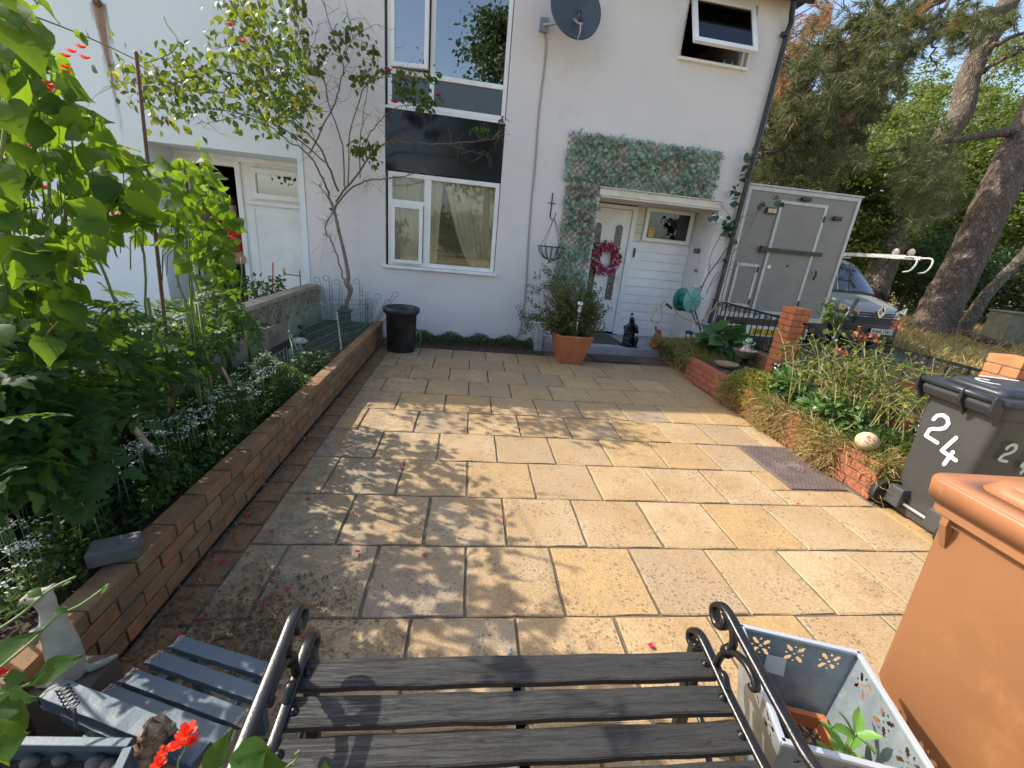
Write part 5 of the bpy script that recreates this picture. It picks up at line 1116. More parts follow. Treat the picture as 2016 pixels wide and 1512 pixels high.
# painted stone ball, solar lights, mower handle, ornaments
mb = MB(); mb.ball((3.12, 2.66, .385), .078, 20, sc=(1, 1, .92))
st = solo('painted_stone', mb, mat('painted_stone', (.55, .42, .26), .8, (.42, .32, .2), 14, bump=.002, bscale=60), 'round sandy stone with red painted marks sitting on the brick edging', 'stone ornament')
mb = MB(); cpt = np.array([3.12, 2.66, .385]); vdir = norm(CAM*[1, 1, 1]-cpt)
for strokes in ([(-.3, .55), (-.05, .6), (-.15, .3)], [(-.02, .75), (.1, .45), (-.02, .35), (.12, .1)], [(-.25, .0), (.0, -.05), (.05, -.2)], [(.3, .5), (.45, .3)]):
    pts = []
    xx = norm(np.cross([0, 0, 1], vdir)); zz = np.cross(vdir, xx)
    for a, b in strokes: pts.append(cpt+norm(vdir*.9+xx*a+zz*b)*[.079, .079, .0735])
    mb.tube(pts, .0028, 5)
part('red_marks', mb, mat('red_paint', (.4, .05, .03), .6), st)
def solar(c, h_, r, lab, tiltx=0):
    t = thing('solar_light', lab, 'garden light', c); c = np.array(c); g = np.array([tiltx, 0, 0])
    part('spike', MB().tube([c, c+[tiltx*.4, 0, h_*.5]], .012, 8), M['black_plastic'], t); q = c+[tiltx*.4, 0, h_*.5]
    part('lens', MB().lathe([(r*.55, 0), (r*.9, .01), (r, h_*.35)], 20, q), glassmat('lens', .15, (.85, .85, .8), .1), t)
    part('cap', MB().lathe([(r*1.05, h_*.35), (r*1.22, h_*.36), (r*1.2, h_*.42), (r*.4, h_*.48), (0, h_*.48)], 20, q), M['black_plastic'], t); part('base_ring', MB().lathe([(r*.4, -.01), (r*.95, 0), (r*.95, .015), (0, .015)], 20, q), M['black_plastic'], t); return t
solar((3.66, 2.74, .27), .3, .055, 'black capped solar light leaning in the bed next to the black bin', -.03); solar((3.48, 4.22, .27), .32, .05, 'black capped solar light in front of the farther brick pier'); solar((3.52, 6.3, .2), .3, .055, 'dark solar light among the grass by the drainpipe'); 
mb = MB(); a = DP(1650, 720, 4.3); b = DP(1640, 690, 4.35); c = DP(1665, 640, 4.45); e = DP(1690, 590, 4.5)
t = thing('strimmer', 'black handled garden strimmer leaning against the far side of the brick pier', 'garden tool', (4.2, 4.4, .27)); part('shaft', MB().tube([np.array([4.15, 4.2, .2])]+[DP(1622, 705, 4.75), DP(1655, 640, 4.8), DP(1689, 590, 4.85)], .016, 8), M['black_plastic'], t)
part('handle', MB().tube(smooth_path([DP(1590, 745, 4.4), DP(1585, 715, 4.4), DP(1592, 700, 4.4), DP(1606, 695, 4.4), DP(1608, 712, 4.4), DP(1600, 745, 4.4)], 4), .018, 8), M['black_plastic'], t)
part('grip', MB().tube([DP(1658, 635, 4.8), DP(1689, 590, 4.85)], .024, 8), M['black_plastic'], t)
# stone dish, stone figure, frog on a planter
mb = MB(); mb.lathe([(.04, 0), (.11, .02), (.14, .06), (.13, .065), (.09, .035), (0, .03)], 24, (3.42, 5.02, .27), sx=1.1); solo('stone_dish', mb, mat('brown_stone', (.22, .15, .09), .8, (.3, .22, .14), 12), 'shallow brown stone dish on the bed behind the brick edging', 'dish')
t = thing('stone_angel', 'small pale weathered stone figure standing by the railing post', 'garden ornament', (3.72, 6.2, .25)); c = (3.72, 6.2, .25); mstone = mat('grey_statue', (.35, .36, .36), .85, (.22, .23, .22), 14, bump=.003, bscale=40)
part('body', MB().lathe([(.09, 0), (.1, .03), (.08, .1), (.085, .2), (.06, .27), (.03, .3)], 16, c), mstone, t); part('head', MB().ball((3.72, 6.19, .60), .05, 12), mstone, t); part('arms', MB().tube([(3.65, 6.18, .5), (3.66, 6.1, .42), (3.72, 6.08, .46), (3.78, 6.1, .42), (3.79, 6.18, .5)], .022, 8), mstone, t)
c = np.array([3.74, 5.2, .27]); t = thing('planter_with_frog', 'mossy grey planter on a stand holding small dark plants', 'planter', c)
part('stand', MB().tube([c, c+[0, 0, .1]], .012, 8), M['iron'], t); part('pot', MB().lathe([(.05, .1), (.1, .12), (.14, .2), (.15, .215), (.13, .215), (.1, .19), (0, .18)], 20, c), mat('mossy_pot', (.12, .12, .07), .9, (.2, .19, .12), 15), t)
fr = thing('frog_ornament', 'pale green frog ornament with a red and white skirt sitting on the mossy planter', 'garden ornament', c+[0, -.05, .21]); fc = c+[-.02, -.05, .21]; fm_ = mat('frog_green', (.35, .5, .4), .5)
part('body', MB().ball(fc+[0, 0, .06], .045, 12, sc=(1, .9, 1.3)), fm_, fr); part('head', MB().ball(fc+[0, -.01, .14], .04, 12, sc=(1.2, 1, .8)), fm_, fr)
for s_ in (-1, 1):
    part('eye', MB().ball(fc+[s_*.022, -.02, .172], .014, 8), fm_, fr); part('arm', MB().tube([fc+[s_*.035, -.01, .1], fc+[s_*.07, -.03, .09], fc+[s_*.085, -.03, .13]], .01, 6), fm_, fr); part('leg', MB().tube([fc+[s_*.03, -.02, .02], fc+[s_*.07, -.07, .01], fc+[s_*.09, -.1, .03]], .013, 6), fm_, fr)
part('skirt', MB().lathe([(.045, .05), (.075, .02), (.08, .0), (.04, .0)], 14, fc), mat('skirt', (.6, .12, .08), .7, (.75, .7, .65), 50), fr)

# ============================================================ things around the door
# terracotta planter with bushy rosemary like shrub
pc = np.array([1.5, 5.82, 0]); t = thing('terracotta_planter', 'square tapered terracotta planter on the paving by the door step', 'planter', pc)
def square_pot(c, wb, wt, h_, th, rot, lip=.02, liph=.03):
    mb = MB(); ca, sa = cos(rot), sin(rot)
    def P(x, y, z): return (c[0]+x*ca-y*sa, c[1]+x*sa+y*ca, c[2]+z)
    rings = [(wb/2, 0), (wt/2, h_-liph), (wt/2+lip, h_-liph), (wt/2+lip, h_), (wt/2-th, h_), (wb/2-th*.6, .05)]
    V = [P(s1*r, s2*r, z) for r, z in rings for (s1, s2) in ((-1, -1), (1, -1), (1, 1), (-1, 1))]
    Fc = [(3, 2, 1, 0), tuple(20+i for i in range(4))]+[(k*4+i, k*4+(i+1) % 4, k*4+4+(i+1) % 4, k*4+4+i) for k in range(5) for i in range(4)]
    return mb.add(V, Fc)
part('pot', square_pot(pc, .32, .5, .42, .03, .02, .004, .02), M['terracotta'], t, bevel=.006); part('soil', MB().box((1.3, 5.62, .34), (1.7, 6.02, .37)), M['soil'], t)
root = thing('bushy_shrub', 'bushy fine leaved green shrub growing from the square terracotta planter', 'shrub', (1.5, 5.82, .36)); mb = MB(); P = []; D_ = []
for i in range(230):
    a = random.uniform(0, 2*pi); e_ = random.uniform(.15, 1.35); l = random.uniform(.25, .62)*(1.15 if e_ > .9 else 1)
    dv = np.array([cos(a)*cos(e_)*1.05, sin(a)*cos(e_)*.55, sin(e_)*1.15]); b = np.array([1.5, 5.85, .37]); c1 = b+dv*l*.5+[0, 0, .05]; e = b+dv*l+rng.normal(size=3)*.03
    pts = smooth_path([b, c1, e], 5); mb.tube(pts, list(np.linspace(.005, .0015, len(pts))), 4)
    for k in range(62):
        q = pts[min(len(pts)-1, int(len(pts)*(.3+.7*random.random())))]+rng.normal(size=3)*.022; P.append(q); D_.append(norm(dv+rng.normal(size=3)*.9))
for i in range(40):
    px, py = random.choice([(1050, 600), (1070, 570), (1040, 630), (1085, 560), (1100, 540), (1058, 640)]); q0 = WP(px+random.gauss(0, 16), py+random.gauss(0, 16), .3); mb.tube([np.array([1.45, 5.9, .4]), (q0+[1.45, 5.9, .5])/2, q0], [.004, .003, .001], 4)
    for k in range(34): P.append(q0+rng.normal(size=3)*.035); D_.append(norm(rng.normal(size=3)+[-.5, 0, .6]))
part('stems', mb, M['stem'], root); cloud('leaves', np.array(P), (.02, .045), L_SIMPLE, leafmat('shrub_leaf', [(.06, .095, .02), (.085, .12, .03), (.13, .14, .04), (.07, .1, .04), (.17, .16, .05)], (.22, .28, .05), .6, .3), root, d=np.array(D_), nn=rng.normal(size=(len(P), 3)), kind='stuff')
b = np.array([1.52, 5.66, .36]); t = thing('solar_stake_light', 'tall silver solar stake light standing in the terracotta planter', 'garden light', b); chrome = mat('brushed_steel', (.5, .5, .5), .3, metal=.9)
part('pole', MB().tube([b, b+[.0, .0, .38]], .011, 10), chrome, t); part('louvre', MB().lathe(sum([[(.036, .38+.022*k), (.02, .39+.022*k), (.036, .40+.022*k)] for k in range(4)], []), 16, b), chrome, t); part('cap', MB().lathe([(.04, .47), (.042, .49), (.04, .53), (0, .535)], 16, b), chrome, t)
# black seated figure
c = H(2.66, .2, .12); t = thing('seated_figurine', 'black seated figure statue resting its head, on the door step', 'statue', c); bm = mat('black_resin', (.008, .008, .009), .25)
def fp(x, y, z): return tuple(c+(H(x, y, 0)-H(0, 0, 0))+[0, 0, z])
J = [(fp(0, 0, .1), (.085, .075)), (fp(0, 0, .22), (.075, .06)), (fp(.0, .01, .33), (.08, .055)), (fp(-.005, .03, .385), .035), (fp(-.02, .04, .44), (.05, .055)), (fp(-.03, .04, .485), .035),
 (fp(.09, .02, .32), .032), (fp(.10, .07, .22), .028), (fp(.03, .11, .33), .02), (fp(-.01, .09, .39), .02), (fp(-.09, .02, .31), .032), (fp(-.1, .08, .2), .028), (fp(-.03, .12, .24), .022),
 (fp(.07, .05, .07), .05), (fp(.08, .13, .17), .04), (fp(.07, .13, .03), .03), (fp(.07, .19, .02), .025), (fp(-.08, .05, .06), .05), (fp(-.1, .14, .07), .042), (fp(.0, .16, .035), .03)]
skin_obj('body', J, [(0, 1), (1, 2), (2, 3), (3, 4), (4, 5), (2, 6), (6, 7), (7, 8), (8, 9), (2, 10), (10, 11), (11, 12), (0, 13), (13, 14), (14, 15), (15, 16), (0, 17), (17, 18), (18, 19)], bm, t)
part('base', MB().lathe([(.14, 0), (.145, .015), (.12, .035), (0, .035)], 18, c, sx=1, sy=.9), bm, t); part('hair_knot', MB().ball(fp(-.03, .03, .52), .025, 10), bm, t)
# terracotta pots figure
c = H(3.12, .24, .12); t = thing('terracotta_pot_ornament', 'stacked terracotta pot ornament with red ball beside the black figure', 'garden ornament', c)
part('pot', MB().lathe([(.05, 0), (.09, .03), (.1, .07), (.07, .12), (.08, .135), (.06, .13), (0, .1)], 18, c), M['terracotta'], t); part('pot', MB().lathe([(.04, 0), (.075, .04), (.07, .08), (.05, .1), (.06, .11), (0, .09)], 18, c+[.13, .02, 0]), M['terracotta'], t)
part('pot', MB().lathe([(.04, .12), (.07, .16), (.06, .22), (.065, .235), (.0, .22)], 18, c+[.03, .03, 0]), M['terracotta'], t); part('red_ball', MB().ball(c+[.04, .03, .27], .035, 12), mat('red_ball', (.5, .03, .02), .3), t); part('black_handle', MB().tube([c+[-.01, .03, .26], c+[-.035, .03, .35]], .014, 8), M['black_plastic'], t)
part('pot', MB().lathe([(.03, 0), (.055, .03), (.05, .06), (.04, .075), (.0, .05)], 14, c+[-.06, -.11, 0]), M['terracotta'], t)
# door wreath
c = H(2.33, BD+.05, 1.44); t = thing('flower_wreath', 'round wreath of pink and white tulips hanging on the white front door', 'wreath', c-[0, 0, .2]); ex = H(1, 0, 0)-H(0, 0, 0); ez = np.array([0, 0, 1.0]); eo = H(0, 1, 0)-H(0, 0, 0)
ring = [c+(ex*cos(a)+ez*sin(a))*.165 for a in np.linspace(0, 2*pi, 32, endpoint=False)]; part('ring', MB().tube(ring, .022, 8, closed=True), M['green_stem'], t)
P = []; D_ = []
for i in range(520):
    a = random.uniform(0, 2*pi); r = random.uniform(.12, .245); P.append(c+(ex*cos(a)+ez*sin(a))*r+eo*random.uniform(.0, .04)); D_.append(norm((ex*cos(a+.9)+ez*sin(a+.9))*.8+eo*.5+rng.normal(size=3)*.4))
mi = rng.choice(3, len(P), p=[.62, .22, .16]); tul = (np.array([(0, 0, 0), (-.3, .35, .05), (-.22, .9, .1), (0, 1, .12), (.22, .9, .1), (.3, .35, .05)]), [(0, 1, 2, 3, 4, 5)])
M['pink'] = leafmat('pink_petal', [(.55, .03, .15), (.65, .10, .22), (.45, .02, .10)], (.7, .1, .2), .5, .15)
cloud('tulips', np.array(P), (.055, .085), tul, [M['pink'], M['white_petal'], M['herb']], t, d=np.array(D_), nn=np.tile(eo, (len(P), 1))+rng.normal(size=(len(P), 3))*.4, mi=mi)
# slates on the return wall
for (u, d, z, w_, h_, lab, m_, cat) in [(3.832, -.34, 1.70, .09, .075, 'small dark slate sign hanging from string on the porch return wall', 'slate', 'sign'), (3.832, -.22, 1.385, .06, .06, 'small white framed plaque hanging below the slate sign', 'plaque', 'sign')]:
    mb = MB(); mb.box((u-.008, d-w_, z-h_/2), (u, d+w_, z+h_/2), 0, lambda a, b, e: H(a, b, e)); col = (.05, .05, .055) if m_ == 'slate' else (.6, .58, .55)
    t = thing('hanging_sign', lab, cat, H(u, d, z)); fixn(part('board', mb, mat(m_, col, .6), t, bevel=.002)); part('string', MB().tube([H(u-.004, d-w_*.7, z+h_/2), H(u-.002, d, z+.2), H(u-.004, d+w_*.7, z+h_/2)], .0018, 4), bpy.data.materials['string'], t)
    if m_ == 'slate':
        mb = MB()
        for k, (a0, a1) in enumerate([(-.06, .055), (-.05, .05)]):
            a = a0
            while a < a1: mb.box((u-.0095, d+a, z+.006-k*.024), (u-.0085, d+a+.008, z+.012-k*.024+random.uniform(0, .006)), 0, lambda x, y, q: H(x, y, q)); a += .014
        part('lettering', mb, mat('chalk', (.45, .45, .43), .8), t)
    else:
        mb = MB(); mb.box((u-.0095, d-.045, z-.018), (u-.0085, d+.045, z+.018), 0, lambda x, y, q: H(x, y, q)); part('picture', mb, mat('dark_red', (.2, .05, .06), .6), t)
# white cat/bird ornament and lamp under canopy
c = H(3.80, .06, 2.16); t = thing('cherub_ornament', 'white moulded ornament fixed under the right end of the canopy', 'ornament', c); part('body', MB().ball(c, .06, 12, sc=(1.3, .8, .9)), M['upvc'], t); part('head', MB().ball(c+[-.06, -.03, .05], .045, 12), M['upvc'], t); part('wing', MB().ball(c+[.07, 0, .05], .05, 10, sc=(1.2, .3, .6)), M['upvc'], t); part('foot', MB().tube([c+[.02, 0, -.04], c+[.05, -.02, -.1]], .015, 8), M['upvc'], t)
# hose reel
c = H(3.52, .22, .93); t = thing('hose_reel', 'teal green wall mounted hose reel beside the porch', 'hose reel', c-[0, 0, .2]); M['teal'] = mat('teal_plastic', (.02, .17, .13), .45, (.035, .24, .18), 7); M['teal_pale'] = mat('teal_faded', (.10, .33, .26), .5, (.16, .38, .3), 9)
ax = norm(H(.3, .95, .05)-H(0, 0, 0)); uu = norm(np.cross([0, 0, 1], ax)); vv = np.cross(ax, uu)
def disc(cc, r, th, m_, name):
    mb = MB(); n = 32; V = []
    for (rr, tt) in ((r*.98, 0), (r, .006), (r, th), (r*.96, th+.004), (r*.2, th+.004)): V += [cc+uu*rr*cos(2*pi*k/n)+vv*rr*sin(2*pi*k/n)+ax*tt for k in range(n)]
    Fc = [(i*n+k, i*n+(k+1) % n, (i+1)*n+(k+1) % n, (i+1)*n+k) for i in range(4) for k in range(n)]+[tuple(range(n-1, -1, -1)), tuple(4*n+k for k in range(n))]
    return part(name, mb.add(V, Fc, 0, True), m_, t)
disc(c-ax*.12, .19, .015, M['teal'], 'reel_flange'); disc(c+ax*.10, .19, .015, M['teal_pale'], 'reel_flange')
part('hub', MB().tube([c-ax*.11, c+ax*.1], .09, 16), M['teal'], t)
mb = MB()
for k in range(4): a = k*pi/4; mb.bar(c+ax*.122-(uu*cos(a)+vv*sin(a))*.17, c+ax*.122+(uu*cos(a)+vv*sin(a))*.17, .012, .01)
part('spokes', mb, M['teal_pale'], t); mb = MB(); mb.bar(c-ax*.16-[0, 0, .16], c+ax*.14-[0, 0, .16], .02, .04); mb.bar(H(3.3, .0, .82), H(3.3, .2, .78), .02, .04); part('bracket', mb, M['black_plastic'], t); part('crank', MB().tube([c+ax*.12, c+ax*.16, c+ax*.16+uu*.12+vv*.05, c+ax*.22+uu*.12+vv*.05], .012, 8), M['teal_pale'], t)
hose = MB(); M['hose'] = mat('hose_tan', (.45, .33, .17), .55)
hose.tube(smooth_path([WP(1308, 594, .25), WP(1296, 605, .3), WP(1283, 625, .32), WP(1285, 633, .32), WP(1297, 634, .32), WP(1303, 620, .3), WP(1302, 600, .28), WP(1310, 592, .25)], 5), .011, 8)
hose.tube(smooth_path([WP(1322, 602, .3), WP(1340, 622, .34), WP(1365, 632, .38), WP(1385, 628, .4), WP(1405, 608, .42), WP(1413, 595, .42), WP(1425, 594, .5), XP(1432, 600, 4.02), XP(1428, 625, 4.02), XP(1422, 650, 4.0)], 5), .011, 8)
solo('garden_hose', hose, M['hose'], 'tan garden hose looping from the green reel over to the railing', 'hose')
mb = MB(); mb.tube([WP(1368, 572, .3), WP(1370, 558, .3)], .012, 8); mb.tube([WP(1362, 566, .3), WP(1374, 566, .3)], .007, 6); solo('garden_tap', mb, chrome, 'small metal tap above the green hose reel', 'tap')
# climber at the house corner: bare stems and dark leaves up the drainpipe
root = thing('corner_climber', 'climbing plant with bare brown stems around the drainpipe at the house corner', 'climbing plant', H(4.05, .2, .2)); mb = MB(); src = []
for l, d0, d1, r0, r1 in [([(1385, 668), (1372, 625), (1368, 600), (1380, 570), (1395, 540), (1420, 505), (1436, 480), (1450, 440)], .3, .15, .016, .006), ([(1372, 640), (1362, 610), (1365, 580), (1385, 560)], .32, .3, .012, .008), ([(1395, 540), (1400, 500), (1425, 455), (1445, 425), (1448, 395)], .3, .3, .006, .003),
 ([(1400, 560), (1440, 520), (1480, 500), (1540, 470)], .3, .6, .005, .002), ([(1410, 520), (1450, 490), (1480, 440), (1500, 400)], .3, .5, .005, .002), ([(1390, 580), (1410, 540), (1440, 530), (1460, 515)], .35, .4, .007, .003), ([(1436, 480), (1460, 430), (1490, 420), (1520, 395)], .2, .5, .005, .002), ([(1450, 440), (1465, 380), (1475, 340), (1480, 300)], .12, .12, .005, .003), ([(1440, 430), (1420, 405), (1412, 402)], .2, .2, .004, .002), ([(1380, 640), (1400, 600), (1420, 560), (1428, 520)], .4, .3, .008, .003)]:
    P = smooth_path(wp(l, d0, d1), 5); mb.tube(P, list(np.linspace(r0, r1, len(P))), 6); src += P
part('stems', mb, M['stem'], root); mb = MB()
for i in range(70):
    p = random.choice(src); e = p+norm([random.gauss(0, 1), random.gauss(0, .4), random.gauss(.2, .8)])*random.uniform(.06, .2); mb.tube([p, e], [.002, .001], 4)
part('twigs', mb, bpy.data.materials['twig'], root, kind='stuff')
M['ivy'] = leafmat('ivy_leaf', [(.03, .07, .035), (.045, .09, .04), (.07, .12, .05)], (.12, .2, .05), .4, .2); ivm = curved_leaf('leaf', M['ivy'], 3)
def wl(spots, sp): return np.concatenate([WP(x, y, d)+rng.normal(size=(n, 3))*sp for x, y, d, n in spots])
leaf_parts('leaf', wl([(1440, 440, .3, 14), (1432, 450, .3, 12), (1450, 395, .2, 6), (1447, 375, .15, 3), (1468, 335, .12, 4), (1470, 320, .12, 4), (1465, 350, .12, 3), (1450, 372, .12, 3), (1405, 425, .2, 4), (1500, 400, .4, 5), (1525, 390, .4, 4), (1440, 470, .3, 5), (1476, 300, .12, 2)], .035), (.07, .12), None, None, root, up=.3, droop=.7, meshes=ivm)
# weeds at the foot of the house wall
n = 12000; u = rng.uniform(-.75, 1.15, n); P = np.stack([u, 6.68+u*.0446-np.abs(rng.normal(0, .19, n))-.03, rng.uniform(.0, .07, n)], 1); P[:, 2] *= (1+1.2*np.sin(u*7)**2)
cloud('wall_weeds', P, (.012, .03), L_SIMPLE, leafmat('weed', [(.04, .06, .02), (.07, .1, .03), (.1, .08, .04)], (.15, .2, .05), .7, .2), None, up=.7, label='strip of low creeping weeds between the paving and the rendered wall', cat='weeds')
struct('soil_strip', MB().box((-1.05, 6.05, -.05), (1.2, 6.75, -.002)), M['soil'])
# ============================================================ beyond the fence: trailer, van, wood
M['trailer_grey'] = mat('trailer_grey', (.255, .235, .205), .45, (.225, .205, .18), 3); M['alu'] = mat('aluminium', (.55, .54, .51), .45, (.45, .44, .42), 6, metal=.15)
tr = thing('box_trailer', 'grey panelled box trailer with white edged door parked beside the house', 'trailer', (5.8, 7.6, -.05)); Y = 7.6; X0, X1 = 4.72, 6.88
part('body', MB().box((X0+.03, Y+.01, .55), (X1-.03, Y+4.2, 2.82)), M['trailer_grey'], tr)
mb = MB(); mb.box((X0, Y-.01, .55), (X0+.06, Y+.05, 2.86)); mb.box((X1-.06, Y-.01, .55), (X1, Y+.05, 2.86)); mb.box((X0+.06, Y-.01, 2.79), (X1-.06, Y+.05, 2.86)); mb.box((X0+.06, Y-.01, .55), (X1-.06, Y+.05, .68)); mb.box((X0-.01, Y-.03, 2.862), (X1+.02, Y+4.25, 2.89)); part('edge_trim', mb, M['alu'], tr, bevel=.005)
def door_(x0, x1, z0, z1, name, lab):
    mb = MB(); w_ = .055; mb.box((x0, Y-.02, z0), (x0+w_, Y+.01, z1)); mb.box((x1-w_, Y-.02, z0), (x1, Y+.01, z1)); mb.box((x0+w_, Y-.02, z1-w_), (x1-w_, Y+.01, z1)); mb.box((x0+w_, Y-.02, z0), (x1-w_, Y+.01, z0+w_))
    f_ = part(name, mb, M['alu'], tr, bevel=.004, label=lab); part('panel', MB().box((x0+w_+.006, Y-.012, z0+w_+.006), (x1-w_-.006, Y+.009, z1-w_-.006)), M['trailer_grey'], f_)
    for z in (z0+.12*(z1-z0), z0+.88*(z1-z0)): part('hinge', MB().box((x1-.03, Y-.04, z-.05), (x1-.005, Y-.02, z+.05)), M['black_plastic'], f_)
    return f_
door_(5.36, 6.28, .70, 2.68, 'door', 'tall door framed in pale metal'); door_(4.84, 5.28, .80, 1.58, 'hatch', 'small low hatch framed in pale metal')
mb = MB(); mb.box((5.2, Y-.06, 1.81), (6.42, Y-.035, 1.88)); mb.box((5.2, Y-.035, 1.78), (5.32, Y-.012, 1.9)); part('security_bar', mb, M['black_plastic'], tr)
for x, z, w_, h_ in ((5.8, 2.73, .09, .03), (6.5, 2.48, .08, .035)): part('lamp', MB().box((x-w_, Y-.07, z-h_), (x+w_, Y-.01, z+h_)), M['black_plastic'], tr, bevel=.015)
mb = MB(); mb.box((5.12, Y-.05, 2.44), (5.32, Y-.01, 2.54)); lam = part('lamp', mb, M['black_plastic'], tr); mb = MB(); mb.box((5.14, Y-.056, 2.455), (5.22, Y-.051, 2.525)); mb.box((5.23, Y-.056, 2.455), (5.30, Y-.051, 2.525)); part('lens', mb, mat('lens_amber', (.6, .45, .2), .3), lam)
mb = MB(); mb.tube([(6.40, Y-.05, 1.56), (6.42, Y-.05, 1.48), (6.39, Y-.05, 1.40)], .016, 8); part('latch', mb, M['black_plastic'], tr)
part('lock', MB().lathe([(.04, 0), (.04, .01), (0, .012)], 16, (0, 0, 0), M=Matrix.Translation((5.47, Y-.012, 1.55)) @ Matrix.Rotation(pi/2, 4, 'X')), M['upvc'], tr); part('keyhole', MB().lathe([(.02, 0), (.02, .01), (0, .012)], 12, (0, 0, 0), M=Matrix.Translation((5.83, Y-.012, 1.6)) @ Matrix.Rotation(pi/2, 4, 'X')), M['black_plastic'], tr)
mb = MB(); mb.box((4.62, Y-.05, .50), (6.95, Y+.1, .60)); mb.box((4.8, Y+.1, .42), (4.88, Y+4, .5)); mb.box((6.7, Y+.1, .42), (6.78, Y+4, .5)); part('chassis', mb, M['black_plastic'], tr)
mb = MB(); mb.box((4.66, Y-.07, .27), (6.6, Y-.055, .47)); part('light_board', mb, mat('board_white', (.62, .62, .6), .5), tr, bevel=.004)
mb = MB(); mb.box((4.72, Y-.10, .30), (5.10, Y-.072, .44)); part('rear_light', mb, mat('red_lens', (.35, .02, .02), .2), tr, bevel=.006); mb = MB(); mb.box((6.2, Y-.10, .30), (6.55, Y-.072, .44)); part('rear_light', mb, bpy.data.materials['red_lens'], tr, bevel=.006)
for sx in (4.95, 6.65):
    part('wheel', MB().lathe([(.0, -.09), (.2, -.09), (.29, -.08), (.31, -.04), (.31, .04), (.29, .08), (.2, .09), (0, .09)], 24, (0, 0, 0), M=Matrix.Translation((sx, Y+2.2, .25)) @ Matrix.Rotation(pi/2, 4, 'Y')), M['black_plastic'], tr)
def text(name, body, parent, loc, size, m_, rot=(pi/2, 0, 0), ext=.001, align='CENTER', offs=0.0, sx=1.0):
    cu = bpy.data.curves.new(name, 'FONT'); cu.body = body; cu.size = size; cu.extrude = ext; cu.align_x = align; cu.align_y = 'CENTER'; cu.offset = offs; cu.space_character = 1.05; cu.resolution_u = 3
    o = bpy.data.objects.new(name, cu); COL.objects.link(o); dg = bpy.context.evaluated_depsgraph_get(); me = bpy.data.meshes.new_from_object(o.evaluated_get(dg)); bpy.data.objects.remove(o); me.materials.clear(); me.materials.append(m_)
    o = link(name, me, parent); W_ = WMAT(parent).inverted() @ (Matrix.Translation(loc) @ (rot if isinstance(rot, Matrix) else Matrix(((1, 0, 0, 0), (0, cos(rot[0]), -sin(rot[0]), 0), (0, sin(rot[0]), cos(rot[0]), 0), (0, 0, 0, 1)))) @ Matrix.Diagonal((sx, 1, 1, 1)))
    o.matrix_local = W_; return o
INK = mat('plate_ink', (.01, .01, .01), .5)
pl = part('number_plate', MB().box((5.42, Y-.085, .30), (5.95, Y-.072, .42)), mat('plate_yellow', (.75, .45, .01), .4), tr, bevel=.004); text('plate_lettering', 'LJ08 CCK', pl, (5.685, Y-.087, .36), .125, INK, sx=.82, offs=.002)
# van -----------------------------------------------------
M['van_paint'] = mat('van_grey', (.30, .30, .275), .25, coat=.3, metal=.1); M['van_black'] = mat('van_black', (.012, .012, .013), .4); M['tyre'] = mat('tyre', (.015, .015, .015), .8)
vx, vy = 8.72, 8.28; van = thing('van', 'grey panel van with black grille parked facing the camera behind the trailer', 'van', (vx, vy, -.05)); W2 = .88
def vp(x, y, z): return (vx+x+.10*(y)*.0, vy+y, z)
sec = [(.00, .18, .80), (-.02, .30, .84), (-.03, .50, .86), (.0, .72, .88), (.06, .88, .86), (.14, .96, .83), (.4, 1.05, .80), (.78, 1.14, .77), (1.1, 1.42, .74), (1.5, 1.78, .68), (1.7, 1.86, .66), (4.2, 1.90, .66)]
V = []; nx = 13
for (y, z, hw) in sec:
    for i in range(nx):
        s_ = -1+2*i/(nx-1); x = hw*(abs(s_)**.8)*(1 if s_ > 0 else -1); V.append(vp(x, y+.22*abs(s_)**3.0*(1 if y < 1 else .3), z-.05*abs(s_)**4))
Fc = [(j*nx+i, j*nx+i+1, (j+1)*nx+i+1, (j+1)*nx+i) for j in range(len(sec)-1) for i in range(nx-1)]
mis = [1 if j < 3 else (2 if j in (7, 8) else 0) for j in range(len(sec)-1) for i in range(nx-1)]
b = MB(); b.v = [tuple(p) for p in V]; b.f = [list(f) for f in Fc]; b.mi = [1 if q == 1 else 0 for q in mis]; b.smooth = [True]*len(Fc)
# sides
for s_ in (0, nx-1):
    prof = [j*nx+s_ for j in range(len(sec))]; base = [tuple(vp((-1 if s_ == 0 else 1)*.9, y, .2)) for y in (4.2, .5)]
    n0 = len(b.v); b.v += base; f = prof+[n0, n0+1]; b.f.append(f if s_ == 0 else f[::-1]); b.mi.append(0); b.smooth.append(False)
part('body', b, [M['van_paint'], M['van_black']], van)
ws = MB(); V = []
for (y, z, hw) in ((.80, 1.165, .70), (1.1, 1.435, .67), (1.47, 1.77, .61)):
    for i in range(9): s_ = -1+2*i/8; V.append(vp(hw*s_, y-.014+.22*abs(s_)**3*.3, z+.012-.05*abs(s_)**4))
ws.add(V, [(j*9+i, j*9+i+1, (j+1)*9+i+1, (j+1)*9+i) for j in range(2) for i in range(8)], 0, True); part('windscreen', ws, glassmat('screen_glass', .18, (.1, .12, .12)), van)
mb = MB(); mb.bar(vp(-.5, .74, 1.19), vp(.15, .76, 1.18), .02, .02); mb.bar(vp(.0, .74, 1.2), vp(.6, .80, 1.16), .02, .02); part('wiper', mb, M['van_black'], van)
mb = MB()
for k in range(5): mb.box(vp(-.5, -.05+.012*k, .60+.05*k), vp(.5, .02, .625+.05*k))
part('grille', mb, M['van_black'], van, bevel=.006); mb = MB(); mb.box(vp(-.62, -.045, .18), vp(.62, .1, .40)); part('bumper', mb, M['van_black'], van, bevel=.04)
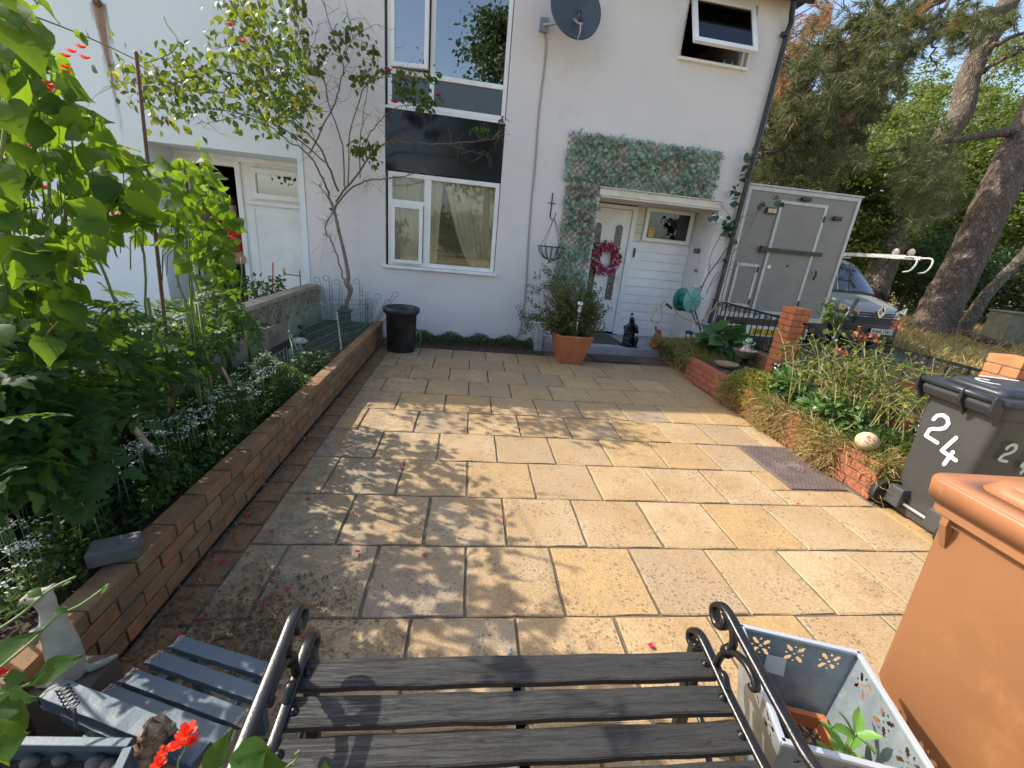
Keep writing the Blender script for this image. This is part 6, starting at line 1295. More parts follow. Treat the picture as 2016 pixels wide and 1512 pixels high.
for s_ in (-1, 1):
    mb = MB(); mb.prism([(.42, .74), (.80, .78), (.84, .96), (.62, .93), (.44, .86)], lambda x, z, t_: vp(s_*x, t_+.18*(x/.84)**3, z), -.045, .05); hl = part('headlight', mb, glassmat('headlamp', .25, (.75, .8, .85)), van, bevel=.01)
    part('reflector', MB().ball(vp(s_*.64, .06, .85), .06, 12), mat('chrome', (.7, .7, .72), .1, metal=1), hl)
    mb = MB(); mb.ball(vp(s_*1.02, .95, 1.2), .12, 12, sc=(.8, .5, 1)); part('mirror', mb, M['van_black'], van)
    part('wheel', MB().lathe([(.0, -.1), (.2, -.1), (.31, -.09), (.33, -.05), (.33, .05), (.31, .09), (0, .09)], 24, (0, 0, 0), M=Matrix.Translation(vp(s_*.78, .85, .28)) @ Matrix.Rotation(pi/2, 4, 'Y')), M['tyre'], van)
bd = MB(); ym = -.075   # rhombus badge with open centre
for a, c_ in (((0, .13), (.09, 0)), ((.09, 0), (0, -.13)), ((0, -.13), (-.09, 0)), ((-.09, 0), (0, .13))): bd.bar(vp(a[0], ym, .86+a[1]), vp(c_[0], ym, .86+c_[1]), .03, .04, up=(0, 1, 0))
part('badge', bd, bpy.data.materials['chrome'], van)
pl = part('number_plate', MB().box(vp(-.06, -.075, .385), vp(.46, -.06, .50)), mat('plate_white', (.7, .7, .68), .4), van, bevel=.004); text('plate_lettering', 'RA65 DAU', pl, vp(.20, -.078, .443), .118, INK, sx=.82, offs=.002)
# roof rack and ladder
la = thing('ladder', 'aluminium ladder with hooked end lying on the roof rack of the van', 'ladder', (9.3, 9.5, 1.98)); mb = MB()
e0 = XP(1812, 512, 9.35); e1 = np.array([9.35, 12.6, 2.0]); e0[2] = 2.0
for s_ in (0, .36): mb.bar(e0+[-s_, 0, 0], e1+[-s_, 0, 0], .025, .07)
part('stile', mb, M['alu'], la)
for k in range(14): part('rung', MB().tube([e0+[0, .15+.28*k, 0], e0+[-.36, .15+.28*k, 0]], .014, 6), M['alu'], la)
for s_ in (0, .36): part('hook', MB().tube(smooth_path([e0+[-s_, 0, .0], e0+[-s_+.05, -.18, .0], e0+[-s_+.03, -.24, -.12], e0+[-s_, -.2, -.26], e0+[-s_, -.06, -.3]], 4), .018, 8), M['alu'], la)
for k in (0, 1): part('roller', MB().lathe([(.07, -.02), (.08, 0), (.07, .02)], 14, (0, 0, 0), M=Matrix.Translation((9.35, e0[1]+.25+.35*k, 2.11)) @ Matrix.Rotation(pi/2, 4, 'Y')), mat('roller', (.65, .55, .5), .5), la)
mb = MB()
for y in (10.2, 11.6): mb.bar((vx-.7, y, 1.93), (vx+.72, y, 1.93), .04, .03)
part('roof_rack', mb, M['alu'], van)
# ---- trees
M['bark'] = mat('pine_bark', (.22, .16, .115), .95, (.10, .075, .058), 3.5, stretch=(1, 1, .35), bump=.05, bscale=9, stain=[((.34, .27, .2), 4, .5, .75, .7)])
M['bark2'] = mat('grey_bark', (.22, .18, .13), .95, (.11, .09, .07), 5, stretch=(1, 1, .3), bump=.02, bscale=14)
M['tree_leaf'] = leafmat('tree_leaf', [(.06, .11, .02), (.10, .15, .03), (.13, .18, .035), (.06, .09, .03), (.14, .17, .05)], (.32, .40, .05), .5, .38)
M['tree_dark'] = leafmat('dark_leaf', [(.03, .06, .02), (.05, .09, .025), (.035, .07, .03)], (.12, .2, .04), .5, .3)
M['needle'] = leafmat('pine_needle', [(.055, .08, .025), (.08, .10, .03), (.11, .12, .04), (.05, .07, .035), (.16, .12, .06)], (.25, .27, .06), .55, .25)
M['needle_brown'] = leafmat('brown_needle', [(.30, .16, .07), (.38, .22, .10), (.22, .12, .06)], (.45, .25, .1), .7, .2)
def trunk_mesh(pts, rad, n=14, rough=.05):
    P = smooth_path(pts, 6); R_ = np.interp(np.linspace(0, 1, len(P)), np.linspace(0, 1, len(rad)), rad); mb = MB().tube(P, list(R_), n)
    mb.v = [tuple(np.array(v)+rng.normal(size=3)*rough*.18) for v in mb.v]; return mb, P
def pine_clumps(root, C, n, s_, brown=0.0, spread=.14):
    """brush-like tufts: needles splayed round a short twig"""
    t_ = rng.normal(size=(len(C), 3))*.55+np.array([-.45, -.15, -.35]); t_ /= np.linalg.norm(t_, axis=1)[:, None]
    T = np.repeat(t_, n, 0); P = np.repeat(C, n, 0)+T*rng.uniform(0, spread*2.6, (len(T), 1))+rng.normal(size=(len(T), 3))*spread*.12
    d = T*.75+rng.normal(size=(len(P), 3))*.5; d /= np.linalg.norm(d, axis=1)[:, None]
    mi = np.repeat((rng.random(len(C)) < brown).astype(int), n) if np.isscalar(brown) else np.repeat(brown, n)
    return cloud('needles', P, s_, (np.array([(-.04, 0, 0), (.04, 0, 0), (.015, 1, -.08), (-.015, 1, -.08)]), [(0, 1, 2, 3)]), [M['needle'], M['needle_brown']], root, d=d, nn=rng.normal(size=(len(P), 3)), mi=mi)
def bark_plates(m_, sc):
    t = m_.node_tree; L = t.links; b = t.nodes['Principled BSDF']; tc = N(t, 'ShaderNodeTexCoord'); mp = N(t, 'ShaderNodeMapping'); mp.inputs['Scale'].default_value = (1, 1, .28); L.new(tc.outputs['Object'], mp.inputs[0])
    nz = N(t, 'ShaderNodeTexNoise', i_Scale=4.0, i_Detail=4.0); L.new(mp.outputs[0], nz.inputs['Vector']); ad = N(t, 'ShaderNodeVectorMath', operation='MULTIPLY_ADD'); ad.inputs[1].default_value = (.5, .5, .5); L.new(nz.outputs['Color'], ad.inputs[0]); L.new(mp.outputs[0], ad.inputs[2])
    vo = N(t, 'ShaderNodeTexVoronoi', i_Scale=sc, feature='DISTANCE_TO_EDGE'); L.new(ad.outputs[0], vo.inputs['Vector']); mr = N(t, 'ShaderNodeMapRange'); mr.inputs[2].default_value = .3; mr.inputs[3].default_value = .35; L.new(vo.outputs[0], mr.inputs[0])
    old = b.inputs['Base Color'].links[0].from_socket; mx = N(t, 'ShaderNodeMix', data_type='RGBA'); L.new(mr.outputs[0], mx.inputs[0]); mx.inputs[6].default_value = (.06, .042, .03, 1); L.new(old, mx.inputs[7]); L.new(mx.outputs[2], b.inputs['Base Color'])
    bp_ = N(t, 'ShaderNodeBump', i_Distance=.09, i_Strength=1.0); L.new(mr.outputs[0], bp_.inputs['Height']); L.new(b.inputs['Normal'].links[0].from_socket, bp_.inputs['Normal']); L.new(bp_.outputs[0], b.inputs['Normal'])
bark_plates(M['bark'], 9.0); bark_plates(M['bark2'], 8.0)
big = thing('pine_tree', 'thick barked pine trunk leaning to the right beyond the parked van', 'tree', DP(1850, 655, 13.8))
mb, P = trunk_mesh([DP(1822, 684, 13.6)-[0, 0, .3], DP(1828, 668, 13.7), DP(1834, 642, 13.8), DP(1868, 575, 13.9), DP(1922, 470, 14), DP(1975, 352, 14.1), DP(2015, 270, 14.3), DP(2060, 170, 14.8), DP(2110, 20, 15.5)], [.92, .74, .58, .52, .50, .49, .46, .42, .34], 22, .12); part('trunk', mb, M['bark'], big)
mb, P = trunk_mesh([DP(2010, 262, 14.4), DP(1960, 262, 14), DP(1900, 272, 13.6), DP(1820, 285, 13.2), DP(1730, 300, 12.8)], [.16, .12, .09, .06, .03], 8, .03); part('limb', mb, M['bark'], big)
C1 = sample(330, (6, 9, 2.5), (20, 14.5, 8), [[(1790, 270), (1870, 255), (1900, 330), (1880, 430), (1800, 440), (1760, 370)], [(1640, 270), (1720, 280), (1720, 330), (1640, 330)]]); pine_clumps(big, C1, 50, (.1, .22))
t2 = thing('pine_tree', 'tall pine with mottled trunk behind the van, branches reaching left over the trailer', 'tree', DP(1722, 570, 18))
mb, P = trunk_mesh([DP(1715, 585, 18), DP(1740, 520, 18), DP(1773, 449, 18), DP(1812, 380, 18), DP(1862, 268, 18), DP(1892, 223, 18), DP(1905, 160, 18), DP(1925, 110, 18), DP(1960, 50, 18), DP(2010, -40, 18)], [.55, .5, .46, .44, .42, .42, .4, .4, .38, .34], 16, .08); part('trunk', mb, M['bark2'], t2)
limbs = [([(1985, 10, 17.5), (1900, 45, 16), (1850, 62, 14.5), (1790, 105, 13.5), (1730, 150, 12.5), (1650, 210, 11.5), (1590, 270, 10.5), (1500, 300, 9.8)], .20, .03), ([(1910, -25, 17), (1840, 5, 15), (1780, 38, 13.5), (1700, 80, 12), (1620, 120, 11), (1560, 140, 10)], .15, .03), ([(1860, -30, 16), (1750, 15, 13.5), (1660, 60, 12), (1590, 110, 11)], .10, .02), ([(1730, 150, 12.5), (1700, 200, 12), (1660, 260, 11.5), (1600, 330, 11)], .06, .02), ([(1880, -30, 15), (1850, 30, 14.5), (1835, 80, 14), (1840, 130, 14)], .07, .02), ([(1925, 130, 18), (1960, 90, 17.5), (2030, 60, 17)], .14, .05), ([(1935, 140, 18), (1990, 110, 17), (2040, 80, 16.5)], .1, .04), ([(1650, 210, 11.5), (1600, 230, 11), (1540, 250, 10)], .04, .015), ([(1560, 290, 10.5), (1520, 300, 10), (1490, 310, 9.7)], .03, .01), ([(1700, 80, 12), (1680, 130, 11.6), (1640, 190, 11)], .05, .015)]
src = []; mb = MB()
for l, r0, r1 in limbs:
    P = smooth_path([DP(*q) for q in l], 6); P = [p+rng.normal(size=3)*.04 for p in P]; lm = MB().tube(P, list(np.linspace(r0, r1, len(P))), 8); part('limb', lm, M['bark'], t2); src += P[len(P)//4:]
for i in range(420):
    p = random.choice(src); dd = norm([random.gauss(-.8, .7), random.gauss(-.2, .6), random.gauss(-.5, .5)]); l = random.uniform(.4, 1.3); q = p+dd*l*.5; e = q+norm(dd+rng.normal(size=3)*.5)*l*.5; mb.tube([p, q, e], [.015, .010, .005], 4); src.append(e); src.append(q)
part('twigs', mb, M['bark2'], t2, kind='stuff')
LP = [(1480, 380), (1500, 250), (1545, 60), (1560, -20), (1830, -20), (1780, 90), (1760, 200), (1700, 240), (1660, 330), (1560, 360)]
S_ = np.array(src); S_ = S_[inpoly(proj(S_), [(1440, -60), (1850, -60), (1850, 150), (1700, 420), (1440, 420)])]
K2 = np.concatenate([S_[rng.integers(0, len(S_), 190)]+rng.normal(size=(190, 3))*.15, sample(150, (3.5, 9, 3.5), (14, 13.5, 10), [LP])])
K2 = np.concatenate([K2, sample(90, (10, 10, 5), (22, 17, 13), [[(1800, -20), (2030, -20), (2030, 40), (1960, 60), (1890, 40), (1830, 100)], [(1600, 200), (1760, 150), (1740, 260), (1620, 330)], [(1480, 300), (1640, 250), (1640, 380), (1480, 380)]])])
K2 = K2+FW*rng.uniform(.2, 1.3, (len(K2), 1))
C2 = np.repeat(K2, 7, 0)+rng.normal(size=(len(K2)*7, 3))*.10
xy = proj(C2); br_ = (inpoly(xy, [(1545, 0), (1620, -10), (1640, 40), (1570, 90), (1550, 190), (1500, 200)]) & (np.repeat(rng.random(len(K2)), 7) < .7)) | (rng.random(len(C2)) < .03)
pine_clumps(t2, C2, 46, (.12, .24), br_.astype(int), .10)
def dec_tree(lab, base, h_, cr, n, lean=(0, 0), m_=None, size=(.14, .26), tr_r=.2, name='broadleaf_tree', clump=90, tmat=None, zlow=.25, group=None):
    b = np.array(base, float); t = thing(name, lab, 'tree', b, group=group); top = b+[lean[0], lean[1], h_*.8]
    mb, P = trunk_mesh([b-[0, 0, .1], b+[lean[0]*.3, lean[1]*.3, h_*.35], top], [tr_r*1.2, tr_r*.8, tr_r*.25], 10, .05); part('trunk', mb, tmat or M['bark2'], t)
    K = rng.normal(size=(clump, 3)); K /= np.linalg.norm(K, axis=1)[:, None]; K *= (rng.random(clump)**.45)[:, None]; K = b+[lean[0]*.7, lean[1]*.7, h_*(zlow+(1-zlow)/2)]+K*[cr, cr, h_*(1-zlow)/2]
    lm = MB()
    for i in range(min(clump, 22)): j = P[random.randrange(len(P)//3, len(P))]; lm.tube([j, (j+K[i])/2+[0, 0, -.2], K[i]], [tr_r*.3, tr_r*.16, .02], 6)
    part('limbs', lm, tmat or M['bark2'], t)
    per = n//clump; Q = np.repeat(K, per, 0); rad = np.repeat(rng.uniform(.28, .75, clump), per); dv = rng.normal(size=(len(Q), 3)); Q = Q+dv*rad[:, None]*[.75, .75, .5]
    cloud('crown', Q, size, L_SIMPLE, m_ or M['tree_leaf'], t, up=.5, droop=.15); return t
def gp(px, D, z=-.09): q = DP(px, 560, D); return (q[0], q[1], z)
specs = [(1465, 21, 9, 2.6, 'leafy tree rising right behind the trailer, leftmost of the wood'), (1575, 25, 11, 3.2, 'leafy tree behind the left half of the trailer roof'), (1665, 20, 6.5, 2.2, 'shorter leafy tree just above the trailer right edge'), (1740, 27, 14, 3.8, 'tall pale green tree behind the mottled pine trunk'), (1830, 24, 8.5, 3.0, 'leafy tree between the two pine trunks'), (1890, 31, 15, 4.4, 'tallest broadleaf tree at the back between the pine trunks'), (1960, 26, 11, 3.4, 'pale sunlit tree right of the mottled pine trunk'), (2050, 23, 10, 3.4, 'leafy tree at the right edge behind the leaning pine'), (2120, 30, 14, 4.4, 'large tree farthest right beyond the leaning pine')]
specs += [(1800, 33, 18, 5.0, 'tallest dark tree filling the gap above the van'), (1990, 35, 19, 5.5, 'tall dark tree at the back right of the wood'), (1640, 33, 15, 4.5, 'tall tree at the back behind the trailer')]
for i, (px, D, h_, cr, lab) in enumerate(specs): dec_tree(lab, gp(px, D), h_, cr, 15000 if D < 32 else 18000, (random.uniform(-.5, 1.2), 0), tr_r=.22, group='broadleaf trees of the wood', clump=110)
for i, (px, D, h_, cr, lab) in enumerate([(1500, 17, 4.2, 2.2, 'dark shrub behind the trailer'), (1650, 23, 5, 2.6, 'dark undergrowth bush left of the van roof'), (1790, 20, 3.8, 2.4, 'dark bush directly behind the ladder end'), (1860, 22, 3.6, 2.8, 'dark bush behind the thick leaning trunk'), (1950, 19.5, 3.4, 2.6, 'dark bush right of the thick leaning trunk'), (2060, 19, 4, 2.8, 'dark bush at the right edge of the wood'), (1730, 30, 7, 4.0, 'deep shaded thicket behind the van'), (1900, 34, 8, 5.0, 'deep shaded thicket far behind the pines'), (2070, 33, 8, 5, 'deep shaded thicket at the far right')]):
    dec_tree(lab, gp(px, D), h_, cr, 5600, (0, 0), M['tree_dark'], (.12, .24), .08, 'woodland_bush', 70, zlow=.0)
# slender trunks in the wood
for pts, r, lab in [([(1892, 655, 14.5), (1935, 590, 14.5), (1965, 555, 14.6), (2016, 500, 14.8), (2050, 440, 15)], .17, 'slender leaning trunk right of the thick pine'), ([(1640, 390, 19), (1652, 340, 19), (1668, 290, 19), (1690, 200, 19)], .26, 'straight pale trunk directly above the trailer roof'), ([(1585, 380, 20), (1590, 330, 20), (1600, 290, 20)], .13, 'thin trunk left of the pale trunk above the trailer'), ([(1632, 360, 22), (1660, 310, 22), (1700, 240, 22)], .1, 'thin leaning trunk in the shade above the trailer')]:
    P0 = DP(*pts[0]); t = thing('slender_tree', lab, 'tree', P0); pts_ = [DP(*q) for q in pts]
    if pts_[0][2] > .3: pts_ = [pts_[0]*[1, 1, 0]+[-.4, 0, -.1]]+pts_
    mb, _ = trunk_mesh(pts_, [r*1.3, r, r*.9, r*.7], 10, .04); part('trunk', mb, M['bark2'], t)
# long dry grass by the trees
n = 34000; P = np.stack([rng.uniform(5.0, 20, n), rng.uniform(3.0, 16, n), np.full(n, -.09)], 1); k = (P[:, 0] > 4.6) & ~((P[:, 0] > 4.4) & (P[:, 0] < 9.8) & (P[:, 1] > 7.4) & (P[:, 1] < 13)); k &= (np.sin(P[:, 0]*1.3)+np.sin(P[:, 1]*1.7+1)+rng.normal(size=n)*.6 > -1.2); P = P[k]
blades('long_dry_grass', 'long straw coloured grass growing under the pine trees', P, (.18, .42), [M['straw'], M['green_grass']], (.1, -.1, .7), .5, (rng.random(len(P)) < .12).astype(int))
n = 5000; P = np.stack([rng.uniform(4.2, 9, n), rng.uniform(2.2, 6.8, n), np.full(n, -.09)], 1); blades('long_dry_grass', 'short dry grass verge just behind the iron railings', P, (.1, .26), [M['straw'], M['green_grass']], (.1, -.1, .7), .5, (rng.random(n) < .25).astype(int))
c = DP(1990, 660, 12.3); c[2] = -.09; mb = MB(); mb.box(c+[-.22, 0, 0], c+[.6, .6, .98]); mb.box(c+[-.26, -.05, .982], c+[.65, .65, 1.03]); solo('utility_cabinet', mb, mat('cabinet_green', (.17, .16, .10), .8, (.1, .11, .07), 5), 'weathered grey green utility cabinet under the trees at the right edge', 'cabinet', bevel=.02)
t = thing('fallen_log', 'fallen brown log in the dry grass beside the thick pine', 'log', DP(1930, 668, 11.8)); mb, _ = trunk_mesh([DP(1895, 655, 12.4), DP(1935, 668, 12.0), DP(1990, 682, 11.5)], [.07, .09, .06], 10, .04); part('wood', mb, M['bark'], t)
# road / hardstanding the vehicles stand on
struct('hardstanding', MB().box((4.4, 7.3, -.10), (10.2, 13.5, -.05)), mat('tarmac', (.06, .06, .06), .9, (.1, .095, .085), 3, bump=.004, bscale=60))
# ============================================================ foreground: bench, bins, planters, slatted table
M['slat'] = mat('painted_slat', (.028, .028, .026), .5, (.04, .038, .033), 5, stretch=(.35, 6, 1), bump=.0022, bscale=9, stain=[((.09, .085, .07), 14, .60, .8, .5)])
def slat_grain():
    m_ = M['slat']; t = m_.node_tree; L = t.links; b = t.nodes['Principled BSDF']; g = N(t, 'ShaderNodeNewGeometry')
    mp = N(t, 'ShaderNodeMapping'); mp.inputs['Scale'].default_value = (3.2, 60, 60); L.new(g.outputs['Position'], mp.inputs[0]); no = N(t, 'ShaderNodeTexNoise', i_Scale=1.6, i_Detail=7.0, i_Roughness=.7, i_Distortion=.5); L.new(mp.outputs[0], no.inputs['Vector'])
    r = N(t, 'ShaderNodeMapRange'); r.inputs[1].default_value = .40; r.inputs[2].default_value = .52; L.new(no.outputs[0], r.inputs[0])
    bp = N(t, 'ShaderNodeBump', i_Distance=.0016, i_Strength=1.0); L.new(r.outputs[0], bp.inputs['Height']); L.new(bp.outputs[0], b.inputs['Normal'])
    n2 = N(t, 'ShaderNodeTexNoise', i_Scale=2.6, i_Detail=8.0, i_Roughness=.75, i_Distortion=.8); L.new(mp.outputs[0], n2.inputs['Vector']); r2 = N(t, 'ShaderNodeMapRange'); r2.inputs[1].default_value = .40; r2.inputs[2].default_value = .47; r2.inputs[3].default_value = .25; L.new(n2.outputs[0], r2.inputs[0])
    old = b.inputs['Base Color'].links[0].from_socket; mx = N(t, 'ShaderNodeMix', data_type='RGBA', blend_type='MULTIPLY'); mx.inputs[0].default_value = 1; L.new(old, mx.inputs[6]); L.new(r2.outputs[0], mx.inputs[7]); L.new(mx.outputs[2], b.inputs['Base Color'])
slat_grain()
bench = thing('garden_bench', 'black slatted garden bench with ornate cast iron arms facing the house', 'bench', (.2, .7, 0))
def slat(yc, zc, wd, tilt_, x0=-.402, x1=.812, parent=bench, name='seat_slat', th=.022):
    mb = MB(); nn_ = 14; V = []; Fc = []; dy = np.array([0, cos(tilt_), sin(tilt_)]); dz = np.array([0, -sin(tilt_), cos(tilt_)])
    prof = [(-wd/2, -th/2), (wd/2, -th/2), (wd/2, th/2-.003), (wd/2-.004, th/2), (-wd/2+.004, th/2), (-wd/2, th/2-.003)]
    for i in range(nn_+1):
        x = x0+(x1-x0)*i/nn_; w_ = .0016*sin(i*1.7+yc*40)
        for a, b in prof: V.append(np.array([x, yc, zc])+dy*(a+w_)+dz*(b+.0008*sin(i*2.3+a*90)))
    n6 = 6
    for i in range(nn_): Fc += [(i*n6+k, i*n6+(k+1) % n6, (i+1)*n6+(k+1) % n6, (i+1)*n6+k) for k in range(n6)]
    Fc += [tuple(range(n6-1, -1, -1)), tuple(nn_*n6+k for k in range(n6))]; return part(name, mb.add(V, Fc), M['slat'], parent)
for yc, zc, wd, tl in ((.886, .409, .082, .02), (.787, .405, .074, .05), (.694, .398, .07, .08), (.608, .388, .07, .12), (.525, .376, .07, .14)): slat(yc, zc, wd, tl)
for k in range(3): slat(.43-.03*k, .46+.11*k, .07, pi/2+.2, name='back_slat')
part('centre_strap', MB().box((.195, .49, .355), (.221, .93, .364)), M['iron'], bench)
def iron_end(x, s_, name):
    """cast iron bench end: s_ = -1 left, +1 right"""
    root = part(name, MB().bar((x, .97, .40), (x, .93, .0), .035, .04, up=(1, 0, 0)), M['iron'], bench, bevel=.006)
    def strip(P, w_, th, nm, m_=6):
        P = smooth_path(P, m_); mb = MB(); V = []; n = len(P)
        ws_ = w_ if hasattr(w_, '__len__') else [w_]*2
        W_ = np.interp(np.linspace(0, 1, n), np.linspace(0, 1, len(ws_)), ws_)
        for i in range(n):
            t_ = norm(P[min(i+1, n-1)]-P[max(i-1, 0)]); xx = np.array([1.0, 0, 0]); nn_ = norm(np.cross(t_, xx))
            for k in range(10):
                a = 2*pi*k/10; ca, sa = cos(a), sin(a); V.append(P[i]+xx*W_[i]/2*np.sign(ca)*abs(ca)**.6+nn_*th/2*np.sign(sa)*abs(sa)**.8)
        Fc = [(i*10+k, i*10+(k+1) % 10, (i+1)*10+(k+1) % 10, (i+1)*10+k) for i in range(n-1) for k in range(10)]+[tuple(range(9, -1, -1)), tuple((n-1)*10+k for k in range(10))]
        return part(nm, mb.add(V, Fc, 0, True), M['iron'], root)
    # arm rest: sweeps forward and curls under at the front
    Q = lambda L_: [np.array((x, y, z)) for y, z in L_]
    strip(Q([(.41, .66), (.45, .60), (.54, .573), (.62, .582), (.72, .598), (.82, .614), (.88, .625), (.92, .618), (.942, .592), (.932, .566), (.907, .556), (.886, .57), (.889, .592), (.906, .597)]), [.03, .03, .032, .03, .03, .034, .036, .03, .02], .019, 'arm_rest')
    strip(Q([(.37, .78), (.40, .6), (.44, .45), (.5, .40), (.6, .40), (.7, .408), (.8, .42), (.9, .438), (.955, .445), (.993, .432), (1.008, .405), (.994, .383), (.970, .386), (.966, .404)]), [.028, .03, .03, .03, .032, .036, .036, .024], .019, 'seat_rail')
    strip(Q([(.868, .43), (.866, .46), (.858, .495), (.84, .53), (.834, .56), (.845, .59), (.868, .612)]), [.022, .024, .024, .02], .018, 'arm_support')
    strip(Q([(.84, .532), (.81, .555), (.77, .567), (.74, .562), (.722, .548), (.728, .534), (.742, .538)]), [.022, .024, .022, .018], .017, 'scroll_brace')
    part('collar', MB().lathe([(.013, -.018), (.019, -.013), (.015, -.006), (.019, 0), (.015, .006), (.019, .013), (.013, .018)], 12, (0, 0, 0), M=Matrix.Translation((x, .843, .528)) @ Matrix.Rotation(.5, 4, 'X')), M['iron'], root)
    strip(Q([(.80, .425), (.822, .447), (.838, .446), (.836, .432)]), [.02, .022, .016], .014, 'curl')
    for (yc, zc) in ((.886, .421), (.787, .417), (.694, .41), (.608, .40)):
        bx_ = x-s_*.022; part('bolt', MB().lathe([(.012, 0), (.012, .002), (.006, .004), (.006, .007), (0, .008)], 14, (bx_, yc, zc)), M['iron'], root)
    strip([np.array(p) for p in [(x, .93, .0), (x, .95, .12), (x, .93, .25), (x, .96, .36)]], .03, .024, 'front_leg'); strip([np.array(p) for p in [(x, .36, .0), (x, .42, .2), (x, .46, .38)]], .03, .024, 'rear_leg')
    for a_, b_ in (((.93, .2), (.75, .12)), ((.75, .12), (.55, .14)), ((.55, .14), (.42, .2))): strip([np.array((x, a_[0], a_[1])), np.array((x, (a_[0]+b_[0])/2, (a_[1]+b_[1])/2+.05)), np.array((x, b_[0], b_[1]))], .02, .014, 'under_scroll')
    return root
iron_end(-.405, -1, 'iron_end'); iron_end(.815, 1, 'iron_end')
# wheelie bins ---------------------------------------------
def wheelie(name, lab, M4, mbody, mlid, wd=.48, dp=.55, h_=1.0, hinge=True):
    """local frame: back face at x=0 facing -x, width along y, depth along +x"""
    root = link(name, None); root.matrix_world = M4; root.empty_display_size = .1; tag(root, lab, 'wheelie bin'); WM[root.name] = Matrix.Identity(4)     # parts are given in local coordinates
    b = MB(); hw = wd/2; V = []
    def ring(x0, x1, y, z, r=.03, k=4):
        out = []
        for (cx, cy, a0) in ((x1-r, y-r, 0), (x0+r, y-r, pi/2), (x0+r, -y+r, pi), (x1-r, -y+r, 3*pi/2)):
            for i in range(k+1): a = a0+pi/2*i/k; out.append((cx+r*cos(a), cy+r*sin(a), z))
        return out
    rs = [ring(.06, dp-.10, hw-.055, .02, .04), ring(.05, dp-.09, hw-.05, .06, .04), ring(.05, dp-.085, hw-.048, .20, .04), ring(.012, dp-.08, hw-.045, .26, .04), ring(.0, dp-.03, hw-.012, h_-.13, .045), ring(-.002, dp-.025, hw-.010, h_-.12, .045), ring(-.03, dp+.02, hw+.006, h_-.10, .05), ring(-.03, dp+.02, hw+.006, h_-.03, .05), ring(.0, dp-.02, hw-.02, h_-.03, .04), ring(.03, dp-.06, hw-.04, .3, .04)]
    n = len(rs[0]); V = sum(rs, []); Fc = [(j*n+(i+1) % n, j*n+i, (j+1)*n+i, (j+1)*n+(i+1) % n) for j in range(len(rs)-1) for i in range(n)]+[tuple(range(n)), tuple((len(rs)-1)*n+i for i in range(n-1, -1, -1))]
    b.add(V, Fc, 0, True); body = fixn(part('body', b, mbody, root))
    md = body.modifiers.new('e', 'EDGE_SPLIT'); md.split_angle = radians(35)
    # lower axle recess blocks
    for s_ in (-1, 1): part('axle_block', MB().box((-.012, s_*(hw-.09)-.055, .06), (.06, s_*(hw-.09)+.055, .205)), mbody, root, bevel=.012)
    part('axle', MB().tube([(.03, -hw-.045, .1), (.03, hw+.045, .1)], .011, 10), mat('axle_steel', (.55, .54, .5), .35, metal=.7), root)
    for s_ in (-1, 1):
        R_ = Matrix.Translation((.03, s_*(hw+.01), .1)) @ Matrix.Rotation(pi/2, 4, 'X'); w_ = part('wheel', MB().lathe([(.03, -.028), (.072, -.026), (.078, -.022), (.098, -.024), (.1, -.012), (.1, .012), (.098, .024), (.078, .022), (.072, .026), (.03, .028)], 28, M=R_), M['tyre'], root)
        mb = MB()
        for k in range(12): a = 2*pi*k/12; p0 = R_ @ Vector((.03*cos(a), .03*sin(a), 0)); p1 = R_ @ Vector((.07*cos(a), .07*sin(a), 0)); mb.tube([p0, p1], .004, 4)
        part('spokes', mb, M['black_plastic'], w_)
    # rear handle and hinge brackets
    if hinge: part('handle', MB().tube([(-.075, -hw+.01, h_+.0), (-.075, hw-.01, h_+.0)], .020, 14), mlid, root)
    for y in ((-hw+.012, -.05, hw-.012) if hinge else ()):
        mb = MB(); mb.lathe([(.018, -.006), (.030, -.004), (.030, .004), (.018, .006)], 16, M=Matrix.Translation((-.075, y, h_)) @ Matrix.Rotation(pi/2, 4, 'X')); mb.prism([(-.105, h_), (-.03, h_+.01), (-.02, h_-.11), (-.035, h_-.15), (-.055, h_-.12), (-.10, h_-.06)], lambda x, z, t_: (x, t_, z), y-.009, y+.009); part('hinge_bracket', mb, mlid, root, bevel=.004)
    # skirt of the handle moulding behind
    if hinge: mb = MB(); mb.prism([(-.066, h_-.01), (-.03, h_-.015), (-.03, h_-.105), (-.055, h_-.095), (-.078, h_-.05)], lambda x, z, t_: (x, t_, z), -hw+.03, hw-.03); part('rear_rim', mb, mlid, root, bevel=.006)
    # lid: low dome with flange
    l = MB(); fl = .03 if hinge else .058
    rs = [ring(-.05, dp+.045, hw+.022, h_-fl, .05), ring(-.055, dp+.05, hw+.026, h_-.002, .05), ring(-.05, dp+.045, hw+.02, h_+.008, .05), ring(.01, dp-.03, hw-.05, h_+.014, .06), ring(.035, dp-.055, hw-.075, h_+.048, .06), ring(.07, dp-.09, hw-.11, h_+.055, .05)]
    V = sum(rs, []); Fc = [(j*n+(i+1) % n, j*n+i, (j+1)*n+i, (j+1)*n+(i+1) % n) for j in range(len(rs)-1) for i in range(n)]+[tuple((len(rs)-1)*n+i for i in range(n-1, -1, -1))]
    l.add(V, Fc, 0, True); lid = fixn(part('lid', l, mlid, root)); md = lid.modifiers.new('e', 'EDGE_SPLIT'); md.split_angle = radians(38); lid.modifiers.new('s', 'SOLIDIFY').thickness = .004
    return root, lid
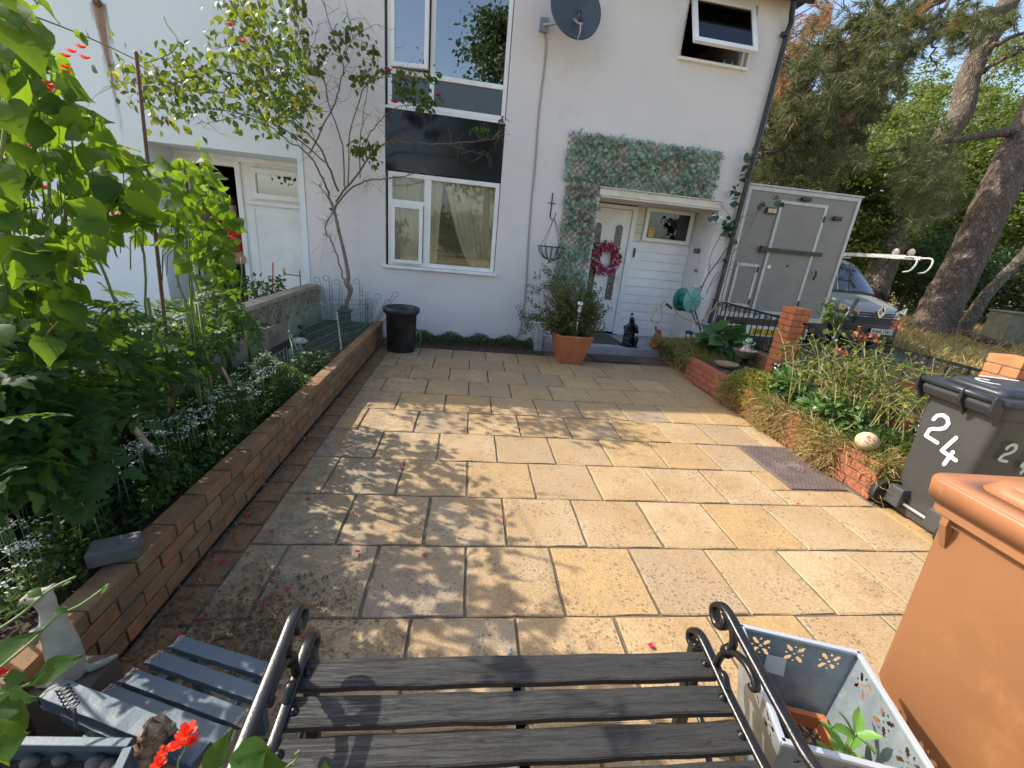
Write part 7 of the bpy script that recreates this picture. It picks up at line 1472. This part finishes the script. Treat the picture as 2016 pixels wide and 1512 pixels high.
def stroke(name, parent, P, r, m_, flat):
    """painted digit stroke as a thin raised band"""
    mb = MB(); P = [np.array(p, float) for p in P]; f = np.array(flat, float)
    for a, b in zip(P[:-1], P[1:]): d = norm(b-a); mb.obox((a+b)/2, (b-a)/2, np.cross(f, d)*r, f*.0012)
    ex_ = norm(np.cross(f, [0, 0, 1])) if abs(f[2]) < .9 else np.array([1.0, 0, 0]); ey_ = np.cross(f, ex_)
    for a in P: mb.add([a+f*.00125+(ex_*cos(q)+ey_*sin(q))*r for q in np.linspace(0, 2*pi, 16, endpoint=False)], [tuple(range(16))])
    return part(name, mb, m_, parent, kind=None)
WHITE = mat('number_white', (.8, .8, .78), .5)
T2 = [(-.36, .62), (-.28, .85), (-.05, .98), (.18, .92), (.32, .70), (.26, .45), (.05, .28), (-.22, .18), (-.34, .08), (-.40, -.28)]
T2b = [(-.40, -.28), (.22, -.36)]; D4 = [(.05, .9), (-.28, .05)]; D4b = [(-.28, .05), (.42, -.08)]; D4c = [(.18, .22), (.05, -.5)]
M['bin_grey'] = mat('bin_plastic_grey', (.052, .054, .055), .45, (.066, .068, .068), 3, bump=.0006, bscale=300, stain=[((.2, .2, .18), 30, .68, .8, .4)]); M['bin_lid'] = mat('bin_lid_black', (.022, .026, .03), .36, (.032, .036, .04), 4, bump=.0005, bscale=200); M['bin_brown'] = mat('bin_plastic_brown', (.28, .125, .052), .6, (.255, .112, .046), 2, bump=.0005, bscale=300, stain=[((.5, .2, .06), 1.5, .5, .8, .5), ((.52, .3, .16), 40, .68, .78, .4), ((.5, .3, .16), 3, .58, .8, .35)])
M['bin_brown_lid'] = mat('bin_lid_brown', (.33, .14, .06), .5, (.28, .115, .05), 5, bump=.0008, bscale=120, stain=[((.6, .42, .28), 14, .6, .8, .4)])
B1 = Matrix.Translation((3.09, 2.17, 0)) @ Matrix.Rotation(radians(-3), 4, 'Z'); bin1, lid1 = wheelie('wheelie_bin', 'dark grey wheelie bin marked 24 in white beside the end brick pier', B1, M['bin_grey'], M['bin_lid'], .47, .55, .99)
def bp(y, z): t_ = (z-.26)/(.60); return (-.0035+.012*(1-t_)*0+(.012*(.87-z)/.61), y, z)
def digits(P, cy, cz, s_, fn, ang=0): return [fn(cy-s_*(a*cos(ang)-b*sin(ang)), cz+s_*(a*sin(ang)+b*cos(ang))) for a, b in P]
for nm, P, cy, cz in (('number_2', T2, .065, .655), ('number_2', T2b, .065, .655), ('number_4', D4, -.045, .565), ('number_4', D4b, -.045, .565), ('number_4', D4c, -.045, .565)): stroke(nm, bin1, digits(P, cy, cz, .135, bp), .0115, WHITE, (-1, 0, 0))
def side(x, z): return (x, -.4/2-.014-.022*(z-.3)/.57, z)
for nm, P, cx, cz in (('side_number_2', T2, .13, .66), ('side_number_2', T2b, .13, .66), ('side_number_4', D4, .28, .60), ('side_number_4', D4b, .28, .60), ('side_number_4', D4c, .28, .60)):
    stroke(nm, bin1, [(cx+.085*a, -.4/2-.012-.036*((cz+.085*b)-.26)/.61*.9, cz+.085*b) for a, b in P], .009, mat('number_cream', (.55, .58, .5), .5), (0, -1, 0))
for P in ([(.0, .35), (.0, .2), (.05, .1)], ): pass
stroke('lid_number', bin1, [(.13+.05*cos(a), .02+.06*sin(a), .99+.0565) for a in np.linspace(.6, 4.6, 9)], .007, WHITE, (0, 0, 1))
stroke('lid_mark', bin1, [(.24, .16, .99+.0565), (.42, .10, .99+.0565)], .012, WHITE, (0, 0, 1))
B2 = Matrix.Translation((1.50, .70, 0)) @ Matrix.Rotation(radians(-2), 4, 'Z'); bin2, lid2 = wheelie('wheelie_bin', 'large terracotta orange brown wheelie bin standing nearest the camera at the right edge', B2, M['bin_brown'], M['bin_brown_lid'], .62, .62, 1.03, False)
# lid handle pocket of the brown bin
mb = MB(); mb.tube(smooth_path([(.08, .12, 1.03+.056), (.10, .17, 1.03+.057), (.2, .19, 1.03+.057), (.3, .185, 1.03+.057)], 5), .006, 8); mb.tube(smooth_path([(.08, .12, 1.03+.056), (.08, -.1, 1.03+.056), (.12, -.17, 1.03+.056)], 5), .006, 8); part('raised_bead', mb, M['bin_brown_lid'], bin2)
for y_ in (.235, -.05): part('rim_rib', MB().prism([(-.03, .93), (-.03, .905), (.0, .83), (.008, .88)], lambda x, z, t_: (x-.004, t_, z), y_, y_+.02), M['bin_brown'], bin2)
# zinc planter with terracotta liner and seedling --------------
zc = np.array([1.135, .80, 0]); za = radians(-17); M['zinc'] = mat('galvanised_zinc', (.26, .30, .32), .42, (.19, .225, .25), 14, metal=.35, bump=.0008, bscale=50, stain=[((.42, .46, .48), 22, .55, .75, .5)])
t = thing('zinc_planter', 'square galvanised zinc planter with punched flower pattern beside the bench', 'planter', zc)
ca_, sa_ = cos(za), sin(za)
def zp(x, y, z): return np.array([zc[0]+x*ca_-y*sa_, zc[1]+x*sa_+y*ca_, z])
HT, wt, wb = .40, .185, .12
def wall_pt(side_, u, z, o=0.0):
    r = wb+(wt-wb)*z/HT+o; x, y = {0: (u*r, r), 1: (r, -u*r), 2: (-u*r, -r), 3: (-r, u*r)}[side_]; return zp(x, y, z)
import bmesh
for s_ in range(4):
    # each wall is a sheet with the motif punched out of it: grid whose cells inside a petal are left open
    mb = MB(); NU, NZ = 96, 80; V = [wall_pt(s_, -1+2*i/NU, HT*j/NZ) for j in range(NZ+1) for i in range(NU+1)]; Fc = []
    for j in range(NZ):
        for i in range(NU):
            u = (-1+2*(i+.5)/NU)*.17; z = HT*(j+.5)/NZ; hole = False
            if z > HT-.09:
                for cu in (-.105, 0, .105):
                    du, dzv = u-cu, z-(HT-.052)
                    for a in (pi/4, 3*pi/4, 5*pi/4, 7*pi/4):
                        p = du*cos(a)+dzv*sin(a); q = -du*sin(a)+dzv*cos(a)
                        if ((p-.024)/.0135)**2+(q/.0062)**2 < 1: hole = True
                    if abs(du)+abs(dzv) < .0055: hole = True
                    for a in (0, pi/2, pi, 3*pi/2):
                        if math.hypot(du-.026*cos(a), dzv-.026*sin(a)) < .0036: hole = True
            if not hole: q_ = j*(NU+1)+i; Fc.append((q_, q_+1, q_+NU+2, q_+NU+1))
    mb.add(V, Fc); w_ = part('side', mb, M['zinc'], t); md = w_.modifiers.new('s', 'SOLIDIFY'); md.thickness = .0015
mb = MB()
for s_ in range(4):
    a, b = wall_pt(s_, -1.0, HT), wall_pt(s_, 1.0, HT); d_ = norm(b-a); mb.bar(a-d_*.004+[0, 0, .004], b+d_*.004+[0, 0, .004], .016, .012)
part('rim', mb, mat('zinc_rim', (.5, .55, .6), .35, metal=.4), t, bevel=.002)
part('floor', MB().add([zp(-wb, -wb, .01), zp(wb, -wb, .01), zp(wb, wb, .01), zp(-wb, wb, .01)], [(0, 1, 2, 3)]), M['zinc'], t)
part('label_sticker', MB().add([wall_pt(0, u, z, -.003) for u, z in ((-.52, .26), (-.1, .255), (-.12, .325), (-.5, .325))], [(0, 1, 2, 3)]), mat('sticker_grey', (.6, .62, .62), .4), t)
tp = thing('inner_terracotta_pot', 'terracotta pot with dark soil sunk inside the zinc planter', 'pot', zp(0, 0, .02)); part('pot', square_pot(zp(.0, 0, .015), .2, .25, .15, .014, za, .004, .02), M['terracotta'], tp, bevel=.003); mb = MB(); mb.add([zp(-.105, -.105, .12), zp(.105, -.105, .12), zp(.105, .105, .12), zp(-.105, .105, .12)], [(0, 1, 2, 3)]); part('soil', mb, M['soil'], tp)
sd_ = thing('seedling', 'young bright green seedling growing in the zinc planter', 'seedling', zp(.07, -.06, .16)); b = zp(.07, -.06, .16); top = b+[.02, .01, .17]; part('stem', MB().tube([b, b+[.01, 0, .08], top], [.004, .0035, .002], 6), M['green_stem'], sd_)
P = []; D_ = []
for z_, r in ((.05, 5), (.1, 4), (.16, 5)):
    for k in range(r): a = k*2*pi/r+z_*20; P.append(b+(top-b)*z_/.17); D_.append([cos(a), sin(a), .35 if z_ < .15 else .9])
M['fresh'] = leafmat('fresh_leaf', [(.12, .28, .05), (.18, .36, .07), (.1, .24, .05)], (.4, .6, .1), .45, .35)
leaf_parts('leaf', np.array(P), (.055, .1), None, None, sd_, d=np.array(D_), nn=np.tile([0, 0, 1.0], (len(P), 1))+rng.normal(size=(len(P), 3))*.2, meshes=curved_leaf('leaf', M['fresh'], 3, [.02, .14, .22, .17, .0]))
# slatted blue table beside the bench --------------------------
M['blue_wood'] = mat('blue_painted_wood', (.062, .098, .125), .5, (.048, .078, .105), 5, stretch=(1, 1, 1), bump=.0012, bscale=40, stain=[((.25, .31, .35), 22, .66, .78, .4), ((.04, .06, .08), 8, .62, .8, .5)]); M['raw_wood'] = mat('broken_wood_end', (.4, .33, .25), .95, (.2, .15, .11), 60, bump=.006, bscale=160)
TZ = .30; t = thing('slatted_table', 'low blue grey painted table of rough ended wooden slats beside the bench', 'table', (-.8, .98, 0))
sl_px = [((348, 1262), (528, 1318)), ((303, 1292), (512, 1366)), ((252, 1328), (480, 1412)), ((205, 1360), (448, 1452))]
def rough_plank(a, b, wd, th, nm, root, ends=True):
    a = np.array(a); b = np.array(b); d_ = norm(b-a); y_ = norm(np.cross([0, 0, 1], d_)); mb = MB(); n = 10; V = []; Fc = []
    for i in range(n+1):
        q = a+(b-a)*i/n
        for (u, v) in ((-.5, -1), (.5, -1), (.5, 0), (-.5, 0)): V.append(q+y_*u*wd*(1+.02*sin(i*2))+np.array([0, 0, v*th+.001*sin(i*3+u)]))
    Fc = [(i*4+k, i*4+(k+1) % 4, i*4+4+(k+1) % 4, i*4+4+k) for i in range(n) for k in range(4)]+[(3, 2, 1, 0), tuple(n*4+k for k in range(4))]
    o = part(nm, mb.add(V, Fc), M['blue_wood'], root, bevel=.002)
    if ends:
        for c0, sgn in ((a, -1), (b, 1)):
            e = MB(); V = []; m_ = 7
            for i in range(m_+1):
                for j in range(5):
                    u = -.52+1.04*i/m_; v = j/4; jag = (.006+.012*abs(sin(i*2.7+c0[0]*50)))*(1 if j in (1, 2, 3) else .4); V.append(c0+y_*u*wd+np.array([0, 0, -th*v+.0015])+d_*sgn*jag*random.uniform(.5, 1)-d_*sgn*(.02 if j in (0, 4) else 0)*random.uniform(.3, 1.1))
            Fc = [(i*5+j, i*5+j+1, i*5+6+j, i*5+5+j) for i in range(m_) for j in range(4)]; part('splintered_end', e.add(V, Fc), M['raw_wood'], o)
    return o
for (a, b) in sl_px: rough_plank(ZP(*a, TZ), ZP(*b, TZ), .042, .024, 'slat', t)
for f_ in (.18, .84):
    P0 = ZP(*sl_px[0][0], TZ)*(1-f_)+ZP(*sl_px[0][1], TZ)*f_; P1 = ZP(*sl_px[3][0], TZ)*(1-f_)+ZP(*sl_px[3][1], TZ)*f_; e = P1+(P1-P0)*.45; part('side_rail', MB().bar(P0-[0, 0, .036], e-[0, 0, .036], .03, .024), M['blue_wood'], t); 
    for q in (P0, e): part('leg', MB().bar([q[0], q[1], 0], [q[0], q[1], TZ-.025], .03, .03, up=(0, 1, 0)), M['blue_wood'], t)
rough_plank(ZP(100, 1352, TZ+.045), ZP(316, 1438, TZ+.045), .055, .05, 'slat', t); rough_plank(ZP(130, 1395, TZ+.01), ZP(300, 1475, TZ+.01), .03, .03, 'slat', t, False); rough_plank(ZP(300, 1440, TZ+.0), ZP(400, 1478, TZ+.0), .07, .03, 'slat', t, False)
mb, _ = trunk_mesh([ZP(308, 1428, .40), ZP(300, 1450, .34), ZP(288, 1490, .28), ZP(282, 1530, .2)], [.022, .026, .03, .03], 12, .03); solo('bark_log', mb, mat('bark_piece', (.24, .14, .08), .95, (.42, .3, .2), 40, bump=.006, bscale=90), 'rough piece of bark covered log leaning on the blue table', 'log')
# grey planter at the bottom left corner
t = thing('grey_planter', 'grey blue square planter with stones in the bottom left corner', 'planter', (-.95, .6, 0)); a, b, c = ZP(-60, 1462, .4), ZP(258, 1466, .4), ZP(215, 1560, .4); dd = b-a; mb = MB(); mb.bar(a, b, .02, .02); mb.bar(b+norm(c-b)*.01, c+(c-b)*1.2, .02, .02); part('rim', mb, M['blue_wood'], t, bevel=.002)
mb = MB(); mb.add([a-[0, 0, .01], b-[0, 0, .01], b-[0, 0, .4], a-[0, 0, .4]], [(0, 1, 2, 3)]); e = c+(c-b)*1.2; mb.add([b-[0, 0, .01], e-[0, 0, .01], e-[0, 0, .4], b-[0, 0, .4]], [(0, 1, 2, 3)]); part('sides', mb, M['blue_wood'], t); mb = MB(); mb.add([a-[0, 0, .06], b-[0, 0, .06], e-[0, 0, .06], a+(e-b)-[0, 0, .06]], [(0, 1, 2, 3)]); part('soil', mb, M['soil'], t)
for i, (px, py, r) in enumerate([(190, 1500, .018), (215, 1505, .015), (240, 1510, .018), (120, 1495, .014), (60, 1500, .016)]): mb = MB(); mb.ball(ZP(px, py, .36), r, 10, sc=(1.3, 1, .8)); part('pebble', mb, bpy.data.materials['dark_stone'], t)
# meerkat statue, standing on the grey plinth at the end of the wall
mc = np.array([-1.12, 1.02, .25]); t = thing('meerkat_statue', 'pale stone meerkat statue standing upright at the near end of the brick wall', 'statue', mc); ms_ = mat('meerkat_stone', (.42, .39, .31), .85, (.28, .26, .2), 12, bump=.0035, bscale=70)
def mk(x, y, z): return tuple(mc+[x, y, z*1.22])
mb = MB(); mb.tube([mk(0, 0, -.002), mk(0, 0, .01), mk(.002, 0, .05), mk(.004, 0, .10), mk(.004, 0, .15), mk(.003, 0, .19), mk(.002, 0, .215), mk(0, 0, .235), mk(-.006, 0, .252), mk(-.02, -.002, .252), mk(-.036, -.004, .246), mk(-.052, -.006, .240), mk(-.056, -.006, .239)], [.036, .038, .040, .038, .032, .025, .019, .023, .026, .022, .014, .008, .004], 14)
for s_ in (-1, 1): mb.tube([mk(-.01, s_*.036, .18), mk(-.036, s_*.03, .145), mk(-.048, s_*.014, .12)], [.013, .012, .009], 8); mb.tube([mk(-.015, s_*.026, .008), mk(-.06, s_*.03, .008)], [.018, .012], 8); mb.ball(mk(.010, s_*.024, .262), .009, 8)
mb.tube([mk(.04, .01, .01), mk(.07, .03, .008), mk(.09, .06, .006)], [.014, .012, .006], 8)
o = part('body', mb, ms_, t); rm = o.modifiers.new('r', 'REMESH'); rm.mode = 'VOXEL'; rm.voxel_size = .0045; rm.use_smooth_shade = True; sm_ = o.modifiers.new('s', 'SMOOTH'); sm_.iterations = 4
for s_ in (-1, 1): part('eye', MB().ball(mk(-.026, s_*.019, .257), .004, 8), mat('eye_stone', (.12, .1, .08), .6), t)
mb = MB(); mb.box((-1.19, .95, .0), (-1.04, 1.09, .248)); solo('stone_plinth', mb, mat('dark_plinth', (.12, .08, .06), .9, (.08, .07, .05), 14), 'dark stained block plinth under the meerkat statue', 'plinth', bevel=.006)
mb = MB(); c = ZP(122, 1352, .46); e = ZP(146, 1395, .44); nrm = norm(e-c); xx = norm(np.cross(nrm, [0, 0, 1])); zz = np.cross(nrm, xx); mb.tube([c+(e-c)*i/70+(xx*cos(i*.55)+zz*sin(i*.55))*.012 for i in range(71)], .0016, 5); mb.tube([e, ZP(150, 1440, .40), ZP(152, 1500, .33)], .004, 6); solo('spring_stake', mb, M['iron'], 'thin metal stake with a coiled spring top beside the meerkat', 'stake')
# near foliage at the bottom left: bean shoots, big leaves and red flowers
nr = thing('runner_bean_shoots', 'runner bean shoots with large backlit leaves reaching in at the bottom left corner', 'climbing plant', DP(0, 1300, .95)); mb = MB()
for l, r in [([(-20, 1250, .95), (40, 1210, 1.0), (100, 1160, 1.02), (150, 1135, 1.05)], .003), ([(-20, 1330, .95), (60, 1265, 1.0), (110, 1215, 1.02), (160, 1190, 1.05), (215, 1150, 1.08)], .003), ([(-20, 1375, .9), (20, 1360, .9), (60, 1345, .9)], .003), ([(380, 1560, .8), (350, 1510, .8), (365, 1470, .8), (350, 1440, .8)], .002), ([(330, 1500, .8), (320, 1470, .8)], .0016)]: part('stem', MB().tube(smooth_path([DP(*q) for q in l], 5), r, 6), M['green_stem'], nr)
mb.tube(smooth_path([DP(560, 1512, .8), DP(578, 1500, .8), DP(585, 1490, .8), DP(590, 1478, .8), DP(580, 1486, .8)], 4), .0016, 5); part('tendril', mb, M['green_stem'], nr)
L_ = [(-35, 1320, 50, 1225, .11, .9), (-20, 1400, 70, 1370, .10, .9), (60, 1345, 164, 1282, .115, .92), (30, 1380, 20, 1440, .10, .9), (400, 1530, 445, 1450, .09, .8), (455, 1512, 560, 1500, .1, .78), (0, 1480, 35, 1455, .06, .85), (125, 1150, 160, 1135, .02, 1.03), (60, 1165, 85, 1170, .03, 1.0), (200, 1165, 222, 1143, .02, 1.06), (110, 1205, 140, 1200, .025, 1.0), (10, 1345, 55, 1330, .05, .9), (-10, 1430, 10, 1500, .09, .86), (470, 1540, 500, 1500, .07, .78), (640, 1530, 635, 1480, .03, .8)]
P = np.array([DP(a, b, D) for a, b, c_, d_, s_, D in L_]); D_ = np.array([norm(DP(c_, d_, D)-DP(a, b, D)) for a, b, c_, d_, s_, D in L_])
nshape = curved_leaf('leaf', M['bean'], 3, [.0, .14, .22, .2, .1, .0])
for i in range(len(L_)): leaf_parts('leaf', P[i:i+1], (L_[i][4]*.95, L_[i][4]*1.05), None, None, nr, d=D_[i:i+1], nn=np.array([[.15, -.5, .85]])+rng.normal(size=(1, 3))*.2, meshes=[nshape[i % 3] if i in (0, 2, 4) else bean_meshes[i % 5]])
for (px, py, D, r) in [(368, 1443, .8, .020), (378, 1460, .8, .014), (355, 1465, .8, .013), (325, 1478, .8, .013), (345, 1470, .8, .012), (315, 1502, .8, .016), (5, 1325, .9, .014)]: bloom(DP(px, py, D), r, M['red_petal'], nr)
# large bean leaves close to the camera in the top left corner
nl = thing('overhanging_bean_leaves', 'large dark and backlit runner bean leaves close to the camera in the top left corner', 'climbing plant', DP(0, 100, 1.1)); L_ = [(10, 40, 130, 150, .16, 1.1), (-10, 0, 60, 60, .13, 1.1), (30, 20, 100, 62, .07, 1.15), (-20, 120, 40, 210, .13, 1.2), (0, 200, 45, 290, .13, 1.2), (-10, 330, 60, 420, .13, 1.3), (40, 150, 10, 250, .12, 1.25), (-20, 60, 30, 150, .14, 1.15), (60, 230, 90, 330, .12, 1.4), (20, 280, 100, 360, .13, 1.4), (0, -30, 25, 20, .08, 1.1), (100, 300, 160, 380, .11, 1.5), (-10, 420, 70, 480, .12, 1.35)]
for i, (a, b, c_, d_, s_, D) in enumerate(L_): leaf_parts('leaf', DP(a, b, D)[None], (s_*.95, s_*1.05), None, None, nl, d=norm(DP(c_, d_, D-.03)-DP(a, b, D))[None], nn=np.array([[.5, -.6, .5]])+rng.normal(size=(1, 3))*.3, meshes=[bean_meshes[i % 5]])
part('stem', MB().tube(smooth_path([DP(-20, 400, 1.3), DP(10, 250, 1.25), DP(0, 120, 1.2), DP(20, 20, 1.15)], 5), .005, 6), M['green_stem'], nl)
# small metal bracket on the paving
mb = MB(); c = ZP(1002, 1280, .006); mb.box(c+[-.007, -.016, -.002], c+[.007, .016, .001]); solo('metal_tag', mb, M['alu'], 'small rectangular metal tag lying on the slabs in front of the bench', 'metal plate')
# ============================================================ behind the camera: what the windows reflect
def cone_pine(lab, x, y, h_, r, n=5000):
    t = thing('pine_tree', lab, 'tree', (x, y, -.1)); mb, P = trunk_mesh([(x, y, -.1), (x, y, h_*.95)], [.35, .08], 10, .05); part('trunk', mb, M['bark'], t)
    K = []; 
    for i in range(90):
        z = h_*(.3+.7*random.random()); rr = r*(1.1-z/h_)**.7*random.uniform(.3, 1); a = random.uniform(0, 2*pi); K.append((x+rr*cos(a), y+rr*sin(a), z))
    Q = np.repeat(np.array(K), n//90, 0)+rng.normal(size=((n//90)*90, 3))*[.7, .7, .35]; cloud('crown', Q, (.25, .45), L_SIMPLE, M['tree_dark'], t, up=.3)
cone_pine('dark pine standing behind the photographer, mirrored in the upper window', 3.4, -20, 15, 4.2, 9000); cone_pine('second dark pine behind the photographer on the left', -9.5, -24, 14, 3.2, 6000)
for i, (x, y) in enumerate([(-6, -20), (1.5, -21), (9, -20)]): dec_tree(['hedge tree left behind the photographer', 'hedge tree straight behind the photographer', 'hedge tree right behind the photographer'][i], (x, y, -.1), 3.6, 2.6, 3600, (0, 0), M['tree_leaf'], (.2, .35), .12, 'hedge_tree', 60, zlow=0)
